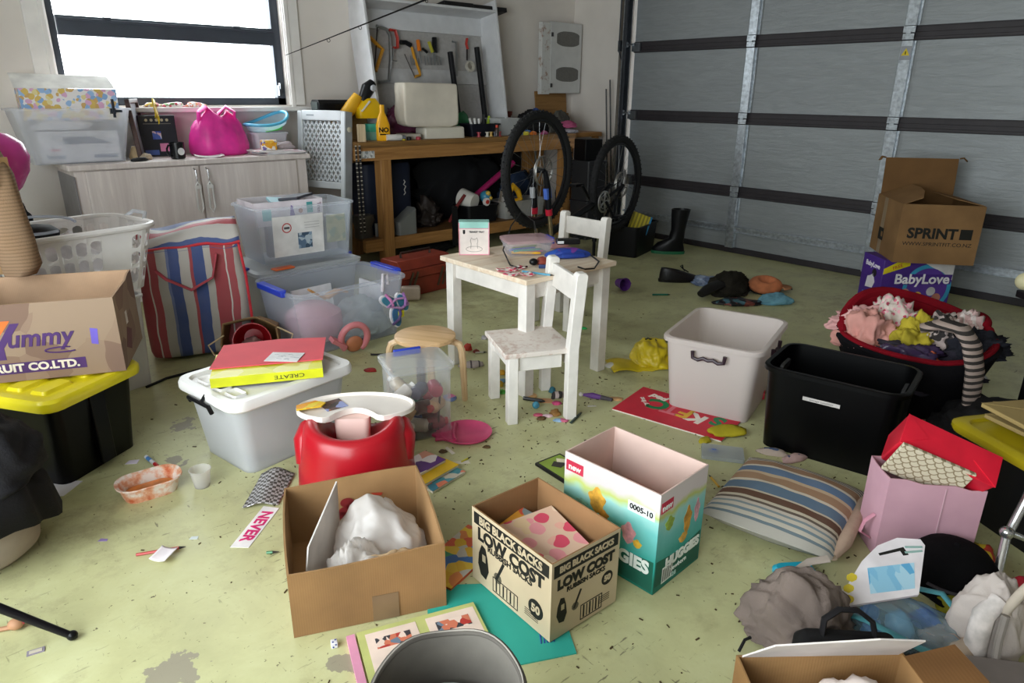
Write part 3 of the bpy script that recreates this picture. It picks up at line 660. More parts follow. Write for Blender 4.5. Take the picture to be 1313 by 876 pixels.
# ================================================================== CLEAR TUBS BEFORE THE CUPBOARD
LU = thing('storage_box', 'lidded clear box at the bottom, under the clear box of papers', 'storage box', (1.72, 3.86, 0), radians(3))
tub(LU, .64, .46, .30, .9, clear('#e6ecf4', .28), r=.04)
lidm = clear('#e6ebf0', .55, .3)
MB().loft([rr(.66, .48, .05, .30), rr(.665, .485, .05, .32), rr(.62, .44, .04, .328), rr(.6, .42, .04, .322)]).build('lid', lidm, LU)
for s in (-1, 1): MB().box((s*.325, 0, .32), (.03, .2, .03)).build('clip', plastic('#3748b8'), LU, bevel=.005)
one(heap('toy_pile', .24, .16, .2, collage('toy_mix', ['#b8b0a8', '#8fa0b4', '#d0b8c0', '#e0ddd8', '#7d7f88'], 14), seed=44), 'mixed toys inside the lowest clear storage box', 'toys', (1.72, 3.86, .01), 0)
o = MB().box((0, 0, .005), (.12, .05, .01)).build('orange_ruler', plastic('#e8692b'), bevel=.003); one(o, 'orange plastic tag lying on the lowest clear box lid', 'tag', (1.555, 3.628, .33), radians(5))
TB = thing('storage_box', 'clear open box of papers stacked on the lidded clear box', 'storage box', (1.755, 3.86, .345), radians(0))
tub(TB, .61, .38, .31, .9, clear('#e3ebf5', .22), r=.04, lip=.014)
tx, ty, tz = 1.755, 3.86, .350
f0 = FRM((tx-.06, ty-.163, tz+.03), (1, 0, 0), (0, -.06, 1))
def sheet(name, w_, h_, M, m, label, cat, t=.003, group=None):
    o = thing(name, label, cat); o.matrix_world = M; MB().prism(rect(w_, h_, 0, h_/2), 0, -t).build('sheet', m, o, smooth=False); tag(o, group=group); return o
o = sheet('document', .30, .225, f0, mat('#eceae8', .7), 'white page with a red stamp and blue photo behind the front of the clear box', 'paper')
decal(circ(.028, -.07, .16), o, Mx.Translation((0, 0, .0002)), mat('#c23a3a', .6), 'stamp'); decal(circ(.022, -.07, .16), o, Mx.Translation((0, 0, .0006)), mat('#eceae8', .6), 'stamp'); decal(rect(.032, .012, -.07, .16), o, Mx.Translation((0, 0, .001)), mat('#4a4448', .6), 'stamp')
decal(rect(.085, .09, .035, .08), o, Mx.Translation((0, 0, .0004)), collage('photo_print', ['#5f7690', '#8aa0b4', '#3f5468', '#b4c2cc'], 45), 'photo')
for y in (.15, .165, .18): decal(rect(.09, .003, .08, y), o, Mx.Translation((0, 0, .0004)), mat('#bfbcbc'), 'print')
sheet('map_page', .12, .16, FRM((tx+.175, ty-.158, tz+.075), (1, 0, 0), (0, -.05, 1)), collage('map_print', ['#b7b48f', '#a8a884', '#c6c29c', '#98a58c'], 30), 'olive patterned page at the right end of the clear box of papers', 'paper')
sheet('grey_folder', .42, .2, FRM((tx, ty-.10, tz+.02), (1, 0, 0), (0, -.05, 1)), mat('#b9b4bd', .7), 'grey folder behind the stamped page in the clear box', 'folder', .05)
o = thing('toy_carton', 'white carton with a little figure print on top of the clear box of papers', 'carton', (tx-.078, ty+.0, tz+.2), radians(-2))
cbox(o, .40, .25, .13, mat('#e6dde4', .7), .003, 'carton', .0, mat('#d8d0d4', .8)); f = faces(.40, .25, .13)['-y']
decal([(.0, .045), (.03, .045), (.02, .10), (.01, .105)], o, f, mat('#6c4a9a'), 'print'); decal(circ(.013, .065, .07), o, f, mat('#b07a68'), 'print'); decal(rect(.035, .06, .12, .085), o, f, mat('#4fa0a0'), 'print'); text('Treats', .03, o, f @ Mx.Translation((.175, .07, .0008)) @ Mx.Rotation(radians(-90), 4, 'Z'), mat('#6b2c5c'))
decal(rect(.05, .06, -.13, .06), o, f, mat('#8ac6c8'), 'print')
for i, (dx, dy, r, tl, c, lb) in enumerate(((-.04, .02, 20, 18, '#d9dbe0', 'white booklet sticking out of the figure print carton'), (.03, .0, -12, 22, '#9cc5d0', 'pale blue booklet sticking out of the figure print carton'), (.09, -.02, 35, 10, '#4b4c55', 'dark booklet lying in the figure print carton'))):
    o = MB().box((0, 0, 0), (.18, .12, .014)).build('booklet', mat(c, .6), bevel=.001); one(o, lb, 'booklet', (tx-.08+dx, ty+dy, tz+.29+.022*i), rot=(radians(tl-16), radians(tl*.5-6), radians(r)), group='booklets in the figure print carton')
BC = thing('storage_box', 'big clear open box with blue side clips on the floor', 'storage box', (1.673, 3.297, 0), radians(2.9))
bL, bW, bH = .674, .47, .33
tub(BC, bL, bW, bH, .88, clear('#e3e9f6', .2), r=.05, lip=.016, lh=.016)
for s in (-1, 1): MB().box((s*(bL/2+.004), 0, bH-.006), (.028, .26, .03)).box((s*(bL/2+.002), 0, bH+.008), (.04, .24, .008)).build('clip', plastic('#2f49cf'), BC, bevel=.004)
R_ = RZ(radians(2.9), (1.673, 3.297, 0))
def inb(x, y, z): return R_ @ V((x, y, z))
o = MB().lathe([(.005, 0), (.11, .03), (.15, .1), (.14, .17), (.08, .21), (.005, .22)], 26).build('pink_ball', plastic('#e3a8ba', .5)); one(o, 'pale pink ball at the left end of the big clear box', 'ball', inb(-.14, -.03, .006))
o = MB().box((0, 0, .13), (.24, .012, .26)).build('white_board', mat('#dcdce0', .5)); one(o, 'white board standing inside the big clear box', 'board', inb(-.06, .08, .006), rot=(radians(-8), 0, radians(6)))
o = MB().box((0, 0, .12), (.012, .22, .24)).build('white_divider', mat('#e8e8ee', .5)); one(o, 'white panel standing at the right end of the big clear box', 'board', inb(.255, .05, .008), rot=(0, radians(4), radians(3)))
one(heap('toy_bag', .16, .12, .16, clear('#cfdbe0', .7, .2), seed=52), 'clear bag of trinkets in the big clear box', 'toy bag', inb(.10, -.07, .006), 0)
one(heap('purple_toy', .07, .06, .1, mat('#7d5a8a', .5), seed=53), 'purple toy behind the clear bag in the big clear box', 'toy', inb(.15, .09, .006), 0)
wl = wood('#b98a55', '#96693a', 0, 'light_wood')
o = MB().bar((-.1, 0, .30), (-.02, -.02, .24), .03, .012).bar((-.02, -.02, .245), (.08, .0, .262), .05, .012).bar((.08, 0, .262), (.13, .01, .24), .05, .012).build('wooden_bits', wl, bevel=.003); one(o, 'small wooden frame pieces in the big clear box', 'frame', inb(-.10, -.10, .02), radians(10))
o = thing('sandals', 'blue and purple child sandals hung over the front rim of the big clear box', 'sandals', inb(.19, -.245, .20), radians(3))
for i, (x, z, r, c) in enumerate(((-.015, .015, 25, '#4a90a8'), (.06, .0, 60, '#3f7f9a'), (.01, -.07, 78, '#3d6f9a'))):
    M = RZ(0, (x, -.012-.01*i, z)) @ Mx.Rotation(radians(r), 4, 'Y')
    s = MB().loft([[(.06*cos(a), y, .032*sin(a)) for a in [2*pi*k/18 for k in range(18)]] for y in (-.008, .008)], M=M).build('sole', mat('#e8e4ea', .5), o)
    MB().loft([[(.052*cos(a), y, .025*sin(a)) for a in [2*pi*k/18 for k in range(18)]] for y in (-.016, -.008)], M=M).build('insole', mat(c, .5), s)
    MB().tube([M @ V((-.04, -.01, .03)), M @ V((-.02, -.04, .01)), M @ V((.0, -.045, -.01)), M @ V((.03, -.01, -.03))], .008, 8).build('strap', mat(['#c77ab0', '#9a6aa8', '#5d4a7a'][i], .5), o)
MB().tube([(-.035, .012, .07), (-.04, -.005, .125), (-.02, .02, .155), (.01, .03, .15), (.0, .01, .1)], .008, 8).build('strap', mat('#e4dde6', .5), o); MB().tube([(-.05, -.05, .0), (.0, -.06, .035), (.06, -.055, .03), (.085, -.05, -.01), (.03, -.06, -.02)], .007, 8, closed=True).build('strap', mat('#b48ab8', .5), o); MB().box((.035, -.05, -.055), (.035, .004, .035)).build('price_tag', mat('#e8e032', .5), o)
o = thing('toy_horseshoe', 'coral pink plastic toy ring leaning on the front of the big clear box', 'toy', inb(-.07, -.285, .0), radians(0), rot=(radians(12), 0, radians(-8)))
MB().tube([(.07*cos(radians(a)), 0, .085+.075*sin(radians(a))) for a in range(-60, 235, 15)], .017, 10).bar((-.05, 0, .05), (-.12, -.0, .10), .05, .02).build('ring', plastic('#d9838a', .4), o); MB().ball((0, 0, .05), .045, .02, .045).build('flower', mat('#c47c58', .5), o)
# ================================================================== BROWN PAPER BAG WITH A RED POT
pb = thing('paper_bag', 'brown paper carrier bag on its side between the striped bag and white lidded box', 'paper bag', at(312, 462)+V((.07, .02, 0)), radians(-24))
kp = mat('#9c7a54', .8, 0, .2, 6, .3, 20)
def pbr(y, k, zt): return [(x*k+.01*sin(y*20), y, max(.002, (z)*zt*k)) for x, z in [(-.12, .0), (-.13, .5), (-.11, .95), (-.05, 1.0), (.03, 1.05), (.08, .93), (.12, .8), (.125, .45), (.115, 0)]]
MB().loft([pbr(-.12, 1.05, .22), pbr(-.05, 1.0, .2), pbr(.03, .98, .19), pbr(.09, .95, .18)], False, True).build('bag', kp, pb, solid=.003, ang=25)
for s, z in ((-1, .1), (1, .12)): MB().tube([(s*.122, -.12, z-.04), (s*.17, -.16, z-.02), (s*.19, -.16, z+.03), (s*.122, -.12, z+.06)], .004, 6).build('handle', mat('#c9b28e', .8), pb)
pq = RZ(radians(-24), pb.location)
o = thing('red_bowl', 'red plastic bowl inside the brown paper bag', 'bowl', pq @ V((0, -.03, .098)), 0, rot=(radians(78), 0, radians(-24)))
MB().lathe([(.05, -.08), (.075, -.03), (.09, .08), (.085, .08), (.07, -.02), (.045, -.07)], 26).build('body', plastic('#a8141f'), o)
one(heap('foil_scraps', .06, .05, .06, mat('#8f6a68', .3, .3), seed=61), 'crumpled pinkish foil scraps in the red bowl', 'scraps', pq @ V((0, -.07, .045)), 0)
# ================================================================== WORKBENCH
WB0, WB1, WY0, WY1, WT = 2.565, 4.80, 4.50, 5.08, .918
oak = wood('#aa7c48', '#855a30', 0, 'bench_timber', .5); oakz = wood('#aa7c48', '#855a30', 2, 'bench_timber_up', .5)
wbn = thing('workbench', 'heavy timber workbench against the back wall', 'workbench', (WB0, WY0, 0)); BLn, BDp = WB1-WB0, WY1-WY0
MB().box((BLn/2, BDp/2, WT-.02), (BLn, BDp, .04)).build('bench_top', wood('#8f6a3c', '#5f4426', 0, 'bench_planks', .55), wbn, bevel=.004)
MB().box((BLn/2, .02, WT-.085), (BLn, .04, .09)).build('apron', oak, wbn, bevel=.003)
MB().box((.02, BDp/2, WT-.085), (.04, BDp-.08, .09)).build('apron', oak, wbn, bevel=.003)
for x in (.225, BLn-.10):
    for y in (.05, BDp-.05): MB().box((x, y, (WT-.04)/2), (.09, .09, WT-.04)).build('leg', oakz, wbn, bevel=.004)
MB().box((BLn/2, .05, .165), (BLn-.06, .045, .09)).build('shelf_rail', oak, wbn, bevel=.003)
MB().box((BLn/2, BDp/2+.02, .20), (BLn-.1, BDp-.06, .02)).build('shelf', wood('#7d5a34', '#5b4026', 0, 'shelf_board'), wbn)
decal(rect(.11, .05), wbn, FRM((.075, -.0005, WT-.085), (1, 0, 0), (0, 0, 1)), collage('label_print', ['#c8c9c8', '#8e9294', '#dcdcd8'], 60), 'label')
SH = .212
o = one(MB().box((0, 0, .30), (1.86, .014, .60)).build('shade_sheet', mat('#0e0e10', .8), bevel=.002), 'dark sheet added as shade along the back of the bench shelf', 'sheet', (3.70, 5.062, .212), 0)  # added dark sheet standing in for the deep shade under the bench
# ---- on the shelf
def shelf_at(u, Y, v=285): return onY(u, v, Y).x
o = thing('suitcase', 'dark navy suitcase upright at the left end of the bench shelf', 'suitcase', (2.92, 4.80, SH))
MB().loft([rr(.42, .22, .05, 0), rr(.44, .24, .06, .03), rr(.44, .24, .06, .50), rr(.42, .22, .05, .53)]).build('shell', mat('#1b2338', .6), o); MB().tube([(-.08, 0, .53), (-.08, 0, .57), (.08, 0, .57), (.08, 0, .53)], .01, 8).build('handle', DARK(), o)
MB().tube([(.13, -.122, .40), (.14, -.124, .385), (.125, -.123, .365), (.145, -.124, .35), (.13, -.123, .325), (.14, -.123, .30), (.125, -.122, .285)], .004, 6).build('white_cord', mat('#dcd9d4', .7), o)
o = thing('canister', 'grey plastic canister with a slanted top right of the bench leg', 'canister', (2.985, 4.60, SH))
MB().loft([[(x, y, 0) for x, y, _ in rr(.17, .12, .02, 0)], [(x, y, .13 + (.06 if x > -.02 else -.03)) for x, y, _ in rr(.17, .12, .02, 0)], [(x*.7+.02, y*.8, .16+(.04 if x > -.02 else -.04)) for x, y, _ in rr(.17, .12, .02, 0)]]).build('body', plastic('#7f817f', .5), o)
o = thing('pump_base', 'dark grey pump between the bench leg and the clear storage boxes', 'pump', (2.66, 4.66, SH)); MB().loft([rr(.13, .1, .03, 0), rr(.12, .09, .03, .08), rr(.16, .13, .04, .13), rr(.15, .12, .04, .17)]).build('body', plastic('#45423e', .5), o); MB().lathe([(.014, .0), (.014, .1)], 12, M=Mx.Translation((.095, -.03, 0))).build('spout', plastic('#8a8a88'), o)
o = MB().box((0, 0, .17), (.05, .012, .32)).build('bench_strap', DARK()); one(o, 'black strap hanging over the bench shelf rail', 'strap', (3.42, 4.519, .06)); 
one(heap('shade_bundle', .58, .06, .42, mat('#101114', .8), seed=71, lump=.2), 'dark bundle enlarged to deepen the shade at the back of the bench shelf', 'shade bundle', (3.84, 4.985, SH), 0)  # dark bundle made large to blacken the wall behind the shelf
o = thing('tool_bin', 'open black plastic bin under the white bucket on the bench shelf', 'tub', (3.78, 4.69, SH)); tub(o, .36, .24, .15, .92, plastic('#17181b', .4), r=.03)
o = thing('white_bucket', 'small white bucket tipped over on the black bin under the bench', 'bucket', (3.68, 4.66, SH+.19), 0, rot=(radians(-78), radians(12), radians(20)))
MB().lathe([(.065, -.06), (.08, .08), (.075, .08), (.06, -.05)], 22).build('body', plastic('#dedad2', .45), o)
o = one(MB().ball((0, 0, 0), .05).ball((.0, -.035, .03), .022, mi=1).ball((.02, -.04, -.012), .02, mi=1).build('toy_figure', [plastic('#3f8fb0'), plastic('#d9b548')]), 'blue and yellow toy ball above the white bucket under the bench', 'toy', (3.86, 4.66, SH+.205))
o = MB().lathe([(.032, 0), (.034, .02), (.02, .024)], 18).lathe([(.018, .0201), (.018, .028)], 14, mi=1).build('bottle_cap', [plastic('#eee8e4'), plastic('#c8382c')]); one(o, 'white and red cap beside the white bucket under the bench', 'cap', (3.80, 4.585, SH+.175), rot=(radians(90), 0, 0))
o = one(MB().grid(8, 8, lambda a, b: ((a-.5)*.13+.05*b, .05*sin(a*3)-.02, .22*b+.03*a)).build('paper_bag', mat('#b9b4b2', .6), solid=.002), 'grey white paper packet standing in the clear tub under the bench', 'packet', (4.03, 4.66, SH+.02))
o = thing('clear_tub', 'clear plastic tub right of the black bin on the bench shelf', 'tub', (4.26, 4.69, SH)); tub(o, .52, .26, .15, .92, clear('#d8d8d4', .4), r=.03)
one(heap('rag_pile', .2, .075, .11, mat('#8d8578', .9), seed=74), 'grey rags filling the clear tub under the bench', 'rags', (4.26, 4.69, SH+.006), 0)
ye = plastic('#e3ab1c', .4)
o = thing('yellow_tool', 'yellow plastic tool handle lying in the clear tub under the bench', 'tool', (4.16, 4.64, SH+.145)); MB().tube([(-.07, 0, 0), (-.04, 0, .08), (.0, 0, .13), (.06, 0, .08), (.09, 0, .01), (.03, 0, -.01), (-.06, 0, -.01)], .026, 10).build('handle', ye, o)
o = one(MB().tube([(0, 0, 0), (.62, .02, .35)], .026, 12).build('pink_pole', plastic('#b8286a')), 'magenta pole leaning diagonally under the bench', 'pole', (3.72, 4.82, SH+.10))
o = one(heap('blue_sports_bag', .24, .06, .30, mat('#20304a', .7), seed=75), 'dark blue bag at the right end of the bench shelf', 'bag', (4.44, 4.90, SH), 0)
o = one(heap('garden_hose', .13, .09, .17, mat('#2a211d', .6), seed=76, fold=.5), 'dark tangle of hose on the bench shelf behind the canister', 'hose', (3.32, 4.76, SH), 0)
o = one(MB().tube([(0, 0, 0), (.05, -.05, .14), (.12, -.06, .22)], .014, 8).build('red_bar', mat('#7e2a28')), 'dull red bar leaning behind the white bucket', 'bar', (3.50, 4.70, SH+.02))
# ---- red cantilever toolbox on the floor
p = at(545, 385)
o = thing('toolbox', 'red metal cantilever toolbox on the floor under the bench', 'toolbox', (p.x+.10, p.y+.24, 0), radians(4))
rm = mat('#8f3a2a', .45, .2, .15)
MB().box((0, 0, .06), (.42, .22, .12)).build('tray', rm, o, bevel=.004); MB().box((0, -.012, .153), (.43, .236, .055)).build('tray', rm, o, bevel=.004)
MB().prism([(-.12, 0), (.115, 0), (.08, .055), (-.085, .055)], -.215, .215, 0, FRM((0, 0, .183), (0, 1, 0), (0, 0, 1))).build('lid', rm, o, bevel=.003); MB().tube([(-.12, 0, .238), (-.12, 0, .27), (.12, 0, .27), (.12, 0, .238)], .008, 8).build('handle', metal('#5a4a44'), o)
for x in (-.15, -.11, .10, .14): MB().bar((x-.025, -.134, .045), (x+.025, -.134, .165), .016, .004, up=(0, 1, 0)).build('link_arm', metal('#6a5a50'), o)
o = one(MB().box((0, 0, .045), (.12, .06, .09)).build('small_box', mat('#c9b7a8', .6), bevel=.012), 'small beige box on the floor left of the red toolbox', 'box', at(526, 386)+V((.02, .02, 0)), radians(-30))
one(heap('dark_bag', .2, .13, .085, mat('#151517', .8), seed=78), 'black bag on the floor right of the red toolbox under the bench', 'bag', (3.35, 4.76, 0), 0)
# ---- on the bench top
def bt(u, Y, v=165): return V((onY(u, v, Y).x, Y, WT+.001))
p = bt(478, 4.66)
o = thing('black_tray', 'long black plastic trough lying on the left end of the bench', 'trough', (onY(440, 139, 4.86).x, 4.86, 1.115), radians(-2))
MB().prism([(-.06, 0), (.06, 0), (.075, .06), (.05, .085), (-.05, .085), (-.075, .06)], -.22, .22, 0, FRM((0, 0, 0), (0, 1, 0), (0, 0, 1))).build('body', plastic('#121214', .35), o, bevel=.005)
for s in (-1, 1): MB().box((s*.222, 0, .045), (.008, .10, .05)).build('end_cap', plastic('#3a4442', .4), o)
o = one(MB().box((0, 0, .0975), (.24, .14, .195)).build('cardboard_carton', cardboard('#9a7a52'), bevel=.003), 'brown carton under the black trough on the bench', 'carton', (WB0+.15, 4.88, WT+.001))
p = bt(463, 4.56); o = one(MB().box((0, 0, .06), (.05, .035, .12)).build('timber_offcut', wood('#dcc7a5', '#c4aa80', 2, 'pine')), 'pale timber offcut standing on the left bench corner', 'timber', (p.x, 4.56, WT+.001), radians(-5))
p = bt(484, 4.70); o = thing('teal_case', 'teal plastic case behind the yellow bottle', 'case', (p.x-.01, 4.70, WT+.001), radians(-10)); MB().loft([rr(.17, .11, .03, .06), rr(.18, .12, .03, .075), rr(.16, .10, .03, .115)]).build('lid', plastic('#3fb6a0', .4), o); MB().loft([rr(.15, .1, .03, 0), rr(.175, .115, .03, .06)]).build('base', plastic('#7fb8ae', .4), o)
p = bt(491, 4.58)
o = thing('spray_bottle', 'yellow bottle with black NO lettering on the bench', 'bottle', (p.x, 4.58, WT+.001), radians(-20))
MB().loft([rr(.095, .05, .02, 0), rr(.1, .055, .02, .01), rr(.1, .055, .022, .11), rr(.07, .045, .02, .16), rr(.036, .032, .015, .20), rr(.034, .03, .014, .245), rr(.03, .026, .012, .25)]).build('body', plastic('#f3b213', .35), o)
text('NO', .045, o, FRM((0, -.0278, .075), (1, 0, 0), (0, 0, 1)), BLACKP(), bold=.002)
decal(rect(.06, .008, 0, .045), o, FRM((0, -.0278, 0), (1, 0, 0), (0, 0, 1)), BLACKP(), 'print')
p = bt(502, 4.53); o = thing('spray_can', 'white and grey spray can lying in front of the yellow bottle', 'spray can', (p.x+.02, 4.53, WT+.024), 0, rot=(radians(90), 0, radians(78)))
MB().lathe([(.022, -.06), (.023, .0), (.023, .05), (.016, .06)], 18).build('can', plastic('#dcdad6'), o); MB().lathe([(.012, .06), (.013, .085)], 14).build('nozzle', plastic('#6f7580'), o)
for u, c, lb in ((516, '#d6c12d', 'yellow cap in front of the canvas bag on the bench'), (524, '#18181a', 'black roll in front of the canvas bag on the bench'), (536, '#a83a46', 'dark red reel in front of the canvas bag on the bench')):
    one(MB().lathe([(.018, 0), (.019, .02), (.012, .024)], 16).build('reel', plastic(c)), lb, 'reel', bt(u, 4.53))
# yellow grass trimmer leaning by the shelf unit
p = onY(466, 126, 4.72)
o = thing('grass_trimmer', 'yellow and black power trimmer lying across the left bench end', 'power tool', (p.x, 4.74, p.z-.04))
MB().tube([(-.16, .03, -.10), (-.08, .02, -.02), (-.03, .0, .06)], [.04, .05, .035], 10).build('handle', ye, o); MB().loft([rr(.2, .08, .03, -.10), rr(.22, .1, .03, -.03), rr(.1, .08, .03, .04)], M=Mx.Translation((.05, 0, 0))).build('housing', plastic('#f0c413'), o)
MB().tube([(.0, -.0, .02), (.05, -.01, .11), (.09, -.01, .15)], [.035, .05, .03], 10).build('motor_head', plastic('#1c1d20'), o); MB().lathe([(.018, 0), (.024, .02), (.018, .03)], 14, M=FRM((.06, -.05, .11), (1, 0, 0), (0, 0, 1))).build('knob', plastic('#b9bbc0'), o)
MB().bar((-.04, -.05, -.05), (.03, -.055, .02), .022, .008).build('blade_guard', plastic('#dedede'), o)
o = one(heap('purple_packet', .14, .08, .20, mat('#58203f', .4), seed=80), 'dark purple and orange packet behind the yellow bottle', 'packet', (bt(517, 4.75).x, 4.80, WT+.001), 0)
# canvas bag over sewing machine base
p0, p1 = bt(509, 4.64), bt(590, 4.64)
cx_ = (p0.x+p1.x)/2
o = thing('sewing_machine', 'cream machine base showing under the canvas bag on the bench', 'sewing machine', (cx_+.10, 4.64, WT+.001), radians(-8)); MB().loft([rr(.36, .17, .02, 0), rr(.36, .17, .025, .075), rr(.34, .15, .02, .085)]).build('base', plastic('#d9d4c6', .4), o)
cv = mat('#ddd4c6', .95, 0, .08, 4, .6, 26)
o = thing('canvas_bag', 'cream canvas bag draped over the machine on the bench', 'bag', (cx_-.02, 4.64, WT+.035), radians(-8))
def cvr(z, k, w_): return [(x*k*(1+.035*noise.noise(V((x*8, y*8, z*14)))), y*w_*(1+.16*noise.noise(V((x*9, y*5, z*8+3)))), z+.014*noise.noise(V((x*7, y*7, 1)))) for x, y, _ in rr(.47, .2, .02, 0, 6)]
MB().loft([cvr(.045, .96, 1.05), cvr(.10, 1.0, .92), cvr(.17, 1.0, 1.0), cvr(.24, .99, .85), cvr(.31, .98, .95), cvr(.355, .97, .9), cvr(.37, .96, .86), cvr(.373, .9, .7)]).build('cloth', cv, o, sub=1, ang=80)
one(MB().box((0, 0, .02), (.13, .19, .04)).build('support_block', mat('#b9b2a4'), bevel=.004), 'cream block under the left end of the canvas bag', 'block', (cx_-.19, 4.66, WT+.001), radians(-8))
# tool caddy
p = bt(617, 4.66)
o = thing('tool_caddy', 'low black tool caddy right of the canvas bag on the bench', 'caddy', (p.x, 4.68, WT+.001), radians(-4)); tub(o, .32, .2, .10, .9, plastic('#1b1c26', .5), r=.02)
ca = (p.x, 4.68, WT+.02)
for i, (dx, dy, c, h, lb) in enumerate(((-.10, -.05, '#e6e4e0', .13, 'white capped tube at the left end of the tool caddy'), (-.07, -.05, '#dedcd8', .125, 'white capped tube second in the tool caddy'), (-.04, -.05, '#e4e2de', .12, 'white capped tube third in the tool caddy'), (.05, .02, '#23262a', .15, 'black grip standing in the middle of the tool caddy'), (.10, .03, '#a9c238', .14, 'lime green grip at the right end of the tool caddy'))):
    one(MB().lathe([(.013, 0), (.014, h*.6), (.010, h*.75), (.012, h)], 12).build('tool_tube', plastic(c)), lb, 'tube', (ca[0]+dx, ca[1]+dy, ca[2]), rot=(radians(-6), radians(8*(i-2)), 0), group='things in the tool caddy')
o = one(heap('green_pouch', .10, .05, .15, mat('#1f7a45', .5), seed=83, sub=3), 'green pouch behind the tool caddy', 'pouch', (ca[0]-.06, 4.86, WT+.001), 0)
o = one(heap('blue_cloth', .10, .05, .24, mat('#2d3f7e', .7), seed=84, sub=3), 'blue cloth behind the canvas bag and tool caddy', 'cloth', (ca[0]-.26, 4.84, WT+.001), 0)
for i, (dx, c, lb) in enumerate(((-.12, '#b8414e', 'red spool in front of the tool caddy'), (-.03, '#d8d4c4', 'cream spool in front of the tool caddy'), (.01, '#c9a24a', 'gold spool in front of the tool caddy'), (.05, '#3c3c48', 'dark spool in front of the tool caddy'), (.10, '#b83a44', 'crimson spool at the right front of the tool caddy'))):
    one(MB().lathe([(.018, 0), (.018, .006), (.011, .008), (.011, .03), (.018, .032), (.018, .038)], 14).build('thread_spool', plastic(c)), lb, 'spool', (p.x+dx, 4.545, WT+.001), 0, group='thread spools by the tool caddy')
p = bt(652, 4.60); o = thing('clear_bin', 'clear plastic bin on the bench beside the tool caddy', 'bin', (p.x, 4.68, WT+.001)); tub(o, .24, .22, .14, .9, clear('#dfe2e2', .4), r=.02)
o = thing('glue_bottle', 'small dark bottle with a red cap in front of the clear bench bin', 'bottle', bt(637, 4.54)); MB().lathe([(.018, 0), (.02, .05), (.012, .07)], 14).build('body', plastic('#3a2a20'), o); MB().lathe([(.012, .07), (.012, .09)], 14).build('cap', plastic('#d8401f'), o)
# flower pots
p = onY(649, 150, 4.98)
for i, z in enumerate((WT+.001, WT+.08)):
    o = thing('flower_pot', ['terracotta flower pot at the bottom of its stack behind the bench', 'terracotta flower pot on top of the other one behind the bench'][i], 'flower pot', (p.x, 4.99, z), 0, 'terracotta pots'); MB().lathe([(.04, 0), (.052, .07), (.06, .07), (.063, .105), (.056, .105), (.05, .072), (.038, .01)], 20).build('pot', mat('#7c3b30', .8), o)
# backpacks, cloths
p = bt(692, 4.75)
bp = thing('backpack', 'black backpack with blue straps slumped on the right end of the bench', 'backpack', (p.x+.0, 4.86, WT+.001)); heap('bag', .25, .12, .15, mat('#121215', .8), bp, 85); MB().tube([(-.05, -.05, .15), (.02, -.03, .20), (.12, .0, .17)], [.02, .03, .02], 8, flat=.5).build('strap', mat('#28417e', .8), bp)
o = one(heap('grey_bag', .12, .06, .15, mat('#57554f', .8), seed=86, lump=.15), 'grey rounded pouch leaning on the black backpack', 'pouch', (bt(722, 4.66).x, 4.70, WT+.001), 0)
one(heap('pink_cloth', .10, .06, .045, cloth('#c8668f'), seed=87), 'pink cloth at the right end of the bench', 'cloth', (bt(734, 4.58).x-.03, 4.62, WT+.045), 0)
one(heap('white_cloth', .11, .07, .03, cloth('#b9b6bd'), seed=88), 'white cloth under the pink cloth on the bench end', 'cloth', (bt(734, 4.58).x-.03, 4.61, WT+.001), 0)
one(heap('blue_strap', .10, .03, .03, mat('#2f6fb8', .6), seed=89, sub=3), 'bright blue strap in front of the black backpack', 'strap', (bt(672, 4.62).x, 4.62, WT+.001), 0)
for u, c, lb, ct in ((675, '#d0c23a', 'yellow tape roll on the bench behind the front bicycle wheel', 'tape'), (683, '#d8741e', 'orange knife on the bench behind the front bicycle wheel', 'knife'), (698, '#a84a78', 'pink wrapped sweet on the bench behind the bicycle wheel', 'packet')):
    one(heap('bench_oddment', .05, .025, .025, mat(c, .5), seed=ord(c[1])+u, sub=3), lb, ct, bt(u, 4.55), radians(20))
o = one(MB().box((0, 0, .10), (.42, .012, .2)).build('brown_board', wood('#9a7343', '#7d5a30', 0, 'ply'), bevel=.002), 'brown board leaning on the wall behind the black backpack', 'board', (5.02, 5.05, WT+.16), rot=(radians(-6), 0, 0))
o = one(MB().box((0, 0, .08), (.36, .10, .16)).build('cardboard_carton', cardboard('#8a6a44'), bevel=.003), 'brown carton at the back wall under the brown board', 'carton', (5.0, 5.02, WT+.001))
for b_ in (('bench_extension', 0),):
    ex = thing('side_table', 'small timber stand continuing the right end of the bench', 'stand', (WB1+.22, 4.82, 0)); MB().box((0, 0, WT-.02), (.42, .5, .04)).build('top', oak, ex, bevel=.003)
    for x in (-.17, .17):
        for y in (-.2, .2): MB().box((x, y, (WT-.04)/2), (.05, .05, WT-.04)).build('leg', oakz, ex, bevel=.003)
one(heap('shade_heap', .11, .13, .55, mat('#0f0f12', .85), seed=92, lump=.15), 'black heap added as shade beneath the side stand at the bench end', 'cover', (5.02, 4.80, .002), 0)  # added black heap that darkens the pale wall under the stand
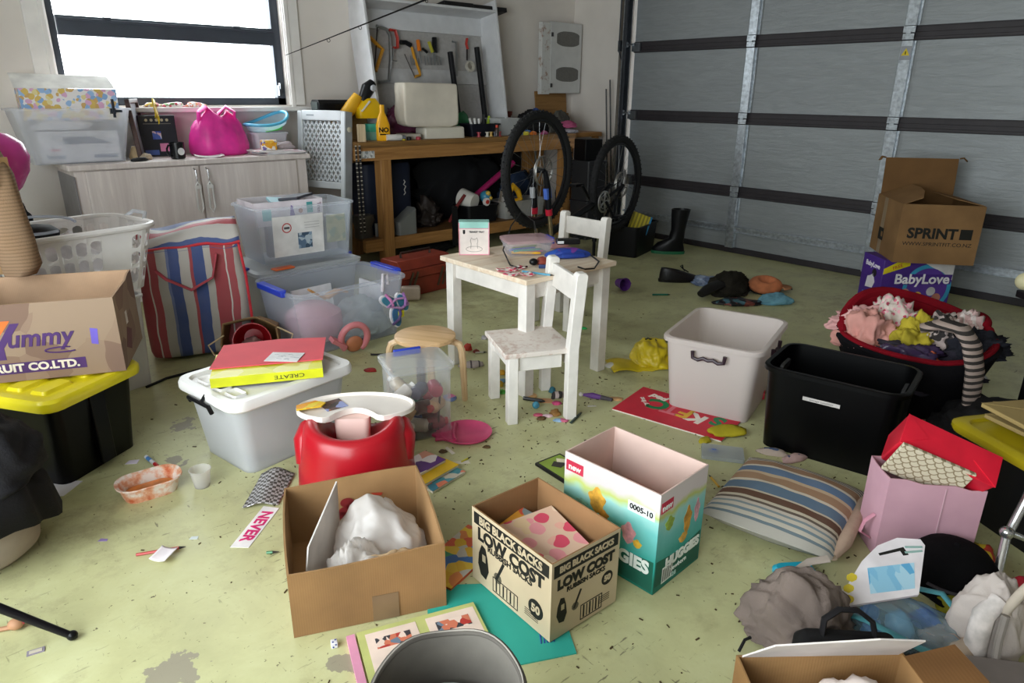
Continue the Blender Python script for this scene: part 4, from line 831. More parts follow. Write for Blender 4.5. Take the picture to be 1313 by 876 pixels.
# rusty white vent cabinet
vp = thing('vent_cabinet', 'white rusty metal cabinet door with two oval grey vents leaning in the back corner', 'cabinet door', (5.06, 4.985, 1.27))
vm = mat('#cfd0cf', .4, .1, .04)
MB().box((.05, 0, .30), (.42, .05, .62)).build('door', vm, vp, bevel=.006)
t_ = NT('rusty_white'); v_ = t_.coord('Object'); t_.col(t_.mix(t_.ramp(t_.noise(v_, 16, 6, .75), [(.53, 0.0), (.66, .9)]), '#cfcfcc', '#8d6244')); rusty = t_.fin(.6)
MB().box((-.215, .0, .29), (.11, .05, .62)).build('hinge_side', rusty, vp, bevel=.004)
for z in (.16, .47): decal([(x*.15, y*.065) for x, y in [(max(-1, min(1, 1.25*cos(2*pi*k/32))), max(-1, min(1, 1.05*sin(2*pi*k/32)))) for k in range(32)]], vp, FRM((.07, -.0255, z), (1, 0, 0), (0, 0, 1)), mat('#6f6e6a', .7, 0, .06, 60), 'vent', .002)
for z in (.06, .5): MB().box((-.145, -.03, z), (.018, .014, .035)).build('hinge', plastic('#3b3b3d'), vp)
for i, (x0, x1) in enumerate(((5.27, 5.33), (5.31, 5.40))):
    o = one(MB().tube([(0, 0, 0), (-.035-.01*i, .08, 1.30+.08*i)], .007, 7).build('thin_rod', mat('#1c1b1c', .4)), ['thin dark rod leaning in the back corner, left of the pair', 'thin dark rod leaning in the back corner, right of the pair'][i], 'rod', (5.27+.035*i, 4.47-.02*i, .002), group='rods in the corner')
o = thing('black_case', 'black box standing on grey crates right of the bench end', 'case', (4.78, 4.33, .70), radians(-6)); MB().box((0, 0, .09), (.20, .16, .185)).build('body', plastic('#0c0c0e', .5), o, bevel=.008); MB().tube([(.06, -.02, .16), (.11, -.02, .12), (.13, -.03, .04)], .022, 8).build('strap', mat('#17171a'), o)
for i in range(2):
    o = thing('grey_crate', ['grey crate at the bottom of the pile beside the bench', 'grey crate on top, under the black box beside the bench'][i], 'crate', (4.80, 4.33, .35*i), 0, 'grey crates'); tub(o, .26, .24, .348, .95, plastic('#2b2b2e', .5), r=.02, lip=.008); MB().box((0, 0, .345), (.24, .22, .004)).build('lid', plastic('#2f2f32', .5), o)
# ================================================================== TOOL SHELF LEANING ON THE WALL
tl = radians(-9.5)
TS = thing('tool_shelf', 'white wooden shelf unit with tool board leaning on the wall over the bench', 'shelf unit', (2.90, 4.73, WT+.042), rot=(tl, 0, 0))
sw = mat('#dcdde0', .5, 0, .04); TL, TD, TH = 1.29, .24, 1.045
for x in (.01, TL-.01): MB().box((x, TD/2, TH/2), (.02, TD, TH)).build('side', sw, TS, bevel=.002)
MB().box((TL/2, TD/2, TH-.09), (TL-.04, TD, .02)).build('shelf', sw, TS, bevel=.002); MB().box((TL/2, TD-.006, TH/2), (TL-.04, .012, TH)).build('back_board', mat('#b3b0ae', .7, 0, .05, 40), TS)
MB().box((TL/2, TD-.02, TH-.17), (TL-.04, .018, .14)).build('top_rail', sw, TS); MB().box((TL/2, TD-.02, .46), (TL-.04, .018, .11)).build('tool_rail', mat('#c4c3c3', .5), TS, bevel=.002)
TMx = Mx.Translation((2.90, 4.73, WT+.042)) @ Mx.Rotation(tl, 4, 'X')
def board(u, v):   # local x, z on the tool board for a place in the view
    n = TMx.to_3x3() @ V((0, -1, 0)); q0 = TMx @ V((0, TD-.03, 0)); d = ray(u, v); k = (q0-EYE).dot(n)/d.dot(n)
    q = TMx.inverted() @ (EYE+d*k); return q.x, q.z
def hung(name, label, cat, pts, r, m, n=8, flat=1.0, y=.0):
    o = thing(name, label, cat); o.matrix_world = TMx @ Mx.Translation((0, TD-.045+y, 0)); return o
def bz(*uv): return [V((board(u, v)[0], 0, board(u, v)[1])) for u, v in uv]
def tool(name, label, cat, parts, group='tools on the tool board'):
    x0, z0 = board(*parts[0][1][0]); c = V((x0, 0, z0))
    o = thing(name, label, cat, group=group); o.matrix_world = TMx @ Mx.Translation((x0, TD-.05, z0))
    for pn, uv, r, m, fl in parts: MB().tube([q-c for q in bz(*uv)], r*1.25, 8, flat=fl).build(pn, m, o)
    return o
yl, rd, st_, blk, orr = plastic('#d9992a'), plastic('#b8382f'), metal('#a9acae', .3), plastic('#17181b'), plastic('#e07a22')
tool('hacksaw', 'yellow framed hacksaw at the left of the tool board', 'saw', [('frame', [(472, 48), (484, 60), (489, 64), (484, 80), (480, 92)], .012, yl, 1), ('blade', [(472, 50), (478, 92)], .004, st_, 1)])
tool('bow_saw', 'silver tube framed bow saw on the left of the tool board', 'saw', [('frame', [(481, 34), (493, 38), (498, 46), (499, 75), (497, 104), (484, 106)], .010, st_, 1), ('blade', [(482, 34), (480, 70), (477, 106)], .006, mat('#2b2826'), .4)])
tool('clamp', 'red clamp handle hanging beside the silver bow saw', 'clamp', [('jaw', [(498, 39), (505, 40), (508, 50), (508, 62), (503, 62)], .014, rd, .6), ('screw', [(503, 62), (502, 78), (507, 79)], .004, st_, 1)])
tool('junior_saw', 'yellow framed saw with a black grip in the middle of the tool board', 'saw', [('frame', [(526, 61), (530, 76), (536, 92), (537, 97), (530, 99)], .009, yl, 1), ('grip', [(512, 55), (518, 55), (525, 59)], .015, blk, 1), ('blade', [(517, 70), (523, 84), (530, 99)], .003, mat('#4a4440'), 1)])
tool('screwdriver', 'orange handled screwdriver in the tool rack', 'screwdriver', [('handle', [(534, 52), (536, 66)], .013, orr, 1), ('shaft', [(536, 66), (539, 82)], .004, st_, 1)])
tool('screwdriver', 'yellow green handled screwdriver in the tool rack', 'screwdriver', [('handle', [(548, 54), (553, 68)], .011, plastic('#b5ae3a'), 1), ('shaft', [(553, 68), (556, 82)], .004, st_, 1)])
tool('screwdriver', 'black handled screwdriver tallest in the tool rack', 'screwdriver', [('handle', [(555, 49), (556, 68)], .017, blk, 1), ('shaft', [(556, 68), (557, 82)], .004, st_, 1)])
tool('knife', 'small black knife between the screwdrivers in the tool rack', 'knife', [('handle', [(540, 63), (546, 68)], .012, blk, .6), ('blade', [(546, 68), (548, 80)], .005, st_, .4)])
for i, u in enumerate((525, 529, 533, 543, 547, 551, 555, 559, 563)):
    tool('spanner', '%s of the small steel spanners along the tool rail' % ['first', 'second', 'third', 'fourth', 'fifth', 'sixth', 'seventh', 'eighth', 'ninth'][i]+' from the left', 'spanner', [('shaft', [(u, 72+(i % 3)), (u+1, 84)], .0045, st_, 1)], 'spanners on the tool rail')
tool('hacksaw', 'slim silver hacksaw at the right of the tool board', 'saw', [('frame', [(578, 54), (583, 55), (584, 75), (584, 98)], .007, st_, 1)])
tool('pliers', 'red handled pliers at the right end of the tool board', 'pliers', [('handle', [(597, 50), (596, 57), (598, 64)], .012, rd, .6), ('jaw', [(597, 64), (597, 78)], .008, mat('#2a2523'), .6)])
for i, (a, b, lb) in enumerate((((568, 70), (573, 107), 'shorter black tube standing behind the canvas bag'), ((602, 64), (611, 138), 'taller black tube standing behind the tool caddy'))):
    A, B = TMx @ (bz(a)[0]+V((0, TD-.13, 0))), TMx @ (bz(b)[0]+V((0, TD-.13, 0))); d = (A-B).normalized(); B2 = B - d*((B.z-WT-.003)/d.z)
    M = MB().tube([V((0, 0, 0)), A-B2], .023, 14); o = M.build('black_tube', plastic('#1a1a1d', .5)); one(o, lb, 'tube', B2, group='black tubes on the bench')
x_, z_ = board(600, 86); o = one(MB().lathe([(.03, -.012), (.045, -.012), (.045, .012), (.03, .012), (.03, -.012)], 22, M=FRM((0, 0, 0), (1, 0, 0), (0, 0, 1))).build('tape_roll', mat('#cfc9bc', .5)), 'white tape roll hung on the right of the tool board', 'tape', TMx @ V((x_, TD-.06, z_)), rot=(tl, 0, 0))
for i, (u0, u1, c, lb) in enumerate(((550, 590, '#1a1a1c', 'black case lying on the top of the tool shelf'), (585, 640, '#131315', 'flat black case at the right on top of the tool shelf'))):
    xa, _ = board(u0, 8); xb, _ = board(u1, 8); q = TMx @ V(((xa+xb)/2, .10, TH-.078)); o = thing('flat_case', lb, 'case', q, rot=(tl, 0, 0), group='cases on the tool shelf'); MB().box((-.03*i, 0, .02), (xb-xa-.02-.06*i, .16-.03*i, .036)).build('body', mat(c, .5), o, bevel=.004)
# fishing rod held on the shelf, tip over the window
A, B = onY(560, -6, 4.62), onY(366, 71, 4.45)
fr = thing('fishing_rod', 'thin black fishing rod sticking out from the tool shelf across the window', 'fishing rod', A)
MB().tube([(0, 0, 0), (B-A)*.5, B-A], [.007, .0045, .002], 8).tube([(0, 0, 0), (A-B)*.35], [.007, .012], 8).build('blank', mat('#17171a', .35), fr)
for k in (.08, .55, .75): MB().tube([(B-A)*k+V((.0, -.004, -.012))+V((.011*cos(a), 0, .011*sin(a))) for a in [2*pi*i/12 for i in range(12)]], .002, 5, closed=True).build('line_guide', metal('#3a3a3c'), fr)
# ================================================================== FOLDING STEP PANEL AND STRAP BETWEEN CUPBOARD AND BENCH
fs = thing('plastic_screen', 'pale plastic panel with diamond lattice standing between cupboard and bench', 'panel', (2.352, 4.735, 0), 0, rot=(radians(-6), 0, radians(-69)))
gm = plastic('#d6dade', .4); PW, PH = .44, 1.13
for c, d in (((-PW/2+.02, 0, PH/2), (.045, .05, PH)), ((PW/2-.02, 0, PH/2), (.045, .05, PH)), ((0, 0, PH-.03), (PW-.08, .05, .07)), ((0, 0, .62), (PW-.08, .05, .05)), ((0, 0, .04), (PW-.08, .05, .08)), ((0, 0, .50), (PW-.08, .03, .03))): MB().box(c, d).build('frame', gm, fs, bevel=.006)
M = MB(); zl0, zl1, xl = .645, PH-.065, PW/2-.04; st2 = .042
k = -12
while k*st2*2 < 1.5:
    for sg in (-1, 1):
        pts = []
        for j in range(61):
            x = -xl+2*xl*j/60; z = zl0+(k*st2*1.5)+sg*(x)*1.6
            if zl0 <= z <= zl1: pts.append((x, 0, z))
        if len(pts) > 2: M.bar(pts[0], pts[-1], .011, .016, up=(0, 1, 0))
    k += 1
M.build('lattice', gm, fs)
MB().box((PW/2+.006, 0, PH/2), (.012, .075, PH)).build('side_rail', mat('#a9adb2', .4), fs, bevel=.003); MB().lathe([(.018, 0), (.018, .012), (.01, .016)], 14, M=FRM((PW/2+.012, 0, PH-.12), (0, 1, 0), (0, 0, 1))).build('knob', plastic('#cfc8b4'), fs)
decal(rect(.07, .01), fs, FRM((-.1, -.0255, PH-.03), (1, 0, 0), (0, 0, 1)), mat('#9aa0a8'), 'print')
st3 = stripes('beaded', [(.5, '#1d1c20'), (.2, '#cfc8bc'), (.3, '#1d1c20')], .03, 2, .7)
for i, x in enumerate((2.635, 2.665)): one(MB().box((0, 0, .31), (.012, .006, .62)).build('beaded_strap', st3), ['beaded black strap hanging at the bench end, left one', 'beaded black strap hanging at the bench end, right one'][i], 'strap', (x-.10, 4.478, .28), group='beaded straps')
# ================================================================== BICYCLE UPSIDE DOWN
FH, RH = V((3.225, 3.35, .78)), V((4.24, 3.53, .60)); bd = (RH-FH); bd.z = 0; bd.normalize()
BI = thing('bicycle', 'black mountain bike standing upside down in front of the workbench', 'bicycle', (3.72, 3.45, 0))
bo = V((3.72, 3.45, 0)); sd = bd.cross(V((0, 0, 1))).normalized()
if sd.y > 0: sd = -sd
tyre = mat('#141416', .8, 0, .1, 40); bfm = plastic('#121317', .35); stl = metal('#8c8f92', .3)
def onplane(u, v, off=0.0):
    d = ray(u, v); n = sd; k = (FH+sd*off-EYE).dot(n)/d.dot(n); return EYE+d*k
def wheel(c, r, disc):
    w_ = MB(); pts = lambda rad, off=0: [c-bo+bd*(rad*cos(2*pi*i/48))+V((0, 0, rad*sin(2*pi*i/48)))+sd*off for i in range(48)]
    t = MB().tube(pts(r-.028), .028, 10, closed=True).build('tyre', tyre, BI)
    kn = MB()
    for i in range(60):
        a = 2*pi*i/60
        for s in (-1, 0, 1):
            rad = r-.028+.028*cos(s*.75); off = .028*sin(s*.75); a2 = a+(.05 if s else 0)
            q = c-bo+bd*(rad*cos(a2))+V((0, 0, rad*sin(a2)))+sd*off; kn.bar(q-sd*.005, q+sd*.005, .009, .007)
    kn.build('tread', tyre, t)
    MB().tube(pts(r-.062), .012, 8, closed=True, flat=1).build('rim', plastic('#1b1c1f'), BI)
    sp = MB()
    for i in range(28):
        a = 2*pi*i/28; s = 1 if i % 2 else -1
        sp.tube([c-bo+bd*(.02*cos(a+.6*s))+V((0, 0, .02*sin(a+.6*s)))+sd*.025*s, c-bo+bd*((r-.07)*cos(a))+V((0, 0, (r-.07)*sin(a)))], .0012, 4)
    sp.build('spokes', stl, BI)
    MB().tube([c-bo-sd*.05, c-bo+sd*.05], .016, 12).build('hub', bfm, BI)
    d = MB()
    d.tube([c-bo+bd*(.095*cos(2*pi*i/30))+V((0, 0, .095*sin(2*pi*i/30)))+sd*.042 for i in range(30)], .010, 6, closed=True, flat=.25)
    for i in range(6):
        a = 2*pi*i/6; d.tube([c-bo+bd*(.02*cos(a))+V((0, 0, .02*sin(a)))+sd*.042, c-bo+bd*(.045*cos(a+.5))+V((0, 0, .045*sin(a+.5)))+sd*.042, c-bo+bd*(.095*cos(a+.7))+V((0, 0, .095*sin(a+.7)))+sd*.042], .005, 5)
    d.build('brake_disc', metal('#94938f', .4), BI)
wheel(FH, .375, 1); wheel(RH, .365, 1)
crown = FH-bo+V((.0, 0, -.50))+bd*.09; 
for s in (-1, 1):
    a = FH-bo+sd*.055*s; b = crown+sd*.062*s; m_ = a+(b-a)*.52
    MB().tube([a, a+(b-a)*.2+bd*.01, m_], [.016, .022, .02], 10).build('fork_lower', bfm, BI)
    MB().tube([m_-(b-a)*.02, m_+(b-a)*.06], .024, 10).build('fork_seal', plastic('#c5203a'), BI)
    MB().tube([m_, b], .016, 10).build('fork_stanchion', metal('#b3a184', .25), BI)
    MB().bar(a+(b-a)*.22+sd*.002, a+(b-a)*.36+sd*.002, .03, .046).build('decal_band', mat('#4d6cc0' if s > 0 else '#c9ccd2', .4), BI)
MB().tube([crown-sd*.08, crown, crown+sd*.08], .022, 10).build('crown', bfm, BI)
bar_c = crown+bd*.02+V((0, 0, -.17))
MB().tube([bar_c-sd*.36+bd*.05, bar_c-sd*.15+bd*.02, bar_c, bar_c+sd*.15+bd*.02, bar_c+sd*.36+bd*.05], .015, 10).build('handlebar', bfm, BI)
for s in (-1, 1): MB().tube([bar_c+sd*.25*s+bd*.036, bar_c+sd*.37*s+bd*.051], .018, 10).build('grip', tyre, BI)
MB().tube([crown, bar_c], .018, 10).build('stem', bfm, BI)
bb_ = onplane(767, 258)-bo; hd = crown+V((0, 0, -.02))+bd*.02; seat_t = bb_+bd*(-.02)+V((0, 0, -.36)); 
hd2 = hd+bd*.05+V((0, 0, .09))
MB().tube([hd2, bb_], [.026, .022], 12).build('down_tube', bfm, BI); MB().tube([hd+V((0, 0, -.03)), bb_+V((0, 0, -.22))-bd*.02], .02, 12).build('top_tube', bfm, BI)
MB().tube([bb_, bb_+V((0, 0, -.30))-bd*.03], .018, 12).build('seat_tube', bfm, BI)
for s in (-1, 1):
    MB().tube([bb_+sd*.03*s, (RH-bo)+sd*.06*s], .012, 8).build('chain_stay', bfm, BI); MB().tube([bb_+V((0, 0, -.20))+sd*.02*s, (RH-bo)+sd*.06*s], .010, 8).build('seat_stay', bfm, BI)
sq = bb_+V((0, 0, -.30))-bd*.03
sdl = V((sq.x, sq.y, .035))
MB().tube([sq, sdl], .012, 8).build('seat_post', bfm, BI)
MB().tube([sdl-bd*.14, sdl-bd*.02, sdl+bd*.11], [.02, .035, .07], 12, flat=.5).build('saddle', bfm, BI)
ck = MB().tube([bb_+bd*(.075*cos(2*pi*i/30))+V((0, 0, .075*sin(2*pi*i/30)))+sd*.05 for i in range(30)], .007, 6, closed=True)
ck.tube([bb_+bd*(.05*cos(2*pi*i/30))+V((0, 0, .05*sin(2*pi*i/30)))+sd*.05 for i in range(30)], .004, 6, closed=True)
for i in range(5):
    a = 2*pi*i/5; ck.tube([bb_+sd*.05, bb_+sd*.05+bd*(.07*cos(a))+V((0, 0, .07*sin(a)))], .007, 6)
ck.build('chainring', metal('#b5b5b5', .3), BI)
for s, e in ((1, bd*.12+V((0, 0, -.12))), (-1, bd*-.12+V((0, 0, .12)))):
    q = bb_+sd*.07*s; MB().tube([q, q+e], .011, 8).build('crank', bfm, BI); MB().box((q+e)+sd*.05*s, (.09, .07, .02)).build('pedal', bfm, BI, bevel=.004)
MB().tube([(RH-bo)+sd*.05+bd*(.04*cos(2*pi*i/20))+V((0, 0, .04*sin(2*pi*i/20))) for i in range(20)], .008, 6, closed=True).build('cassette', metal('#9a9a9c', .3), BI)
MB().tube([(RH-bo)+sd*.06, (RH-bo)+sd*.06+V((0, 0, .06))+bd*.02, (RH-bo)+sd*.06+V((0, 0, .11))], .012, 8).build('derailleur', metal('#a8a8aa', .3), BI)
MB().tube([(RH-bo)+sd*.05+V((0, 0, .04)), bb_+sd*.05+V((0, 0, .075))], .004, 5).tube([(RH-bo)+sd*.05+V((0, 0, -.04)), bb_+sd*.05+V((0, 0, -.075))], .004, 5).build('chain', mat('#3a3a3b', .4, .8), BI)
# ---- black crate, its contents and the gumboot
bc = at(808, 335)
o = thing('crate', 'black plastic crate of odds and ends beneath the upturned bike', 'crate', (bc.x+.27, bc.y+.25, 0), radians(17)); CRX, CRY = bc.x+.27, bc.y+.25
tub(o, .48, .36, .25, .92, plastic('#121214', .4), r=.03)
one(heap('black_bag', .13, .085, .22, mat('#16161a', .8), seed=91), 'black bag stuffed in the crate beneath the bike', 'bag', (CRX+.08, CRY+.05, .01), 0)
o = thing('sponge_block', 'yellow and blue striped block sticking out of the black crate', 'block', (CRX-.02, CRY-.10, .21), 0, rot=(radians(-14), radians(20), VA))
MB().box((0, 0, .05), (.15, .03, .15)).build('body', stripes('yellow_ribs', [(.5, '#cdbb2e'), (.5, '#8f8428')], .03, 0, .6), o, bevel=.004); MB().box((.082, 0, .05), (.012, .034, .155)).build('edge', plastic('#2f86b8'), o)
p = at(868, 326)
o = thing('gumboot', 'black gumboot with a green sole by the garage door', 'boot', (p.x, p.y+.04, 0), VA+radians(-8))
def br_(cx, z, rx, ry): return [(cx+rx*cos(2*pi*i/20), ry*sin(2*pi*i/20), z) for i in range(20)]
MB().loft([br_(-.045, .02, .135, .045), br_(-.045, .05, .13, .048), br_(-.03, .09, .105, .047), br_(.015, .13, .065, .048), br_(.025, .2, .058, .05), br_(.03, .30, .07, .06), br_(.035, .37, .078, .065), br_(.035, .372, .07, .058), br_(.03, .25, .05, .045)]).build('shaft', plastic('#141416', .35), o)
MB().loft([br_(-.045, 0, .138, .05), br_(-.045, .024, .14, .052)]).build('sole', plastic('#1f6b46', .5), o)
# ================================================================== CHILD TABLE, CHAIRS AND STOOL
ww = mat('#e9e4de', .45, 0, .05, 14); wtop = wood('#ead9c4', '#d8bd9f', 0, 'scrubbed_pine', .55, 2)
def pine_white():
    t = NT('worn_white_paint'); vec = t.coord('Object'); n1 = t.noise(vec, 6, 5, .7); n2 = t.noise(vec, 40, 3, .7)
    t.col(t.mix(t.ramp(t.math('MULTIPLY', n1, n2), [(.25, 0.0), (.38, .6)]), '#e6dcd4', '#b58a78')); return t.fin(.5)
worn = pine_white()
TZ = .535
tb = thing('play_table', 'small white wooden play table in the middle of the floor', 'table', (2.155, 2.30, 0), radians(-.5))
tL, tW = .56, .60
tp = MB().box((0, 0, TZ-.011), (tL, tW, .022)).build('tabletop', [wtop], tb, bevel=.003); ww2 = ww
for s in (-1, 1): MB().box((0, s*(tW/2-.05), TZ-.06), (tL-.09, .02, .08)).build('apron', ww, tb, bevel=.002); MB().box((s*(tL/2-.05), 0, TZ-.06), (.02, tW-.09, .08)).build('apron', ww, tb, bevel=.002)
for sx in (-1, 1):
    for sy in (-1, 1): MB().box((sx*(tL/2-.045), sy*(tW/2-.045), (TZ-.022)/2), (.052, .052, TZ-.022)).build('leg', ww, tb, bevel=.003)
def play_chair(label, loc, rz):
    c = thing('play_chair', label, 'chair', loc, rz, 'child chairs')
    sw_, sdp, sh, bh = .305, .285, .303, .61     # backrest along local +x, seat runs to -x
    MB().box((-.005, 0, sh-.01), (sdp+.01, sw_, .02)).build('seat', worn, c, bevel=.003)
    for y in (-1, 1):
        MB().box((-sdp/2+.025, y*(sw_/2-.022), (sh-.02)/2), (.042, .042, sh-.02)).build('leg', ww, c, bevel=.003)
        M = MB(); M.prism([(sdp/2-.04, 0), (sdp/2+.004, 0), (sdp/2+.004, sh), (sdp/2+.03, bh-.01), (sdp/2+.018, bh), (sdp/2-.008, bh), (sdp/2-.018, bh-.01), (sdp/2-.04, sh)], -.021, .021, 0, FRM((0, y*(sw_/2-.0), 0), (1, 0, 0), (0, 0, 1))).build('back_post', ww, c, bevel=.003)
        MB().box((-.01, y*(sw_/2-.024), sh-.05), (sdp-.09, .02, .06)).build('side_rail', ww, c, bevel=.002)
    MB().box((sdp/2+.004, 0, bh-.075), (.018, sw_-.04, .10)).build('back_slat', ww, c, bevel=.003); MB().box((-sdp/2+.03, 0, sh-.05), (.02, sw_-.08, .06)).build('front_rail', ww, c, bevel=.002); MB().box((sdp/2-.02, 0, sh-.05), (.02, sw_-.05, .06)).build('back_rail', ww, c, bevel=.002)
    return c
a = at(655, 543); b = at(732, 533); d_ = (b-a); ang = atan2(d_.y, d_.x)
fwd = V((cos(ang), sin(ang), 0)); side = V((-sin(ang), cos(ang), 0))
play_chair('white child chair with a stained seat in front of the play table', a+fwd*.122+side*.135, ang)
play_chair('white child chair behind the play table, nearer the bicycle', at(717, 428)+V((.185, .14, 0)), radians(2))
st_w = wood('#dcb78a', '#c69d6c', 0, 'bent_birch', .45); st_l = wood('#e2c49c', '#cfa97c', 2, 'bent_birch_leg', .45)
stl_ = thing('stool', 'round birch stool with bent legs beside the clear tall box', 'stool', (1.565, 2.29, 0), radians(-60)); stl_.scale = (1, 1, .92)
MB().lathe([(.124, .302), (.128, .306), (.128, .32), (.122, .324)], 36).build('seat', st_w, stl_); MB().lathe([(.085, .28), (.085, .302)], 30).build('seat_ring', st_l, stl_)
for k in range(4):
    a_ = radians(90*k+18); pts = [(.075, .291), (.118, .29), (.143, .277), (.152, .25), (.157, .19), (.163, .0)]
    MB().tube([(r*cos(a_), r*sin(a_), z) for r, z in pts], [.018, .02, .021, .021, .02, .017], 8, flat=.75).build('leg', st_l, stl_)
# ---- on the table
def on_table(u, v): return at(u, v, TZ+.001)
p = on_table(609, 327)
o = thing('trinket_box', 'small pink edged box with a mint lid and cat drawing on the play table', 'box', p+V((.02, .03, 0)), VA+radians(3))
MB().box((0, 0, .062), (.14, .07, .124)).build('body', mat('#e8dcd6', .6), o, bevel=.002); MB().box((0, 0, .14), (.142, .072, .03)).build('lid', mat('#9fd6cc', .5), o, bevel=.002)
pk = mat('#e89cae', .5); f = FRM((0, -.0352, 0), (1, 0, 0), (0, 0, 1))
for r_ in (rect(.004, .15, -.069, .077), rect(.004, .15, .069, .077), rect(.14, .004, 0, .002), rect(.14, .003, 0, .124)): decal(r_, o, f, pk, 'edge_band', .0012)
text('TRINKET TRAY', .0105, o, f @ Mx.Translation((.012, .108, .001)), DARK(), bold=.0003); decal([(-.052, .118), (-.041, .118), (-.041, .102), (-.0465, .097), (-.052, .102)], o, f, DARK(), 'badge')
ln = mat('#8b8580'); MB().tube([(.038*cos(2*pi*i/26), .028+.013*sin(2*pi*i/26), .001) for i in range(26)], .0008, 4, closed=True, M=f).tube([(-.016, .03, .001), (-.014, .055, .001), (-.018, .066, .001), (-.012, .082, .001), (-.006, .074, .001), (.006, .074, .001), (.012, .082, .001), (.018, .066, .001), (.014, .055, .001), (.016, .03, .001)], .0008, 4, M=f).build('cat_drawing', ln, o)
p = on_table(680, 330)
o = thing('craft_box', 'clear craft box with a pink lid and blue clip full of pens on the table', 'box', p+V((.055, .085, 0)), VA+radians(18)); CB = p+V((.055, .085, 0)); R2 = RZ(VA+radians(18), CB)
tub(o, .22, .16, .06, .95, clear('#ece8ee', .12, .12), r=.02, lip=.006); MB().loft([rr(.23, .17, .025, .06), rr(.232, .172, .025, .072), rr(.2, .14, .02, .078)]).build('lid', clear('#ecc9cf', .35, .2), o); MB().box((.118, 0, .06), (.014, .09, .03)).build('clip', plastic('#2c3fb0'), o, bevel=.003)
for i, (c, n) in enumerate((('#e0a92c', 'yellow'), ('#3a9a8c', 'teal'), ('#c85a8a', 'pink'), ('#3c67b8', 'blue'), ('#b8743a', 'orange'), ('#6b9a3c', 'green'), ('#b8b0a8', 'white'))):
    one(MB().tube([(-.07, 0, 0), (.05, 0, 0), (.065, 0, 0), (.07, 0, 0)], [.006, .006, .004, .001], 8).build('felt_pen', plastic(c)), '%s felt pen inside the clear craft box on the table' % n, 'pen', R2 @ V((-.02+.012*(i % 3), -.055+.018*i, .012+.008*(i % 2))), VA+radians(18+(i*23) % 40-20), 'pens in the craft box')
p = on_table(728, 331)
o = thing('pencil_case', 'blue and pink zipped pencil case on the play table', 'pencil case', p+V((.02, .02, 0)), VA+radians(12)); heap('body', .105, .05, .035, collage('case_print', ['#27439c', '#27439c', '#2d55b0', '#7a3f9a', '#27439c'], 18), o, 95, fold=.1, lump=.15)
o = thing('power_adapter', 'black power adapter with coiled cable resting on the blue pencil case', 'adapter', p+V((.06, .06, .05)), VA+radians(8)); MB().box((0, 0, .012), (.11, .05, .024)).build('body', plastic('#161618'), o, bevel=.005); MB().box((-.04, -.026, .012), (.03, .002, .012)).build('label', mat('#d8d8d8'), o)
q = o.location; Ri = RZ(VA+radians(8), q).inverted()
pp = [on_table(u, v)+V((0, 0, h)) for u, v, h in ((690, 323, .05), (684, 312, .11), (668, 300, .12), (655, 310, .08), (645, 326, .02), (654, 341, .004), (665, 345, .004), (676, 343, .004))]
MB().tube([Ri @ x for x in pp], .0035, 7).tube([Ri @ (on_table(u, v)+V((0, 0, .006))) for u, v in ((742, 322), (755, 327), (768, 337), (762, 346), (750, 347), (741, 344))], .0035, 7).build('cable', plastic('#111113'), o)
MB().ball(Ri @ (on_table(684, 341)+V((0, 0, .018))), .02, .016, .016, 8).build('plug', plastic('#121214'), o)
one(heap('pink_pouch', .06, .03, .03, mat('#d9a0a4', .6), seed=97, sub=3), 'pink fabric scrap behind the adapter on the table', 'pouch', on_table(718, 317), 0)
one(heap('red_pouch', .035, .03, .025, mat('#a34a3c', .6), seed=98, sub=3), 'rust red scrap beside the plug on the table', 'scrap', on_table(695, 338), 0)
cm = collage('card_print', ['#d9405f', '#f0e6e0', '#e8879a', '#f4efe8', '#c83a58'], 60)
for i, (u, v, r, lb) in enumerate(((650, 347, 10, 'red and white sticker sheet at the front of the table'), (662, 345, 40, 'red and white sticker sheet nearest the plug on the table'), (656, 353, -20, 'small red and white sticker scrap at the table front edge'), (676, 354, 25, 'red and white sticker strip beside the blue pencil'))):
    paper('sticker_sheet', rect(.09-.012*i, .05), cm, lb, 'stickers', on_table(u, v)+V((0, 0, .0015*i)), VA+radians(r), curl=.004, group='stickers on the table')
def pencil(label, c, p, a, L=.13, r=.0042, cat='pencil', name='pencil', tip='#2b2622'):
    o = thing(name, label, cat, p+V((0, 0, r+.0005)), a); MB().tube([(-L/2, 0, 0), (L/2-.018, 0, 0)], r, 6).build('body', plastic(c), o); MB().tube([(L/2-.018, 0, 0), (L/2-.004, 0, 0), (L/2, 0, 0)], [r, r*.35, .0005], 6).build('tip', mat(tip), o); return o
pencil('light blue pencil on the table near the front chair', '#5fa8c8', on_table(690, 352), VA+radians(-28), .15)
one(MB().box((0, 0, .008), (.05, .012, .016)).build('blue_block', plastic('#2b3f6f'), bevel=.002), 'dark blue block on the table left of the chair back', 'block', on_table(698, 344), VA)
# ================================================================== TALL CLEAR BOX OF CRAFT BITS
A_ = thing('craft_tub', 'clear tall box of craft bottles with a blue clip in front of the stool', 'box', (1.372, 2.078, 0), radians(-17))
tub(A_, .235, .20, .28, .97, clear('#eef1f6', .06, .08), r=.02, lip=.005)
MB().loft([rr(.25, .215, .03, .28), rr(.253, .218, .03, .296), rr(.22, .19, .02, .302)]).build('lid', clear('#eef1f6', .13, .12), A_); MB().box((.0, .111, .29), (.11, .014, .028)).build('clip', plastic('#2c46c0'), A_, bevel=.003)
Rt = RZ(radians(-17), (1.372, 2.078, .006)); k = 0
cols = ['#1f6a5a', '#c9c2b8', '#8b2f3c', '#d8d2c8', '#3c4a86', '#7a2230', '#b99a70', '#5c2f2c', '#c8a078', '#e0dcd6', '#2f7a68', '#b8404a', '#d0c8c0', '#4c4a58', '#943040', '#c4b49a']
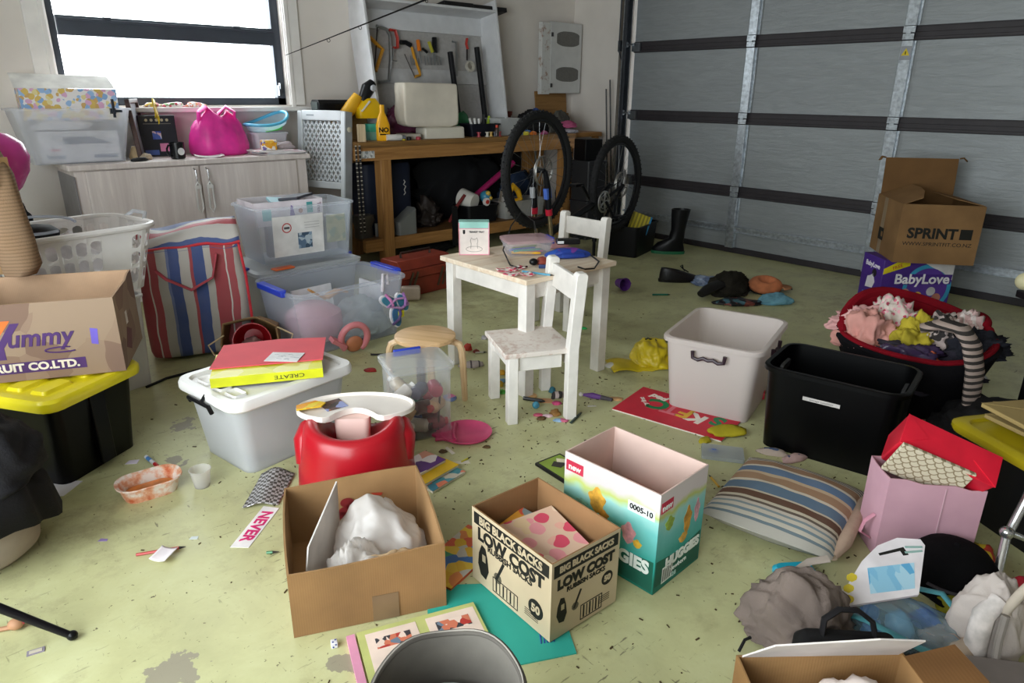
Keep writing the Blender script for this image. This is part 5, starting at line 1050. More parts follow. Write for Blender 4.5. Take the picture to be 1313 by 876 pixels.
names = 'green,cream,dark red,ivory,navy,wine,tan,brown,sandy,white,teal,scarlet,pale grey,slate,crimson,straw'.split(',')
for i in range(16):
    lay, j = i//6, i % 6; x = -.06+.06*(j % 3); y = -.042+.08*(j//3)
    o = thing('craft_bottle', '%s paint bottle %s in the tall clear box' % (names[i], ['at the bottom', 'in the middle', 'near the top'][lay]), 'bottle', Rt @ V((x+.004*sin(i*7), y, (.031+.075*lay))), rot=(radians(90 if i % 3 else 60), 0, radians(i*37)), group='bottles in the tall clear box')
    MB().lathe([(.024, -.042), (.027, -.036), (.027, .018), (.016, .03)], 14).build('body', plastic(cols[i]), o); MB().lathe([(.015, .03), (.015, .044)], 12).build('cap', plastic(['#e8e4de', '#23242a', '#c33a3a'][i % 3]), o)
pencil('long dark brush standing in the tall clear box', '#4a2f28', Rt @ V((.07, -.06, .1)), 0, .2).rotation_euler = (0, radians(-84), radians(10))
# ================================================================== RED SEAT AND TRAY
bx = at(452, 640); RS = V((.995, 1.885, 0))
bs = thing('baby_seat', 'moulded red baby floor seat with a white tray', 'baby seat', RS, VA+radians(6))
rdm = plastic('#b01322', .3, .06); N = 48
def sring(z, rx, ry, hf, n=N): return [(rx*cos(2*pi*i/n), ry*sin(2*pi*i/n), z+hf(2*pi*i/n)) for i in range(n)]
top = lambda a: .018*abs(cos(a))**3 - .095*max(0, sin(a)-.15)**1.2
z0f = lambda a: 0
MB().loft([sring(0, .185, .175, z0f), sring(.02, .195, .185, z0f), sring(.10, .188, .178, z0f), sring(.17, .172, .165, lambda a: .4*top(a)), sring(.205, .163, .157, top), sring(.222, .15, .145, top), sring(.226, .135, .13, top), sring(.218, .118, .112, top), sring(.19, .106, .10, top), sring(.13, .095, .09, lambda a: .3*top(a)), sring(.085, .08, .075, z0f)]).build('seat_shell', rdm, bs, ang=70)
for sg in (-1, 1): MB().tube([(sg*.15, -.03, .10), (sg*.155, .0, .17), (sg*.145, .03, .195), (sg*.135, .055, .205)], [.042, .045, .040, .026], 14).build('arm_pad', rdm, bs, ang=80)
MB().loft([rr(.085, .05, .015, .09, cx=-.01, cy=.035), rr(.11, .06, .02, .15, cx=-.01, cy=.035), rr(.12, .07, .02, .23, cx=-.01, cy=.05)]).build('tray_post', plastic('#ecc7be', .4), bs)
tr = []
for k in range(60):
    a = 2*pi*k/60; x = .225*cos(a); y = .115*sin(a); dent = .085*max(0, 1-((x+.0)/.10)**2)*(1 if sin(a) < 0 else 0); tr.append((x*.88, y*.95+dent+.075))
def trr(s, z): return [(x*s, (y-.07)*s+.07, z) for x, y in tr]
MB().loft([trr(.93, .232), trr(1.0, .236), trr(1.0, .252), trr(.97, .254), trr(.94, .243)]).build('tray', plastic('#efe6de', .4), bs)
Rb = RZ(VA+radians(6), RS)
paper('photo_card', rect(.075, .075), collage('card_a', ['#8f98c8', '#5b3a34', '#a86a50', '#3a2a28', '#8f98c8'], 26), 'blue bordered photo card lying on the white tray', 'card', Rb @ V((-.08, .10, .2445)), VA+radians(38))
paper('packet', [(-.05, -.02), (.03, -.025), (.05, .0), (.02, .03), (-.045, .015)], collage('packet_y', ['#e8b81c', '#e89a1c', '#e8cc3a', '#d9d0a0'], 26), 'yellow packet hanging over the left end of the white tray', 'packet', Rb @ V((-.15, .075, .255)), VA+radians(25), t=.004)
# ================================================================== WHITE LIDDED BOX
LB = thing('storage_box', 'white clear box with black handle clips under the red folder', 'storage box', (.905, 2.345, 0), radians(9.7))
lw = clear('#e8eaee', .5, .35); lL, lW = .50, .38
tub(LB, lL-.02, lW-.02, .272, .86, lw, r=.045, lip=.01)
wl_ = plastic('#f0eeec', .4)
MB().loft([rr(lL, lW, .05, .255), rr(lL+.012, lW+.012, .055, .262), rr(lL+.012, lW+.012, .055, .284), rr(lL, lW, .05, .294), rr(lL-.05, lW-.05, .04, .294), rr(lL-.06, lW-.06, .04, .283)]).build('lid', wl_, LB)
for i, (x, y) in enumerate(((-.18, -.09), (-.18, .0), (-.18, .09))): MB().loft([rr(.05, .07, .008, .283, cx=x, cy=y), rr(.045, .065, .008, .292, cx=x, cy=y), rr(.03, .05, .006, .285, cx=x, cy=y)], True, True).build('lid_rib', wl_, LB)
MB().tube([(-lL/2-.012, -.07, .235), (-lL/2-.02, -.068, .262), (-lL/2-.02, .06, .262), (-lL/2-.012, .065, .245)], .008, 8).tube([(-lL/2-.02, -.02, .262), (-lL/2+.0, -.02, .285)], .006, 6).build('handle_clip', plastic('#16171a'), LB)
Rl = RZ(radians(9.7), (.905, 2.345, 0))
one(heap('stored_papers', .17, .11, .10, mat('#c9bdb2', .7), seed=101), 'pale jumble at the bottom of the white lidded box', 'papers', Rl @ V((.02, 0, .008)), radians(9.7))
bz0 = .296
p = at(352, 473, bz0)
bk = thing('craft_book', 'lime yellow boxed craft book lettered CREATE on the white lid', 'book', p+V((-.02, .0, 0)), VA+radians(17)); bk.scale = (1.2, 1.2, 1.0)
MB().box((0, 0, .016), (.30, .19, .032)).build('pages', mat('#6d6a38', .7), bk, smooth=False); lm = mat('#d4d61f', .5)
MB().box((0, 0, .001), (.31, .2, .002)).build('cover', lm, bk); MB().box((0, 0, .033), (.31, .2, .003)).build('cover', collage('lime_cover', ['#e6e388', '#dfe03c', '#c9ca20', '#ece9a0'], 10), bk); MB().box((0, -.099, .017), (.31, .003, .034)).build('spine', lm, bk)
text('CREATE', .02, bk, FRM((.06, -.1006, .017), (-1, 0, 0), (0, 0, -1)), mat('#3a3a1e'), sx=1.2)
p = at(349, 452, bz0+.037)
fo = thing('folder', 'red card folder lying on the lime craft book', 'folder', p+V((0, 0, .0)), VA+radians(16)); fo.scale = (1.2, 1.15, 1.0)
MB().prism([(-.17, -.11), (.15, -.11), (.165, .10), (.02, .12), (-.15, .10)], .0, .004).build('card', mat('#e0545e', .7, 0, .04), fo, smooth=False)
paper('drawing', rect(.12, .09), mat('#edebec', .8), 'white sheet with pencil doodles on the red folder', 'drawing', at(365, 458, bz0+.043), VA+radians(-2))
dq = bpy.data.objects['drawing']; sk = MB(); rr2 = random.Random(3)
for i in range(9):
    x, y = rr2.uniform(-.045, .035), rr2.uniform(-.03, .03); sk.tube([(x, y, .0014), (x+.012, y+.006*sin(i), .0014), (x+.02, y-.004, .0014)], .0007, 4)
sk.build('doodles', mat('#8f8f9a'), dq)
# ================================================================== FRONT CARTONS
# low cost rubbish sack carton
c1 = thing('carton', 'open cream carton of rubbish sacks printed with black lettering', 'cardboard box', (1.084, 1.077, .006), radians(-2.4))
cl, cw, ch = .232, .312, .224
cream = mat('#c3b193', .85, 0, .07, 5); inn = cardboard('#9a7450', axis=0)
cbox(c1, cl, cw, ch, cream, .004, 'carton', 0, inn); F1 = faces(cl, cw, ch); ink = mat('#15140f', .7)
for k, W_ in (('-y', cl), ('-x', cw)):
    f = F1[k]; s = W_/cw
    decal([(-W_*.47, ch*.80), (W_*.47, ch*.80), (W_*.47, ch*.955), (-W_*.47, ch*.955)], c1, f, ink, 'banner')
    text('BIG BLACK SACKS', .032*s, c1, f @ Mx.Translation((0, ch*.877, .001)), cream, sx=.95, bold=.001)
    text('LOW COST', .050*s, c1, f @ Mx.Translation((0, ch*.685, .0006)), ink, bold=.0022)
    text('RUBBISH SACKS', .025*s, c1, f @ Mx.Translation((0, ch*.575, .0006)), ink, bold=.0006)
    decal(circ(.027*s, W_*.33, ch*(.28 if k == '-x' else .42), 24), c1, f, ink, 'badge'); text('50', .032*s, c1, f @ Mx.Translation((W_*.33, ch*(.28 if k == '-x' else .42), .001)), cream, bold=.0012)
    bx = -W_*.05 if k == '-x' else W_*.1
    for (w2, h2, x2, y2) in ((.10*s, .0025, bx, .055), (.10*s, .0025, bx, .012), (.0025, .045, bx-.05*s, .0335), (.0025, .045, bx+.05*s, .0335)): decal(rect(w2, h2, x2, y2), c1, f, ink, 'print_line')
    for i in range(6): decal(rect(.003 if i % 2 else .005, .036, bx-.036*s+.0145*s*i, .0335), c1, f, ink, 'print_line')
    gx, gy = -W_*.34, ch*.34
    decal([(gx+a*s, gy+b*s) for a, b in ((-.012, -.045), (.01, -.05), (.022, -.02), (.016, .02), (.008, .045), (-.008, .05), (-.02, .02), (-.024, -.015))], c1, f, ink, 'ink_patch'); decal(rect(.014*s, .022*s, gx+.002*s, gy+.012*s), c1, f, mat('#a89a7e'), 'ink_patch', .001)
    decal([(gx+.05*s, gy-.02*s), (gx+.058*s, gy-.024*s), (gx+.088*s, gy+.04*s), (gx+.08*s, gy+.044*s)], c1, f, ink, 'print'); decal(circ(.016*s, gx+.06*s, gy-.015*s, 9), c1, f, mat('#5c5444'), 'print', .0005)
    for i in range(4): decal(rect(.05*s, .0018, W_*.28 if k == '-x' else W_*.30, ch*.12+.006*i), c1, f, mat('#4a4436'), 'print_line')
for i, (dx, dy, r, m, lb) in enumerate(((.0, -.01, -12, collage('pink_book', ['#d9506a', '#e89aa0', '#f0d8c0', '#e8b0a0', '#e0c29a'], 22, '#e2c0a8', .5), 'pink and cream patterned book lying on top in the sack carton'), (-.005, .03, 8, collage('yellow_book', ['#e0a03c', '#d9604a', '#8a9a9c', '#e8c23a'], 24), 'orange and grey picture book under the pink one in the sack carton'))):
    b = thing('picture_book', lb, 'book', V((1.084+dx, 1.077+dy, .158-.022*i)), rot=(radians(4), radians(-3), radians(r))); MB().box((0, 0, 0), (.17, .22, .012)).build('pages', mat('#e6dfd2', .8), b, smooth=False); MB().box((0, 0, .0068), (.174, .224, .0015)).build('cover', m, b, smooth=False)
o = thing('magazine_stack', 'pile of old paper filling the bottom of the sack carton', 'paper', (1.084, 1.077, .012), radians(-2.4)); MB().box((0, 0, .055), (.20, .27, .11)).build('pages', mat('#b9a184', .9), o)
# nappy carton
c2 = thing('carton', 'teal printed nappy carton standing open between sack carton and cushion', 'cardboard box', (1.393, 1.035, .001), radians(2.7))
nl, nw, nh = .225, .32, .305
teal = NT('teal_print'); v_ = teal.coord('Generated'); sp_ = teal.n('ShaderNodeSeparateXYZ'); teal.l(v_, sp_.inputs[0])
teal.col(teal.ramp(teal.math('ADD', sp_.outputs[2], teal.math('MULTIPLY', teal.math('SUBTRACT', teal.noise(v_, 2.2), .5), .35)), [(0.1, '#17705f'), (.3, '#2f9c92'), (.55, '#6fc0bd'), (.68, '#9ccfca'), (.75, '#b9c46a'), (.82, '#d3c9c9')])); teal = teal.fin(.6)
cbox(c2, nl, nw, nh, teal, .004, 'carton', 0, mat('#d9bdb2', .85, 0, .07, 6))
F2 = faces(nl, nw, nh); wh = mat('#eef2ee', .6); orn = mat('#e0a030', .6); dkg = mat('#17604f', .6)
for k, W_ in (('-x', nw), ('-y', nl)):
    f = F2[k]
    decal([(-W_/2+.005, .02), (W_/2-.005, .005), (W_/2-.005, .10), (0, .085), (-W_/2+.005, .10)], c2, f, dkg, 'print_ground', .0004)
    text('HUGGIES', .052 if k == '-x' else .040, c2, f @ Mx.Translation((.035 if k == '-x' else .02, .072, .0008)), wh, bold=.0024, sx=1.0)
    text('Newborn', .022, c2, f @ Mx.Translation((.0, .042, .0008)), wh)
    text('128', .02, c2, f @ Mx.Translation((-.02, .02, .0008)), mat('#bfe0d6'))
    decal([(-W_/2+.006, nh-.055), (-W_/2+.006, nh-.022), (-W_/2+.068, nh-.022), (-W_/2+.068, nh-.055)] if k == '-x' else [(-W_/2+.006, nh-.06), (-W_/2+.006, nh-.028), (-W_/2+.06, nh-.028), (-W_/2+.06, nh-.06)], c2, f, mat('#c8304c', .6), 'banner', .0006)
    text('new', .026, c2, f @ Mx.Translation((-W_/2+(.037 if k == '-x' else .033), nh-(.04 if k == '-x' else .046), .001)), wh, bold=.0006)
    # soft colour patches of the cover picture
    for ox, oy, rx_, ry_, c in ((-.04, .20, .028, .036, '#dba23c'), (-.015, .165, .018, .014, '#d8953a'), (.07, .15, .022, .03, '#dc9aa2'), (.10, .13, .014, .012, '#e0b23c'), (-.09, .17, .02, .012, '#7fb6a8')) if k == '-x' else ((.03, .17, .018, .04, '#d39a38'), (.015, .12, .02, .014, '#d8a84c'), (.075, .18, .013, .034, '#d8a3ac'), (-.06, .2, .02, .02, '#9db84e')):
        decal([(ox+rx_*(1+.18*sin(5*t*pi/12))*cos(t*pi/12), oy+ry_*(1+.15*cos(4*t*pi/12))*sin(t*pi/12)) for t in range(24)], c2, f, mat(c, .6, 0, .25, 40), 'colour_patch', .0006)
text('0005-10', .022, c2, F2['-x'] @ Mx.Translation((.105, .235, .001)), DARK(), bold=.0006); decal(rect(.085, .03, .105, .235), c2, F2['-x'], wh, 'label', .0006)
decal(rect(.05, .05, -.05, .04), c2, F2['-y'], wh, 'label', .0007)
for i in range(7): decal(rect(.003, .04, -.07+.0068*i, .04), c2, F2['-y'], ink, 'print_line', .001)
for i, (dx, dy, z, r, c, lb) in enumerate(((-.0, -.02, .15, 14, '#dfae86', 'peach covered notepad lying on top in the nappy carton'), (.03, .01, .135, -10, '#c95648', 'red edged peach folder under the notepad in the nappy carton'))):
    b = thing('notepad', lb, 'notepad', V((1.393+dx, 1.035+dy, z)), rot=(radians(3), radians(-4), radians(r))); MB().box((0, 0, 0), (.155, .21, .01)).build('pages', mat('#e3cdb4', .8), b, smooth=False); MB().box((0, 0, .0058), (.157, .212, .0014)).build('cover', mat(c, .7), b, smooth=False)
    if i == 0: MB().tube([(-.06+.0076*j, .10+.006*(j % 2), .004+.005*(j % 2)) for j in range(17)], .0016, 5).build('spiral', metal('#5a5048'), b)
o = thing('paper_stack', 'thick pad of pink paper at the bottom of the nappy carton', 'paper', (1.393, 1.035, .008), radians(2.7)); MB().box((0, 0, .056), (.195, .285, .112)).build('pages', mat('#dca58e', .9), o)
# plain brown carton with plastic bags
c3 = thing('carton', 'plain brown open carton holding white plastic bags in the foreground', 'cardboard box', (.760, 1.450, .001), radians(-23.9))
bl, bw, bh = .378, .388, .188
kb = cardboard('#93704b', axis=0)
cbox(c3, bl, bw, bh, kb, .005, 'carton', .006, cardboard('#a07c55', axis=1), cut=lambda x, y: .008*(y > 0)+.006*sin(x*9))
F3 = faces(bl, bw, bh); decal(rect(.065, .075, .035, .04), c3, F3['-y'] @ Mx.Translation((0, 0, .003)), mat('#7d654c', .35), 'tape')
Fi = FRM((0, bw/2-.006, 0), (1, 0, 0), (0, 0, 1))
crm = mat('#7c1f22', .7); M = MB()
for x, y, r, q in ((-.02, .115, .02, .015), (-.0, .10, .024, .018), (-.025, .085, .022, .018), (-.055, .075, .05, .012)): M.prism([(x+r*cos(t*pi/8), y+q*sin(t*pi/8)) for t in range(16)], 0, .0008, 0, Fi)
M.build('crayon_mark', crm, c3, smooth=False); decal([(.05, .135), (.085, .13), (.08, .122), (.06, .125)], c3, Fi, mat('#b8402c'), 'crayon_mark')
R3 = RZ(radians(-23.9), (.760, 1.450, .006))
o = MB().prism([(-.17, 0), (.14, 0), (.15, .215), (-.09, .17)], 0, .004, 0).build('white_card', mat('#e3ddd8', .7), smooth=False); one(o, 'white card standing upright at the left of the bag carton', 'card', R3 @ V((-.105, -.005, .002)), rot=(radians(90), radians(0), radians(-23.9+68)))
plasm = clear('#ece6e2', .75, .2)
one(heap('plastic_bag', .11, .13, .155, plasm, seed=111, fold=.16, lump=.22, freq=.8), 'white plastic bag filling the right side of the brown carton', 'plastic bag', R3 @ V((.05, .035, .004)), radians(10))
one(heap('plastic_bag', .07, .065, .125, clear('#efe9e4', .7, .2), seed=113, fold=.3, freq=.9), 'crumpled smaller white bag in front left of the brown carton', 'plastic bag', R3 @ V((-.025, -.10, .004)), radians(-30))
one(heap('brown_paper', .085, .045, .10, mat('#c6a884', .8), seed=114, fold=.3), 'crumpled brown paper at the front of the brown carton', 'paper', R3 @ V((.06, -.115, .004)), radians(0))
# ================================================================== FOREGROUND PAPERS AND BOOKS
p = at(650, 815)
paper('folder', [(-.19, -.15), (.16, -.13), (.17, .13), (-.10, .17), (-.17, .12)], mat('#2fa596', .7, 0, .05, 3), 'turquoise card folder lying on the floor under the sack carton', 'folder', at(640, 812)+V((.02, .02, 0)), VA+radians(12), t=.003)
tf = bpy.data.objects['folder.001']; M = MB()
for i in range(5): M.tube([(.085+.008*i, -.085, .0032), (.09+.008*i, -.05-.008*(i % 2), .0032)], .0018, 5)
M.build('pen_scribble', mat('#2b4aa0'), tf)
p = at(540, 830)
o = thing('open_book', 'open picture book with green borders half under the grey bucket', 'book', at(548, 832), VA+radians(22))
MB().box((0, 0, .006), (.30, .20, .012)).build('pages', mat('#b9bd76', .7), o, smooth=False); MB().box((-.165, 0, .005), (.02, .2, .010)).build('spine', mat('#d993b0', .6), o)
for x in (-.07, .08): decal(rect(.125, .17, x, 0), o, Mx.Translation((0, 0, .0121)), mat('#e2cdc0', .7), 'page_panel'); decal(rect(.085, .035, x, .045), o, Mx.Translation((0, 0, .0128)), collage('page_pic', ['#b03a34', '#3c3c42', '#c9745a', '#e2cdc0', '#6a7a8c'], 55), 'picture')
kidp = collage('kids_print', ['#e3b62c', '#d9603c', '#3f6fb0', '#e8c23a', '#c9c3b8', '#e3b62c', '#4a9a6c', '#e08a4a'], 30)
o = thing('puzzle_book', 'bright yellow cartoon covered book between the two front cartons', 'book', at(590, 715), VA+radians(58)); MB().box((0, 0, .005), (.26, .13, .010)).build('pages', mat('#c95a3a', .7), o, smooth=False); MB().box((0, 0, .0105), (.262, .132, .001)).build('cover', kidp, o, smooth=False)
o = thing('dog_picture', 'black edged board with a dog picture lying behind the sack carton', 'picture', at(722, 603), VA+radians(-52)); MB().box((0, 0, .006), (.17, .12, .012)).build('frame', plastic('#1c1b1b'), o, bevel=.003); decal(rect(.15, .10), o, Mx.Translation((0, 0, .0121)), mat('#8ba33f', .6), 'picture'); decal([(-.05, .0), (-.01, .03), (.0, -.01), (-.03, -.03)], o, Mx.Translation((0, 0, .013)), mat('#3a342e'), 'animal_print'); decal([(-.06, .02), (-.03, .045), (-.01, .03), (-.04, .005)], o, Mx.Translation((0, 0, .0135)), mat('#e8dcc0'), 'animal_print')
for i, (u, v, w_, d_, m, r, lb) in enumerate(((560, 613, .12, .16, collage('story_a', ['#4f8f9c', '#d97a5a', '#c9c0b0', '#3c7f94'], 30), -38, 'teal bordered story book at the bottom behind the brown carton'), (553, 607, .09, .18, mat('#e0b51f', .5), -38, 'yellow spined book in the middle of the pile behind the brown carton'), (540, 597, .10, .14, collage('story_b', ['#5c2f7a', '#e8e0e0', '#5c2f7a', '#e0a08a'], 24), -38, 'purple and white book on the top of the pile behind the brown carton'))):
    o = thing('story_book', lb, 'book', at(u, v, .012*i)+V((0, 0, .0005)), VA+radians(r)); MB().box((0, 0, .005), (w_, d_, .009)).build('pages', mat('#e8e0d0', .8), o, smooth=False); MB().box((0, 0, .010), (w_+.003, d_+.003, .0014)).build('cover', m, o, smooth=False)
# grey fabric bucket at the bottom edge
o = thing('fabric_bucket', 'round grey fabric bucket with a stitched rim at the bottom edge', 'bucket', (.525, .735, 0), 0)
gm_ = mat('#6f6a63', .6, 0, .14, 7, .25, 60); N = 56
def cr(r, z, k=0): return [(r*cos(2*pi*i/N)*(1+.012*sin(3*2*pi*i/N)), r*sin(2*pi*i/N)*(1+.012*sin(3*2*pi*i/N)), z+.004*sin(5*2*pi*i/N)*k) for i in range(N)]
MB().loft([cr(.11, 0), cr(.118, .02), cr(.122, .15), cr(.127, .315, 1), cr(.122, .317, 1), cr(.117, .15), cr(.107, .012)]).build('side', gm_, o)
MB().tube(cr(.1265, .317, 1), .006, 8, closed=True).build('rim_binding', mat('#5a554f', .8), o)
for i in range(0, N): pass
MB().tube([V(q)+V((0, 0, .0055)) for q in cr(.1255, .317, 1)], .0016, 5, closed=True).build('stitching', mat('#a39d94'), o)
one(MB().lathe([(.098, -.006), (.1, 0), (.096, .006), (.03, .01)], 36).build('plastic_disc', plastic('#a5a49f', .4)), 'grey plastic disc lying inside the fabric bucket', 'disc', (.525, .735, .22), rot=(radians(4), radians(3), 0))
one(heap('dark_stuffing', .09, .09, .13, mat('#4a4642', .9), seed=120, lump=.1, fold=.1), 'grey padding filling the fabric bucket below the disc', 'padding', (.525, .735, .016), 0)
# mesh tray, tape, cup, tub
t_ = NT('silver_mesh'); v_ = t_.coord('Object', (1, 1, 1)); ch_ = t_.n('ShaderNodeTexChecker'); ch_.inputs['Scale'].default_value = 90; t_.l(v_, ch_.inputs['Vector']); t_.col(t_.mix(ch_.outputs[1], '#c9c6c8', '#5f5a56')); meshm = t_.fin(.35, .5)
o = one(MB().grid(16, 12, lambda a, b: ((a-.5)*.11+.03*(b-.5), (b-.5)*.19, .005+.012*sin(a*pi)**2+.02*b*b*(.5+.5*sin(a*4)))).build('foil_wrapper', meshm, solid=.0015), 'silver patterned foil wrapper on the floor left of the red seat', 'wrapper', at(346, 630), VA+radians(10))
o = thing('tape_strip', 'white paper strip lettered NEVER in magenta on the floor', 'paper strip', at(329, 675), VA+radians(264)); MB().prism([(-.105, -.026), (.11, -.028), (.105, .026), (-.10, .028)], .0005, .002).build('strip', mat('#ebe6e6', .7), o, smooth=False); text('NEVER', .05, o, Mx.Translation((0, 0, .0022)), mat('#d2246e', .6), sx=1.05, bold=.0016)
o = thing('paint_tub', 'clear plastic tub smeared with orange paint on the floor', 'tub', at(192, 636)+V((.01, .02, 0)), VA+radians(38))
t_ = NT('orange_smear'); v_ = t_.coord('Object'); t_.col(t_.ramp(t_.noise(v_, 22, 4, .6), [(.35, '#c8623a'), (.5, '#e0a888'), (.62, '#e9ddd4')])); om = t_.fin(.4)
MB().loft([rr(.155, .095, .04, 0, 6), rr(.165, .10, .045, .01, 6), rr(.185, .115, .05, .05, 6), rr(.2, .13, .055, .052, 6), rr(.198, .128, .055, .056, 6), rr(.178, .108, .05, .05, 6), rr(.15, .09, .04, .004, 6)]).build('body', om, o)
one(MB().loft([rr(.14, .08, .035, 0, 6), rr(.15, .085, .04, .012, 6)]).build('paint_pool', mat('#cf7a3a', .3, 0, .25, 20)), 'orange paint pooled in the plastic tub', 'paint', at(192, 636)+V((.01, .02, .006)), VA+radians(38))
o = thing('plastic_cup', 'clear plastic cup standing on the floor beside the paint tub', 'cup', at(257, 626)+V((.01, .01, 0))); MB().lathe([(.024, 0), (.033, .062), (.036, .064), (.034, .066), (.031, .06), (.022, .004)], 26).build('body', clear('#e9e6e2', .35, .2), o)
pencil('red pencil lying under a curl of white paper', '#b8302c', at(207, 708), VA+radians(18), .13)
paper('paper_scrap', rect(.05, .06), mat('#e6dce0', .8), 'curled white paper scrap over the red pencil', 'paper', at(211, 716)+V((0, 0, .010)), VA+radians(-10), curl=.006)
pencil('green pencil on the floor left of the brown carton', '#2f7a4a', at(350, 710), VA+radians(8), .035)
o = thing('felt_marker', 'white and blue felt marker with a red cap near the paint tub', 'marker', at(195, 594)+V((0, 0, .007)), VA+radians(-42)); MB().tube([(-.05, 0, 0), (.025, 0, 0)], .0068, 10).build('barrel', plastic('#dfe2ea'), o); MB().tube([(-.035, 0, 0), (-.005, 0, 0)], .0072, 10).build('label', plastic('#4f86c8'), o); MB().tube([(.025, 0, 0), (.05, 0, 0)], .007, 10).build('cap', plastic('#c0282e'), o)
paper('paper_scrap', [(-.02, -.015), (.02, -.01), (.015, .02), (-.018, .012)], mat('#d9cfe0', .7), 'small lilac scrap beside the felt marker', 'paper', at(170, 593), VA, curl=0)
paper('paper_sheet', [(-.10, -.05), (.06, -.06), (.085, .03), (.02, .045), (-.09, .03)], mat('#d9d6dd', .8), 'torn grey white sheet on the floor beside the black coat', 'paper', at(66, 626), VA+radians(10), t=.0015)
paper('paper_scrap', [(-.012, -.006), (.014, -.004), (.012, .006), (-.01, .008)], mat('#8f7ab0', .7), 'tiny purple scrap on the bare floor at left', 'paper', at(132, 693), VA, t=.001)
paper('paper_scrap', [(-.012, -.008), (.012, -.006), (.01, .008), (-.01, .006)], mat('#d0d8d8', .7), 'tiny pale scrap above the red pencil', 'paper', at(249, 690), VA, t=.001)
o = thing('cloth_tag', 'small grey fabric tag on the floor at the bottom left', 'tag', at(46, 836), VA+radians(30)); MB().prism(rect(.036, .018), 0, .002).build('border', mat('#8d8590', .8), o, smooth=False); MB().prism(rect(.026, .010), .002, .003).build('panel', mat('#c4baa8', .8), o, smooth=False)
o = thing('die', 'white and blue toy die on the floor in front of the brown carton', 'die', at(429, 829), VA+radians(20)); MB().box((0, 0, .008), (.016, .016, .016)).build('cube_body', plastic('#d8d6dc'), o, bevel=.002)
for f_ in (FRM((0, -.0081, .008), (1, 0, 0), (0, 0, 1)), FRM((0, 0, .0161), (1, 0, 0), (0, 1, 0))):
    for x in (-.003, .003): decal(circ(.0022, x, x, 10), o, f_, mat('#3a4a90'), 'pip', .0004)
one(MB().tube([(-.09, 0, .006), (-.03, 0, .006), (.0, 0, .008)], .006, 6).ball((.012, 0, .016), .018, .016, .014, 8).build('wooden_spoon', mat('#b98a68', .6)), 'wooden spoon with a pinkish bowl at the bottom left edge', 'spoon', at(15, 808), VA+radians(14))
one(heap('pink_lump', .012, .01, .012, mat('#e0506a', .5), seed=5, sub=2), 'bright pink blob on the wooden spoon', 'blob', at(27, 800, .012), 0)
# tripod leg, black coat and lampshade at left edge
o = thing('tripod', 'black tripod foot reaching in from the left edge', 'tripod', at(94, 820)); tA = at(94, 820); tB = onY(-60, 757, at(94, 820).y+.08)
MB().tube([V((0, 0, .010)), tB-tA], [.0085, .012], 10).build('leg', plastic('#17151a'), o); MB().ball((0, 0, .012), .0125, .0125, .012, 8).build('foot', plastic('#0e0e10'), o); ap = (tB-tA)*1.5; ap.z = max(ap.z, .25)
MB().tube([tB-tA, ap], [.012, .014], 10).build('leg_collar', plastic('#17151a'), o)
for dx, dy in ((-.30, -.28), (-.28, .02)): MB().tube([ap, V((ap.x+dx, ap.y+dy, .01))], [.014, .0085], 10).build('leg', plastic('#17151a'), o)
o = thing('pouffe', 'grey beige round pouffe at the left edge under the black coat', 'pouffe', at(-28, 714))
MB().lathe([(.12, 0), (.155, .03), (.165, .10), (.155, .17), (.12, .21), (.02, .215)], 36).build('cover', mat('#a3968c', .7), o, ang=80)
o = thing('black_coat', 'black coat thrown over the round pouffe at the left edge', 'coat', at(-28, 714)+V((.0, .0, .2165)), radians(30))
cbm = mat('#0d0b10', .9, 0, .3, 5, .4, 200)
heap('cloth_folds', .19, .18, .24, cbm, o, 131, lump=.25, fold=.2)
def dr_(z, r): return [(r*(1+.05*sin(7*a)+.03*sin(13*a+1))*cos(a), r*(1+.05*sin(7*a)+.03*sin(13*a+1))*sin(a), z+.03*sin(3*a+.5)) for a in [2*pi*k/60 for k in range(60)]]
MB().loft([dr_(-.10, .215), dr_(-.04, .205), dr_(.01, .195), dr_(.04, .17), dr_(.045, .10)], False, False).build('cloth_drape', cbm, o, solid=.004, ang=80)
# ================================================================== RIGHT: BINS
B1 = thing('storage_bin', 'empty white translucent bin with dark handles in the right middle', 'storage bin', (2.547, 1.469, .001), radians(16.5))
wl2 = clear('#e6dcd8', .72, .35)
tub(B1, .516, .411, .323, .87, wl2, r=.045, lip=.016, lh=.02)
hm = mat('#33202a', .4)
for s, W_ in (('-x', .411), ('-y', .516)):
    f = faces(.505, .40, 0, 0)[s]
    pts = [(-.065, .285), (-.062, .258), (-.04, .252), (-.02, .262), (.0, .256), (.02, .262), (.04, .252), (.062, .258), (.065, .285)]
    MB().tube([(x, z, .006) for x, z in pts], .008, 8, M=f).build('handle', hm, B1)
o = one(MB().box((0, 0, .02), (.08, .05, .04)).tube([(-.04, 0, .04), (-.02, 0, .06), (.02, 0, .06), (.04, 0, .04)], .006, 8).build('red_toy', mat('#c0303c', .4), bevel=.004), 'small red toy in the empty white bin', 'toy', (2.68, 1.36, .008), radians(30))
B2 = thing('storage_bin', 'large open black bin with a white label strip, in front of the clothes', 'storage bin', (2.465, .945, .001), radians(11))
blk2 = plastic('#020203', .35)
tub(B2, .345, .485, .325, .92, blk2, r=.05, lip=.014, lh=.018)
f = FRM((-.1605, .02, .235), (0, -1, 0), (-.04, 0, 1)); decal(rect(.125, .014), B2, f, mat('#c9c3bf', .5), 'label', .002); text('storage solutions', .009, B2, f @ Mx.Translation((0, 0, .0022)), mat('#6f6a68'), sx=1.3)
for s in (-1, 1): MB().loft([rr(.10, .03, .012, .0), rr(.10, .03, .012, .012)], M=FRM((0, s*.205, .285), (1, 0, 0), (0, -s*.15, 1))).build('handle_pad', mat('#2b2b2c', .6), B2)
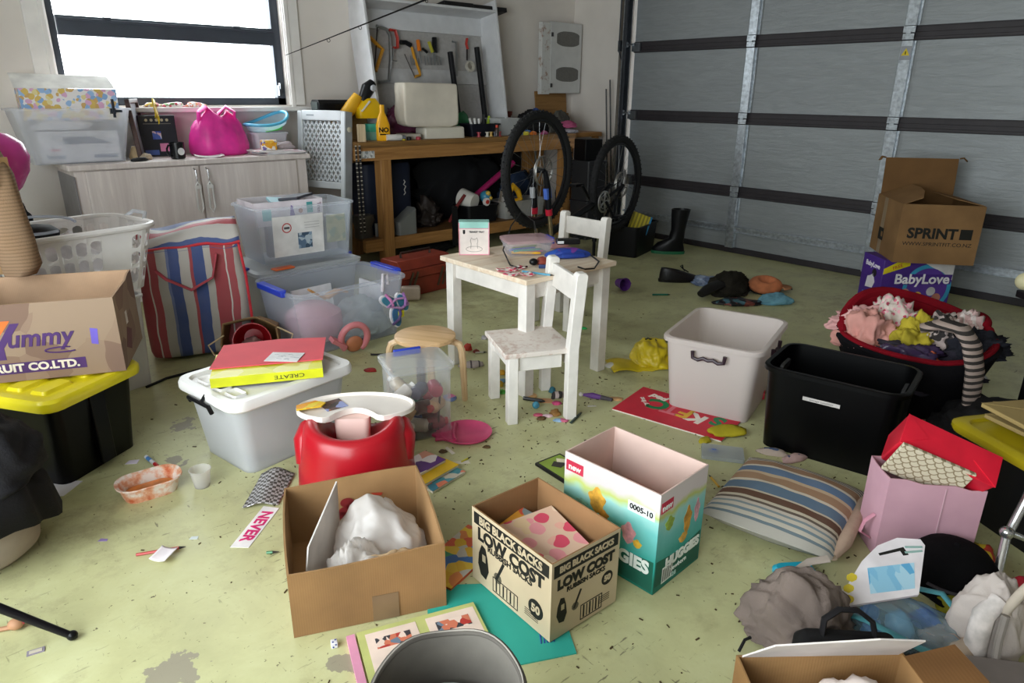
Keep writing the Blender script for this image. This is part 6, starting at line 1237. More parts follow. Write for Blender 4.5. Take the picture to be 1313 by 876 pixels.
# ================================================================== PARCEL CARTONS BY THE GARAGE DOOR
nb = thing('nappy_box', 'purple nappy box with white lettering at the bottom, against the garage door', 'cardboard box', (4.66, 1.51, .001), radians(-40))
NL, NW, NH = .44, .24, .325
pur2 = mat('#4a2a86', .5, 0, .1, 5)
MB().box((0, 0, NH/2), (NL, NW, NH)).build('carton', pur2, nb, bevel=.003)
F = faces(NL, NW, NH); f = F['-y']
decal(circ(.15, .07, .15, 32), nb, f, mat('#3a9ac0', .5), 'ring', .0004); decal(circ(.125, .07, .15, 32), nb, f, mat('#5a3a96', .5), 'ring', .0007)
decal([(.0, NH-.002), (NL/2-.003, NH-.002), (NL/2-.003, .2), (.15, .25), (.08, .28)], nb, f, mat('#d8d4d4', .5), 'corner_panel', .0006)
text('BabyLove', .084, nb, f @ Mx.Translation((.03, .205, .0022)), mat('#f2eef2', .5), bold=.002, sx=1.05); decal([(-.175, .17), (.21, .175), (.215, .235), (-.165, .24)], nb, f, pur2, 'name_band', .0015)
decal([(-NL/2+.003, NH-.09), (-.06, NH-.035), (-.06, NH-.003), (-.12, NH-.003), (-NL/2+.003, NH-.055)], nb, f, mat('#d6c420', .5), 'ribbon', .0016); text('FREE', .03, nb, f @ Mx.Translation((-.135, NH-.042, .002)) @ Mx.Rotation(radians(22), 4, 'Z'), mat('#a8302c'))
for x, y, c in ((-.06, .12, '#c98a80'), (.02, .1, '#e0b04a'), (.1, .13, '#c9c6cc'), (.14, .09, '#b87868')): decal(circ(.028, x, y, 16), nb, f, mat(c, .6), 'print', .001)
f = F['-x']; text('BabyLove', .042, nb, f @ Mx.Translation((.0, .27, .0008)), mat('#f2eef2', .5), bold=.001); decal([(-.05, .12), (.03, .13), (.05, .17), (.02, .22), (-.01, .2), (-.04, .19)], nb, f, mat('#e4dfe4', .6), 'print'); decal(circ(.025, .03, .225), nb, f, mat('#1c1620', .8), 'hand_hole')
for i, c in enumerate(('#4a86c0', '#c8473c', '#d8c23a', '#4a9a5c', '#e0dce4')): decal(rect(.022, .012, -.06+.03*i, .085), nb, f, mat(c, .5), 'print')
for i in range(4): decal(rect(.14, .004, 0, .05-.011*i), nb, f, mat('#8f7ab8', .5), 'print_line')
sp = thing('parcel_box', 'brown parcel carton lettered SPRINT on top of the purple nappy box', 'cardboard box', (4.70, 1.475, .327), radians(-52.3))
sL, sW, sH = .44, .46, .34
kb2 = cardboard('#856543', axis=0); kb3 = cardboard('#755636', axis=0)
cbox(sp, sL, sW, sH, kb2, .005, 'carton', 0, kb3)
f = faces(sL, sW, sH)['-y']; text('SPRINT', .082, sp, f @ Mx.Translation((-.035, .175, .0006)), ink, bold=.003, sx=1.02); decal(rect(.065, .06, .145, .178), sp, f, ink, 'emblem'); text('WWW.SPRINTFIT.CO.NZ', .03, sp, f @ Mx.Translation((.0, .115, .0006)), ink, sx=1.1)
f = faces(sL, sW, sH)['-x']; decal(rect(.06, .34, -.06, sH/2), sp, f, mat('#8a755a', .35), 'tape', .0005); decal(rect(.09, .075, -.06, .12), sp, f, ink, 'stamp', .001); decal(rect(.03, .03, -.04, .12), sp, f, kb2, 'stamp', .0013)
# flaps: tall rear flap standing up, front flaps sagging inwards
fl = MB().box((0, 0, .115), (.42, .005, .23)).build('flap', kb3, sp); fl.location = (0, sW/2-.004, sH-.002); fl.rotation_euler = (radians(-6), 0, 0)
for s in (-1, 1):
    c = MB().tube([(s*.215, 0, .23), (s*.235, -.006, .235), (s*.25, -.02, .215)], .012, 8, flat=.4).build('bent_corner', kb3, fl)
MB().prism([(-.23, 0), (.23, 0), (.22, .11), (.06, .17), (-.06, .19), (-.22, .19)], 0, .004, 0, FRM((-sL/2+.002, 0, sH), (0, -1, 0), (.85, 0, .32))).build('flap', kb2, sp)
MB().prism([(-.22, 0), (.22, 0), (.2, .14), (-.12, .12)], 0, .004, 0, FRM((sL/2-.002, 0, sH), (0, 1, 0), (-.92, 0, .18))).build('flap', kb2, sp)
MB().prism([(-.21, 0), (.21, 0), (.2, .10), (-.2, .10)], 0, .004, 0, FRM((0, -sW/2+.002, sH), (1, 0, 0), (0, .85, -.1))).build('flap', kb2, sp)
# ================================================================== CHILD SEAT FULL OF CLOTHES
cs_ = thing('bucket_chair', 'dark red and black padded child car seat heaped with clothes', 'child seat', (3.09, .915, 0), VA+radians(-12))
redf = cloth('#7a0f1c'); blkf = cloth('#141316')
def seat_ring(z, rx, ry, n=40, f=lambda a: 0, yo=0): return [(rx*cos(2*pi*i/n), yo+ry*sin(2*pi*i/n), z+f(2*pi*i/n)) for i in range(n)]
rim = lambda a: .135*max(0, sin(a))**1.3*(1-.35*cos(a)) + .045*max(0, cos(a))**2 + .02*max(0, -cos(a))
MB().loft([seat_ring(0, .17, .15), seat_ring(.06, .22, .19), seat_ring(.18, .27, .24, f=lambda a: .4*rim(a)), seat_ring(.27, .31, .265, f=rim), seat_ring(.285, .29, .245, f=rim)], True, False).build('shell', blkf, cs_, ang=70)
MB().loft([seat_ring(.275, .292, .257, f=rim), seat_ring(.292, .275, .24, f=rim), seat_ring(.25, .235, .20, f=lambda a: .8*rim(a)), seat_ring(.15, .2, .16, f=lambda a: .3*rim(a)), seat_ring(.12, .15, .12)], False, True).build('padding', redf, cs_, ang=70)
MB().tube([V(q) for q in seat_ring(.288, .285, .25, f=rim)[:21]], [.012]+[.022]*19+[.012], 8).build('rim_piping', redf, cs_)
MB().tube([V(q) for q in seat_ring(.284, .287, .252, f=rim)[20:]+seat_ring(.284, .287, .252, f=rim)[:1]], .009, 8).build('rim_piping', redf, cs_)
MB().ball((.265, .11, .36), .045, .07, .04).build('head_bolster', redf, cs_)
Rc = RZ(VA+radians(-12), (3.09, .915, 0))
def clothes(name, label, cat, x, y, z, rx, ry, rz_, m, seed, rot=0, fold=.5): return one(heap(name, rx*1.08, ry*1.08, rz_, m, seed=seed, fold=fold, lump=.4, freq=1.15), label, cat, Rc @ V((x, y, z)), VA+radians(rot))
florm = collage('floral', ['#c8677e', '#d9a0a8', '#b8485f', '#cbb8ae'], 55, '#c9bcb2', .45, .95)
clothes('cushion_clothes', 'dark mixed clothes at the bottom of the heaped child seat', 'clothes', 0, -.02, .13, .2, .16, .13, cloth('#3a3640'), 140)
clothes('pink_blouse', 'salmon pink top at the left of the heaped child seat', 'top', -.19, .0, .24, .10, .10, .12, cloth('#d59a90'), 141)
clothes('pink_shirt', 'pale pink shirt spilling over the far left rim of the child seat', 'shirt', -.20, .09, .28, .10, .07, .09, cloth('#dba6a4'), 142)
clothes('floral_dress', 'cream dress with red flowers in the middle of the child seat', 'dress', -.07, .08, .26, .12, .08, .14, florm, 143)
clothes('yellow_blouse', 'mustard yellow top in the middle of the heaped child seat', 'top', -.005, .0, .26, .10, .07, .10, cloth('#b5a437'), 144, 20)
clothes('purple_satin', 'shiny dark purple cloth at the front rim of the child seat', 'cloth', -.075, -.13, .235, .13, .05, .06, mat('#3c2f4c', .35, 0, .2), 145, -12)
zeb = stripes('zebra', [(.5, '#1d1a20'), (.5, '#b9a8a4')], .034, 0, .9, wob=.05)
clothes('patterned_blouse', 'black and white zebra patterned top right of the yellow top', 'top', .09, .0, .27, .10, .08, .10, zeb, 146, 30)
clothes('pink_striped_shirt', 'pale pink striped shirt at the right of the child seat', 'shirt', .18, .06, .27, .08, .06, .10, stripes('pink_stripe', [(.6, '#d6b3b0'), (.4, '#e2d4d0')], .04, 0), 147)
clothes('grey_jeans', 'dark grey trousers hanging at the right rim of the child seat', 'trousers', .21, -.04, .26, .11, .08, .08, cloth('#2b2c33'), 148)
clothes('orange_sock', 'small orange sock at the front rim of the child seat', 'sock', .01, -.14, .262, .035, .025, .025, cloth('#c8684a'), 149)
hs = stripes('hoop_stripes', [(.48, '#1b181c'), (.52, '#a8958c')], .024, 2, .95, wob=.01)
P0 = Rc @ V((.075, -.115, .365)); 
o = thing('striped_leggings', 'black and cream striped leggings hanging down over the front of the child seat', 'leggings', P0, VA+radians(-6))
MB().tube([(-.08, .06, .0), (-.02, .03, .03), (.03, -.03, .03), (.045, -.09, -.01), (.052, -.14, -.10), (.045, -.175, -.22), (.03, -.20, -.345)], [.04, .05, .05, .05, .047, .043, .036], 14, flat=.45).build('leg', hs, o)
# dark things behind and beside the seat
one(heap('black_holdall', .22, .16, .13, mat('#100e11', .8), seed=151, lump=.2), 'black holdall on the floor in front of the child seat, behind the black bin', 'bag', (2.97, .56, .002), radians(-30))
one(heap('maroon_blanket', .2, .14, .12, mat('#2b1518', .9, 0, .3), seed=152), 'dark maroon blanket heaped on the floor at the right edge', 'blanket', (3.13, .36, .002), radians(-30))
one(heap('tan_plush', .05, .045, .06, cloth('#8a7350'), seed=153, sub=3), 'tan soft toy lying on the maroon blanket', 'soft toy', (3.08, .34, .125), 0)
one(heap('clear_wrapper', .05, .03, .03, clear('#d9d8de', .6, .2), seed=154, sub=3), 'clear wrapper on the floor right of the striped leggings', 'wrapper', at(1255, 489), 0)
o = thing('desk', 'black legged stand at the far right edge', 'stand', (3.30, .62, 0), VA); 
for x in (0, .5): MB().box((x, 0, .25), (.04, .04, .5)).build('leg', plastic('#0f0e10'), o, bevel=.004)
MB().box((.25, 0, .515), (.58, .3, .03)).build('stand_top', plastic('#141316'), o, bevel=.004)
o.location = at(1306, 546)+V((0, 0, 0))
one(MB().ball((0, 0, .035), .035).build('cream_ball', mat('#c8c19a', .5)), 'cream ball on the black stand at the right edge', 'ball', at(1312, 372, .531)+V((0, 0, 0)), 0)
# ================================================================== CUSHION
cu = thing('cushion', 'striped blue brown and white floor cushion lying behind the pink gift bag', 'cushion', (1.885, .825, .001), 0)
cA, cB, cC, cD = at(905, 680), at(1070, 738), at(1107, 655), at(945, 600)
cen = (cA+cB+cC+cD)/4; cu.location = cen+V((0, 0, .001)); ex = ((cB-cA)+(cC-cD)).normalized(); ang_c = atan2(ex.y, ex.x); cu.rotation_euler = (0, 0, ang_c)
hl, hw_ = ((cB-cA).length+(cC-cD).length)/4-.008, ((cD-cA).length+(cC-cB).length)/4+.01
seqc = [(.04, '#a9a59c'), (.02, '#5f6f78'), (.03, '#b9b2a4'), (.025, '#6f828c'), (.03, '#c2b9aa'), (.02, '#7c8a90'), (.03, '#c4b9ab'), (.02, '#5c5048'), (.03, '#c4b9a4'), (.07, '#5f3f30'), (.02, '#c9bda8'), (.12, '#5f7890'), (.03, '#d6cbb8'), (.10, '#a58468'), (.04, '#c9b294'), (.10, '#5f7a9a'), (.03, '#d8d0c2'), (.10, '#a07e64'), (.015, '#d0c8bc'), (.015, '#45424c'), (.02, '#d0c8bc'), (.015, '#45424c'), (.02, '#d0c8bc'), (.015, '#45424c'), (.03, '#d6d0c6')]
cm2 = stripes('cushion_stripes', seqc, hw_*2.0, 1, .95, off=.5, wob=.006)
def cfn(sgn):
    def f(a, b):
        x, y = 2*a-1, 2*b-1; e = (1-abs(x)**2.6)*(1-abs(y)**2.6); h = max(0, e)**.5
        return (x*hl*(1-.05*(1-y*y)*0-.04*(abs(y)**3)*0), y*hw_*(1-.06*(1-abs(x)**2)*0), .055+sgn*(.055*h) + (.006*noise.noise(V((x*3, y*3, sgn)))*h))
    return f
M = MB().grid(28, 22, cfn(1)); M.grid(28, 22, lambda a, b: (lambda p: (p[0], p[1], max(p[2], .002)))(cfn(-1)(1-a, b)))
M.build('cover', cm2, cu, ang=80)
MB().tube([(hl*.97, -hw_*.85, .045), (hl*1.01, -hw_*.5, .05), (hl*1.01, .0, .05), (hl*1.0, hw_*.6, .05), (hl*.97, hw_*.93, .045)], [.015, .026, .024, .024, .014], 10, flat=.8).build('plain_end', cloth('#b79f8c'), cu)
# ================================================================== PINK GIFT BAG WITH RED BAG INSIDE
pg = thing('gift_bag', 'plain pink card gift bag standing open at the right', 'gift bag', (2.04, .50, .001), radians(-47))
gL, gW, gH = .262, .13, .245; pkm = mat('#c79aa8', .7, 0, .04)
cbox(pg, gL, gW, gH, pkm, .003, 'bag', .004, mat('#b98c98', .8), cut=lambda x, y: .012*(x < -.05)-.012*(x > .08))
decal(rect(.003, .23, .02, .12), pg, FRM((0, -gW/2-.0046, 0), (1, 0, 0), (0, 0, 1)), mat('#d8b0bc', .7), 'fold_line', .0008)
MB().tube([(-gL/2-.004, -.03, .12), (-gL/2-.03, -.035, .10), (-gL/2-.035, -.03, .06), (-gL/2-.004, -.03, .04)], .007, 6, flat=.4).build('handle', mat('#c98a9c', .6), pg)
Rg = RZ(radians(-47), (2.035, .505, 0)); foil = mat('#e2233a', .34, .2, .12, 7, .15, 14)
FR = (radians(36), radians(19), radians(-66)); FE = Mx.Rotation(FR[2], 4, 'Z') @ Mx.Rotation(FR[1], 4, 'Y') @ Mx.Rotation(FR[0], 4, 'X')
FB = at(1219, 577, .335) - FE @ V((0, 0, .16))
rb = thing('foil_bag', 'shiny red foil bag tipped upside down in the pink gift bag', 'gift bag', FB, rot=FR)
MB().loft([rr(.245, .09, .004, .03, 1), rr(.255, .10, .004, .16, 1)]).build('bag', foil, rb, bevel=.002)
MB().prism([(-.1275, -.05), (.1275, -.05), (.1275, .05), (-.1275, .05)], .1602, .162).build('folded_base', foil, rb, bevel=.001)
for sg in (-1, 1): MB().prism([(.06*sg, .0), (.1275*sg, -.05*sg), (.1275*sg, .05*sg)], .1622, .1637).build('base_flap', foil, rb, smooth=False)
t_ = NT('scallops'); v_ = t_.coord('Object'); s_ = t_.n('ShaderNodeSeparateXYZ'); t_.l(v_, s_.inputs[0])
P_ = .026; row = t_.math('FLOOR', t_.math('DIVIDE', s_.outputs[2], P_*.55)); xs_ = t_.math('ADD', t_.math('DIVIDE', s_.outputs[0], P_), t_.math('MULTIPLY', row, .5))
fx = t_.math('SUBTRACT', t_.math('FRACT', t_.math('ADD', xs_, 50.0)), .5); fz = t_.math('FRACT', t_.math('ADD', t_.math('DIVIDE', s_.outputs[2], P_*.55), 50.0))
dd = t_.math('SQRT', t_.math('ADD', t_.math('MULTIPLY', fx, fx), t_.math('POWER', t_.math('MULTIPLY', t_.math('SUBTRACT', 1.0, fz), .55), 2.0)))
ring = t_.math('MULTIPLY', t_.math('GREATER_THAN', dd, .43), t_.math('LESS_THAN', dd, .56)); t_.col(t_.mix(ring, '#cfc3ac', '#8f7d62')); sc_ = t_.fin(.6)
gb = thing('scallop_box', 'cream box with a fish scale pattern under the red foil bag', 'box', at(1194, 606, .272) - (Mx.Rotation(radians(-58), 4, 'Z') @ Mx.Rotation(radians(19), 4, 'Y') @ Mx.Rotation(radians(16), 4, 'X')) @ V((0, 0, .075)), rot=(radians(16), radians(19), radians(-58)))
MB().box((-.01, 0, .075), (.20, .012, .11)).build('body', sc_, gb, bevel=.002)
# ================================================================== YELLOW LIDDED BOX AND DRAWERS AT THE RIGHT EDGE
yb_c = V((2.47, .275, 0))
yx = thing('storage_bin', 'dark bin with a yellow lid under brown papers at the right edge', 'storage bin', yb_c, radians(-30))
tub(yx, .42, .40, .262, .92, plastic('#141416', .4), r=.04); MB().loft([rr(.44, .42, .05, .255), rr(.45, .43, .05, .266), rr(.45, .43, .05, .28), rr(.43, .41, .05, .288), rr(.38, .36, .04, .288), rr(.37, .35, .04, .28)]).build('lid', plastic('#b8a416', .35), yx)
kraft = mat('#a08a58', .8, 0, .08, 5)
for i, (dx, dy, r, lb) in enumerate(((.02, .0, -8, 'brown envelope at the bottom of the stack on the yellow lid'), (.0, .03, 4, 'brown envelope second from the bottom on the yellow lid'), (.03, .02, -14, 'brown envelope third from the bottom on the yellow lid'), (-.01, .04, -2, 'brown envelope on the top of the stack on the yellow lid'))):
    o = thing('envelope', lb, 'envelope', yb_c+V((dx+.03, dy, .2895+.0145*i)), radians(-30+r)); MB().box((0, 0, .0065), (.29, .25, .013)).build('body', mat(shade('#a08a58', 1-.05*i if i < 3 else 1.0), .8, 0, .08, 5), o, bevel=.003); MB().prism([(-.145, .125), (.145, .125), (.0, .03)], .0131, .0142).build('flap', kraft, o, smooth=False)
o = paper('white_papers', rect(.2, .18), mat('#cfcacb', .7), 'white papers on the envelope stack at the right edge', 'paper', yb_c+V((.13, -.03, .349)), radians(-20), t=.006)
dw = thing('drawer_unit', 'low grey drawer unit on the floor under the right edge', 'drawer unit', (2.44, .03, 0), radians(-38))
MB().box((0, 0, .09), (.30, .26, .18)).build('carcass', plastic('#4b484b', .4), dw, bevel=.006)
MB().box((-.156, .0, .095), (.012, .22, .13)).build('drawer', plastic('#5d595c', .4), dw, bevel=.003); MB().box((0, -.136, .095), (.26, .012, .13)).build('drawer', plastic('#5d595c', .4), dw, bevel=.003)
# chrome chair
ch = thing('folding_chair', 'chrome tube chair leg frame at the right edge', 'chair', at(1272, 765), VA)
chrome = metal('#d0d2d4', .15); q0 = at(1272, 765)
def loc_(u, v, k): p_ = EYE+ray(u, v)*k; return RZ(VA, q0).inverted() @ p_
q1 = onX(1290, 690, q0.x+.10); q2 = onX(1316, 640, q0.x+.16); Ri_ = RZ(VA, q0).inverted()
MB().tube([V((0, 0, .012)), Ri_ @ q1, Ri_ @ q2, (Ri_ @ q2)+V((.02, .01, .08))], .012, 12).build('leg', chrome, ch); MB().tube([Ri_ @ onX(1292, 682, q0.x+.10), Ri_ @ onX(1340, 700, q0.x+.16)], .009, 10).build('stretcher', chrome, ch); MB().ball(Ri_ @ onX(1291, 683, q0.x+.10), .018).build('joint', chrome, ch)
MB().tube([(.16, -.06, .012), (.17, -.05, .2), (.2, -.03, .42)], .012, 12).build('leg', chrome, ch); MB().box((.24, .0, .42), (.3, .3, .02)).build('seat', mat('#2a282b', .6), ch, bevel=.005)
# ================================================================== BOTTOM RIGHT HEAP
one(heap('yellow_wrapper', .05, .045, .04, collage('wrap_y', ['#c9a820', '#c8443c', '#e0c23a', '#8a7a20'], 30), seed=160, sub=3), 'yellow and red wrapper on the floor under the chrome chair leg', 'wrapper', at(1252, 720), 0)
one(heap('yellow_cloth', .06, .05, .03, cloth('#8f8a2c'), seed=161, sub=3), 'olive yellow cloth between the black hat and white shoe bag', 'cloth', at(1225, 780), 0)
one(heap('red_scrap', .035, .03, .06, mat('#a01828', .5), seed=162, sub=3), 'dark red scrap behind the white shoe bag', 'scrap', at(1296, 770), 0)
hp = at(1222, 757)
ht = thing('hat', 'black peaked cap lying on the floor beside the pink gift bag', 'hat', hp+V((.02, .02, 0)), VA+radians(10)); ca_ = cloth('#0d0c0e')
MB().lathe([(.105, 0), (.112, .03), (.105, .075), (.08, .105), (.04, .12), (.004, .123)], 30).build('crown', ca_, ht, ang=80); MB().tube([(.108*cos(radians(a)), .108*sin(radians(a)), .045) for a in range(200, 341, 10)], .010, 8, flat=.4).build('band', mat('#3a373c', .6), ht); MB().ball((0, 0, .124), .008).build('button', ca_, ht)
MB().grid(14, 5, lambda a, b: ((.105+.055*b*sin(pi*a)**.6)*cos(radians(200+140*a)), (.105+.055*b*sin(pi*a)**.6)*sin(radians(200+140*a)), .012+.006*sin(pi*a))).build('peak', ca_, ht, solid=.005)
o = thing('teal_packet', 'bright teal wipes packet behind the grey backpack', 'packet', at(1020, 739), VA+radians(6)); MB().loft([rr(.11, .075, .012, 0), rr(.115, .08, .02, .012), rr(.10, .065, .02, .022)]).build('body', plastic('#1ca3c0'), o); MB().lathe([(.016, .022), (.016, .026), (.012, .028)], 18, sx=1.2, M=Mx.Translation((.01, -.01, 0))).build('lid', plastic('#e6e8ea'), o)
# grey backpack with black front bag
bk_ = at(1028, 836)
gp = thing('backpack', 'grey canvas backpack slumped at the bottom right', 'backpack', bk_+V((.03, .035, 0)), VA+radians(-8))
heap('pack_body', .118, .09, .14, mat('#7a6c64', .9, 0, .16, 6, .35, 200), gp, 170, fold=.34, lump=.25)
MB().tube([(-.02, .06, .13), (.03, .075, .17), (.075, .08, .18)], .012, 8, flat=.5).build('strap', mat('#a0948a', .8), gp); MB().tube([(-.115, -.05, .03), (-.13, -.06, .03), (-.145, -.08, .012)], .004, 6).build('cord', DARK(), gp)
bb2 = thing('shoulder_bag', 'black bag with short handles leaning on the front of the grey backpack', 'bag', bk_+V((-.045, -.105, 0)), VA+radians(-4))
MB().loft([rr(.20, .08, .03, 0, 5), rr(.215, .095, .035, .04, 5), rr(.215, .085, .03, .12, 5), rr(.19, .03, .014, .15, 5)]).build('bag', mat('#0b090c', .85), bb2, ang=70)
MB().tube([(-.055, .0, .145), (-.052, .01, .18), (-.02, .02, .20), (.02, .02, .20), (.05, .01, .18), (.058, .0, .145)], .011, 8, flat=.5).build('handle', mat('#120f13', .85), bb2)
# drawing on folded paper
dp = at(1130, 770, .10)
dg = thing('child_drawing', 'white folded sheet with a blue crayon square and yellow blobs', 'drawing', dp, 0)
c_ = [at(1070, 780, .10), at(1180, 762, .13), at(1186, 697, .19), at(1135, 690, .19)]
n_ = (c_[1]-c_[0]).cross(c_[3]-c_[0]).normalized()
if n_.z < 0: n_ = -n_
ux = (c_[1]-c_[0]).normalized(); uy = n_.cross(ux); o0 = c_[0]; Lf = Mx(((ux.x, uy.x, n_.x, o0.x), (ux.y, uy.y, n_.y, o0.y), (ux.z, uy.z, n_.z, o0.z), (0, 0, 0, 1)))
dg.location = (0, 0, 0); dg.matrix_world = Lf; Li = Lf.inverted()
def pl(u, v):
    d = ray(u, v); k = (o0-EYE).dot(n_)/d.dot(n_); q = Li @ (EYE+d*k); return (q.x, q.y)
def plm(*uv): return [pl(*p_) for p_ in uv]
dgp = plm((1070, 780), (1178, 763), (1186, 700), (1180, 692), (1150, 690), (1125, 700), (1105, 720), (1088, 748), (1072, 765))
MB().prism(dgp, 0, .0012).build('sheet', mat('#e4dde0', .8), dg, smooth=False)
MB().prism([(x, y) for x, y in dgp], -.008, -.0065).build('under_fold', mat('#cfc6cc', .8), dg, smooth=False)
decal(plm((1112, 729), (1172, 722), (1173, 755), (1116, 762)), dg, Mx.Translation((0, 0, .0012)), collage('crayon_blue', ['#7fb8d8', '#5fa6d0', '#a8cfe2', '#8fc2dc', '#d0dfe6'], 60, stretch=(1, .3, 1)), 'crayon_square')
decal(plm((1126, 710), (1158, 702), (1165, 712), (1158, 713), (1154, 707), (1128, 713)), dg, Mx.Translation((0, 0, .0012)), ink, 'crayon_mark')
for a_, b_ in (((1160, 702), (1182, 702)), ((1160, 709), (1182, 707))):
    x0, y0 = pl(*a_); x1, y1 = pl(*b_); MB().tube([(x0, y0, .0016), (x1, y1, .0016)], .003, 6).build('crayon_line', mat('#8fb0a8'), dg)
for u, v in ((1092, 741), (1088, 755), (1088, 769)): decal([pl(u+7*cos(t*pi/6), v+5*sin(t*pi/6)*(1+.2*(t % 2))) for t in range(12)], dg, Mx.Translation((0, 0, .0012)), mat('#d8c23a', .6), 'yellow_blob')
# clear blue zip bag
bq = at(1165, 835)
zb = thing('zip_bag', 'clear blue edged zip bag of plastic bits under the drawing', 'bag', bq+V((.02, .03, 0)), VA+radians(-12))
heap('film', .155, .12, .08, clear('#9cc0d4', .35, .15), zb, 181, fold=.15, lump=.2)
for pts in ([(-.16, .02, .05), (-.10, -.06, .09), (-.0, -.10, .07), (.09, -.10, .04), (.16, -.06, .02)], [(.02, .11, .08), (.10, .07, .10), (.15, .0, .06), (.17, -.07, .02)], [(-.15, -.02, .03), (-.12, -.10, .03), (-.08, -.13, .02)]): MB().tube(pts, .011, 8, flat=.4).build('piping', plastic('#4f98a4', .4), zb)
Rz = RZ(VA+radians(-12), bq+V((.02, .03, 0)))
for i, (x, y, s, c, lb) in enumerate(((-.07, -.02, .035, '#4a86c4', 'blue plastic piece at the left of the zip bag'), (.0, .01, .04, '#7fb4d4', 'light blue plastic piece in the middle of the zip bag'), (.07, .05, .035, '#2a4fb0', 'deep blue plastic piece at the top of the zip bag'), (.08, -.02, .045, '#9a8a80', 'beige plastic piece at the right of the zip bag'), (-.02, -.06, .03, '#c9cfd8', 'white plastic piece at the front of the zip bag'), (-.06, .05, .03, '#3a6ab8', 'mid blue plastic piece at the back of the zip bag'))):
    one(heap('plastic_piece', s, s*.7, s*1.1, plastic(c), seed=190+i, sub=3, fold=.4), lb, 'plastic piece', Rz @ V((x, y, .012)), i*.7, 'pieces in the zip bag')
# white shoe bag with cord
sq_ = at(1270, 848)
sbg = thing('drawstring_bag', 'white drawstring shoe bag with a thick cord at the bottom right', 'bag', sq_+V((.02, .03, 0)), VA+radians(-20))
heap('sack', .085, .07, .175, mat('#bdb2ac', .85, 0, .1, 6, .3, 120), sbg, 200, fold=.15, lump=.15)
MB().tube([(-.03, -.06, .02), (-.035, -.07, .08), (-.03, -.055, .14), (.0, -.03, .17)], [.026, .024, .024, .02], 10).build('gathered_edge', mat('#cfc6c2', .8, 0, .15, 30), sbg)
MB().tube([(.02, -.05, .10), (.01, -.05, .16), (.03, -.04, .20), (.07, -.02, .26), (.12, .0, .30)], .011, 10).build('cord', mat('#b7ab9c', .8), sbg); MB().tube([(.005, -.07, .16), (.0, -.085, .10), (.005, -.09, .03), (.0, -.085, .012)], .009, 8).build('cord', mat('#8f8780', .8), sbg)
one(MB().lathe([(.01, -.03), (.026, -.03), (.026, .03), (.01, .03)], 18, M=FRM((0, 0, .027), (0, 0, 1), (1, 0, 0))).lathe([(.026, -.028), (.03, -.02), (.03, .02), (.026, .028)], 18, M=FRM((0, 0, .030), (0, 0, 1), (1, 0, 0))).build('rolled_cloth', mat('#b3a08f', .9)), 'rolled beige bandage in front of the zip bag', 'bandage', at(1228, 852)+V((0, 0, .004)), VA+radians(-60))
# bottom edge: carton, black pouch, grey box
CB3 = at(944, 840, .255) - Mx.Rotation(radians(-40), 3, 'Z') @ V((-.16, .12, .255))
bc3 = thing('carton', 'open carton with white lined flaps at the bottom right edge', 'cardboard box', CB3, radians(-40))
BX, BYY, BZ = .32, .24, .255
cbox(bc3, BX, BYY, BZ, cardboard('#8f6a42', axis=0), .004, 'carton', 0, cardboard('#9d784e', axis=0))
MB().prism([(-.15, 0), (.15, 0), (.14, .12), (.05, .14), (-.12, .10)], 0, .003, 0, FRM((.0, BYY/2-.002, BZ), (1, 0, 0), (0, -.4, .55))).build('flap', mat('#d9d0cc', .7), bc3, smooth=False)
MB().prism([(-.11, 0), (.11, 0), (.10, .09), (-.10, .10)], 0, .003, 0, FRM((BX/2-.002, 0, BZ), (0, 1, 0), (.8, 0, .35))).build('flap', cardboard('#6d4c2c', axis=0), bc3, smooth=False)
one(heap('white_tissue', .12, .08, .08, mat('#d6c8c2', .8), seed=210, fold=.2), 'white tissue paper inside the open carton at the bottom right', 'paper', CB3+V((0, 0, .165)), 0)
one(MB().box((0, 0, .08), (.26, .18, .16)).build('inner_block', mat('#b89a7c', .8), bevel=.003), 'brown packet filling the lower half of the bottom right carton', 'packet', CB3+V((0, 0, .003)), radians(-40))
o = thing('black_pouch', 'black flat case at the bottom edge in front of the zip bag', 'case', at(1190, 876, .0)+V((-.02, -.02, 0)), VA+radians(-22)); MB().loft([rr(.20, .12, .02, 0), rr(.21, .13, .025, .03), rr(.19, .11, .02, .055)]).build('body', mat('#1c191b', .7), o)
o = thing('grey_box', 'grey box with a white side at the bottom right corner', 'box', at(1285, 898)+V((0, 0, 0)), VA+radians(-10)); MB().box((0, 0, .03), (.18, .12, .06)).build('body', mat('#7d7470', .7), o, bevel=.003); MB().box((-.092, 0, .03), (.004, .118, .058)).build('side_panel', mat('#cfc6c6', .7), o)
# ================================================================== MIDDLE FLOOR: shoes, cloths, cup, bags
p = at(873, 362)
sh = thing('shoe', 'black lace shoe standing on the floor by the garage door', 'shoe', p+V((.01, .03, 0)), VA+radians(4))
def shr(z, k, l0, l1, w_=1.0, n=24):
    o = []
    for i in range(n):
        a = 2*pi*i/n; x = cos(a); o.append(((l0+l1)/2+(l1-l0)/2*x, .048*w_*sin(a)*(1+.12*x), z+k*(x)))
    return o
MB().loft([shr(0, 0, -.145, .145), shr(.022, 0, -.148, .15)]).build('sole', plastic('#1a1716'), sh); MB().loft([shr(.022, 0, -.142, .143), shr(.05, -.006, -.14, .125), shr(.075, -.012, -.135, .06, .85), shr(.09, -.012, -.13, .015, .72), shr(.088, -.012, -.12, .005, .6), shr(.05, 0, -.11, .0, .5)]).build('upper', mat('#161214', .35), sh, ang=70)
MB().tube([(.03, -.02, .082), (.05, .02, .075), (.03, .02, .088), (.06, -.02, .072), (.02, -.03, .095), (.0, -.02, .115), (.02, .0, .118), (.03, .01, .092)], .004, 6).build('laces', DARK(), sh)
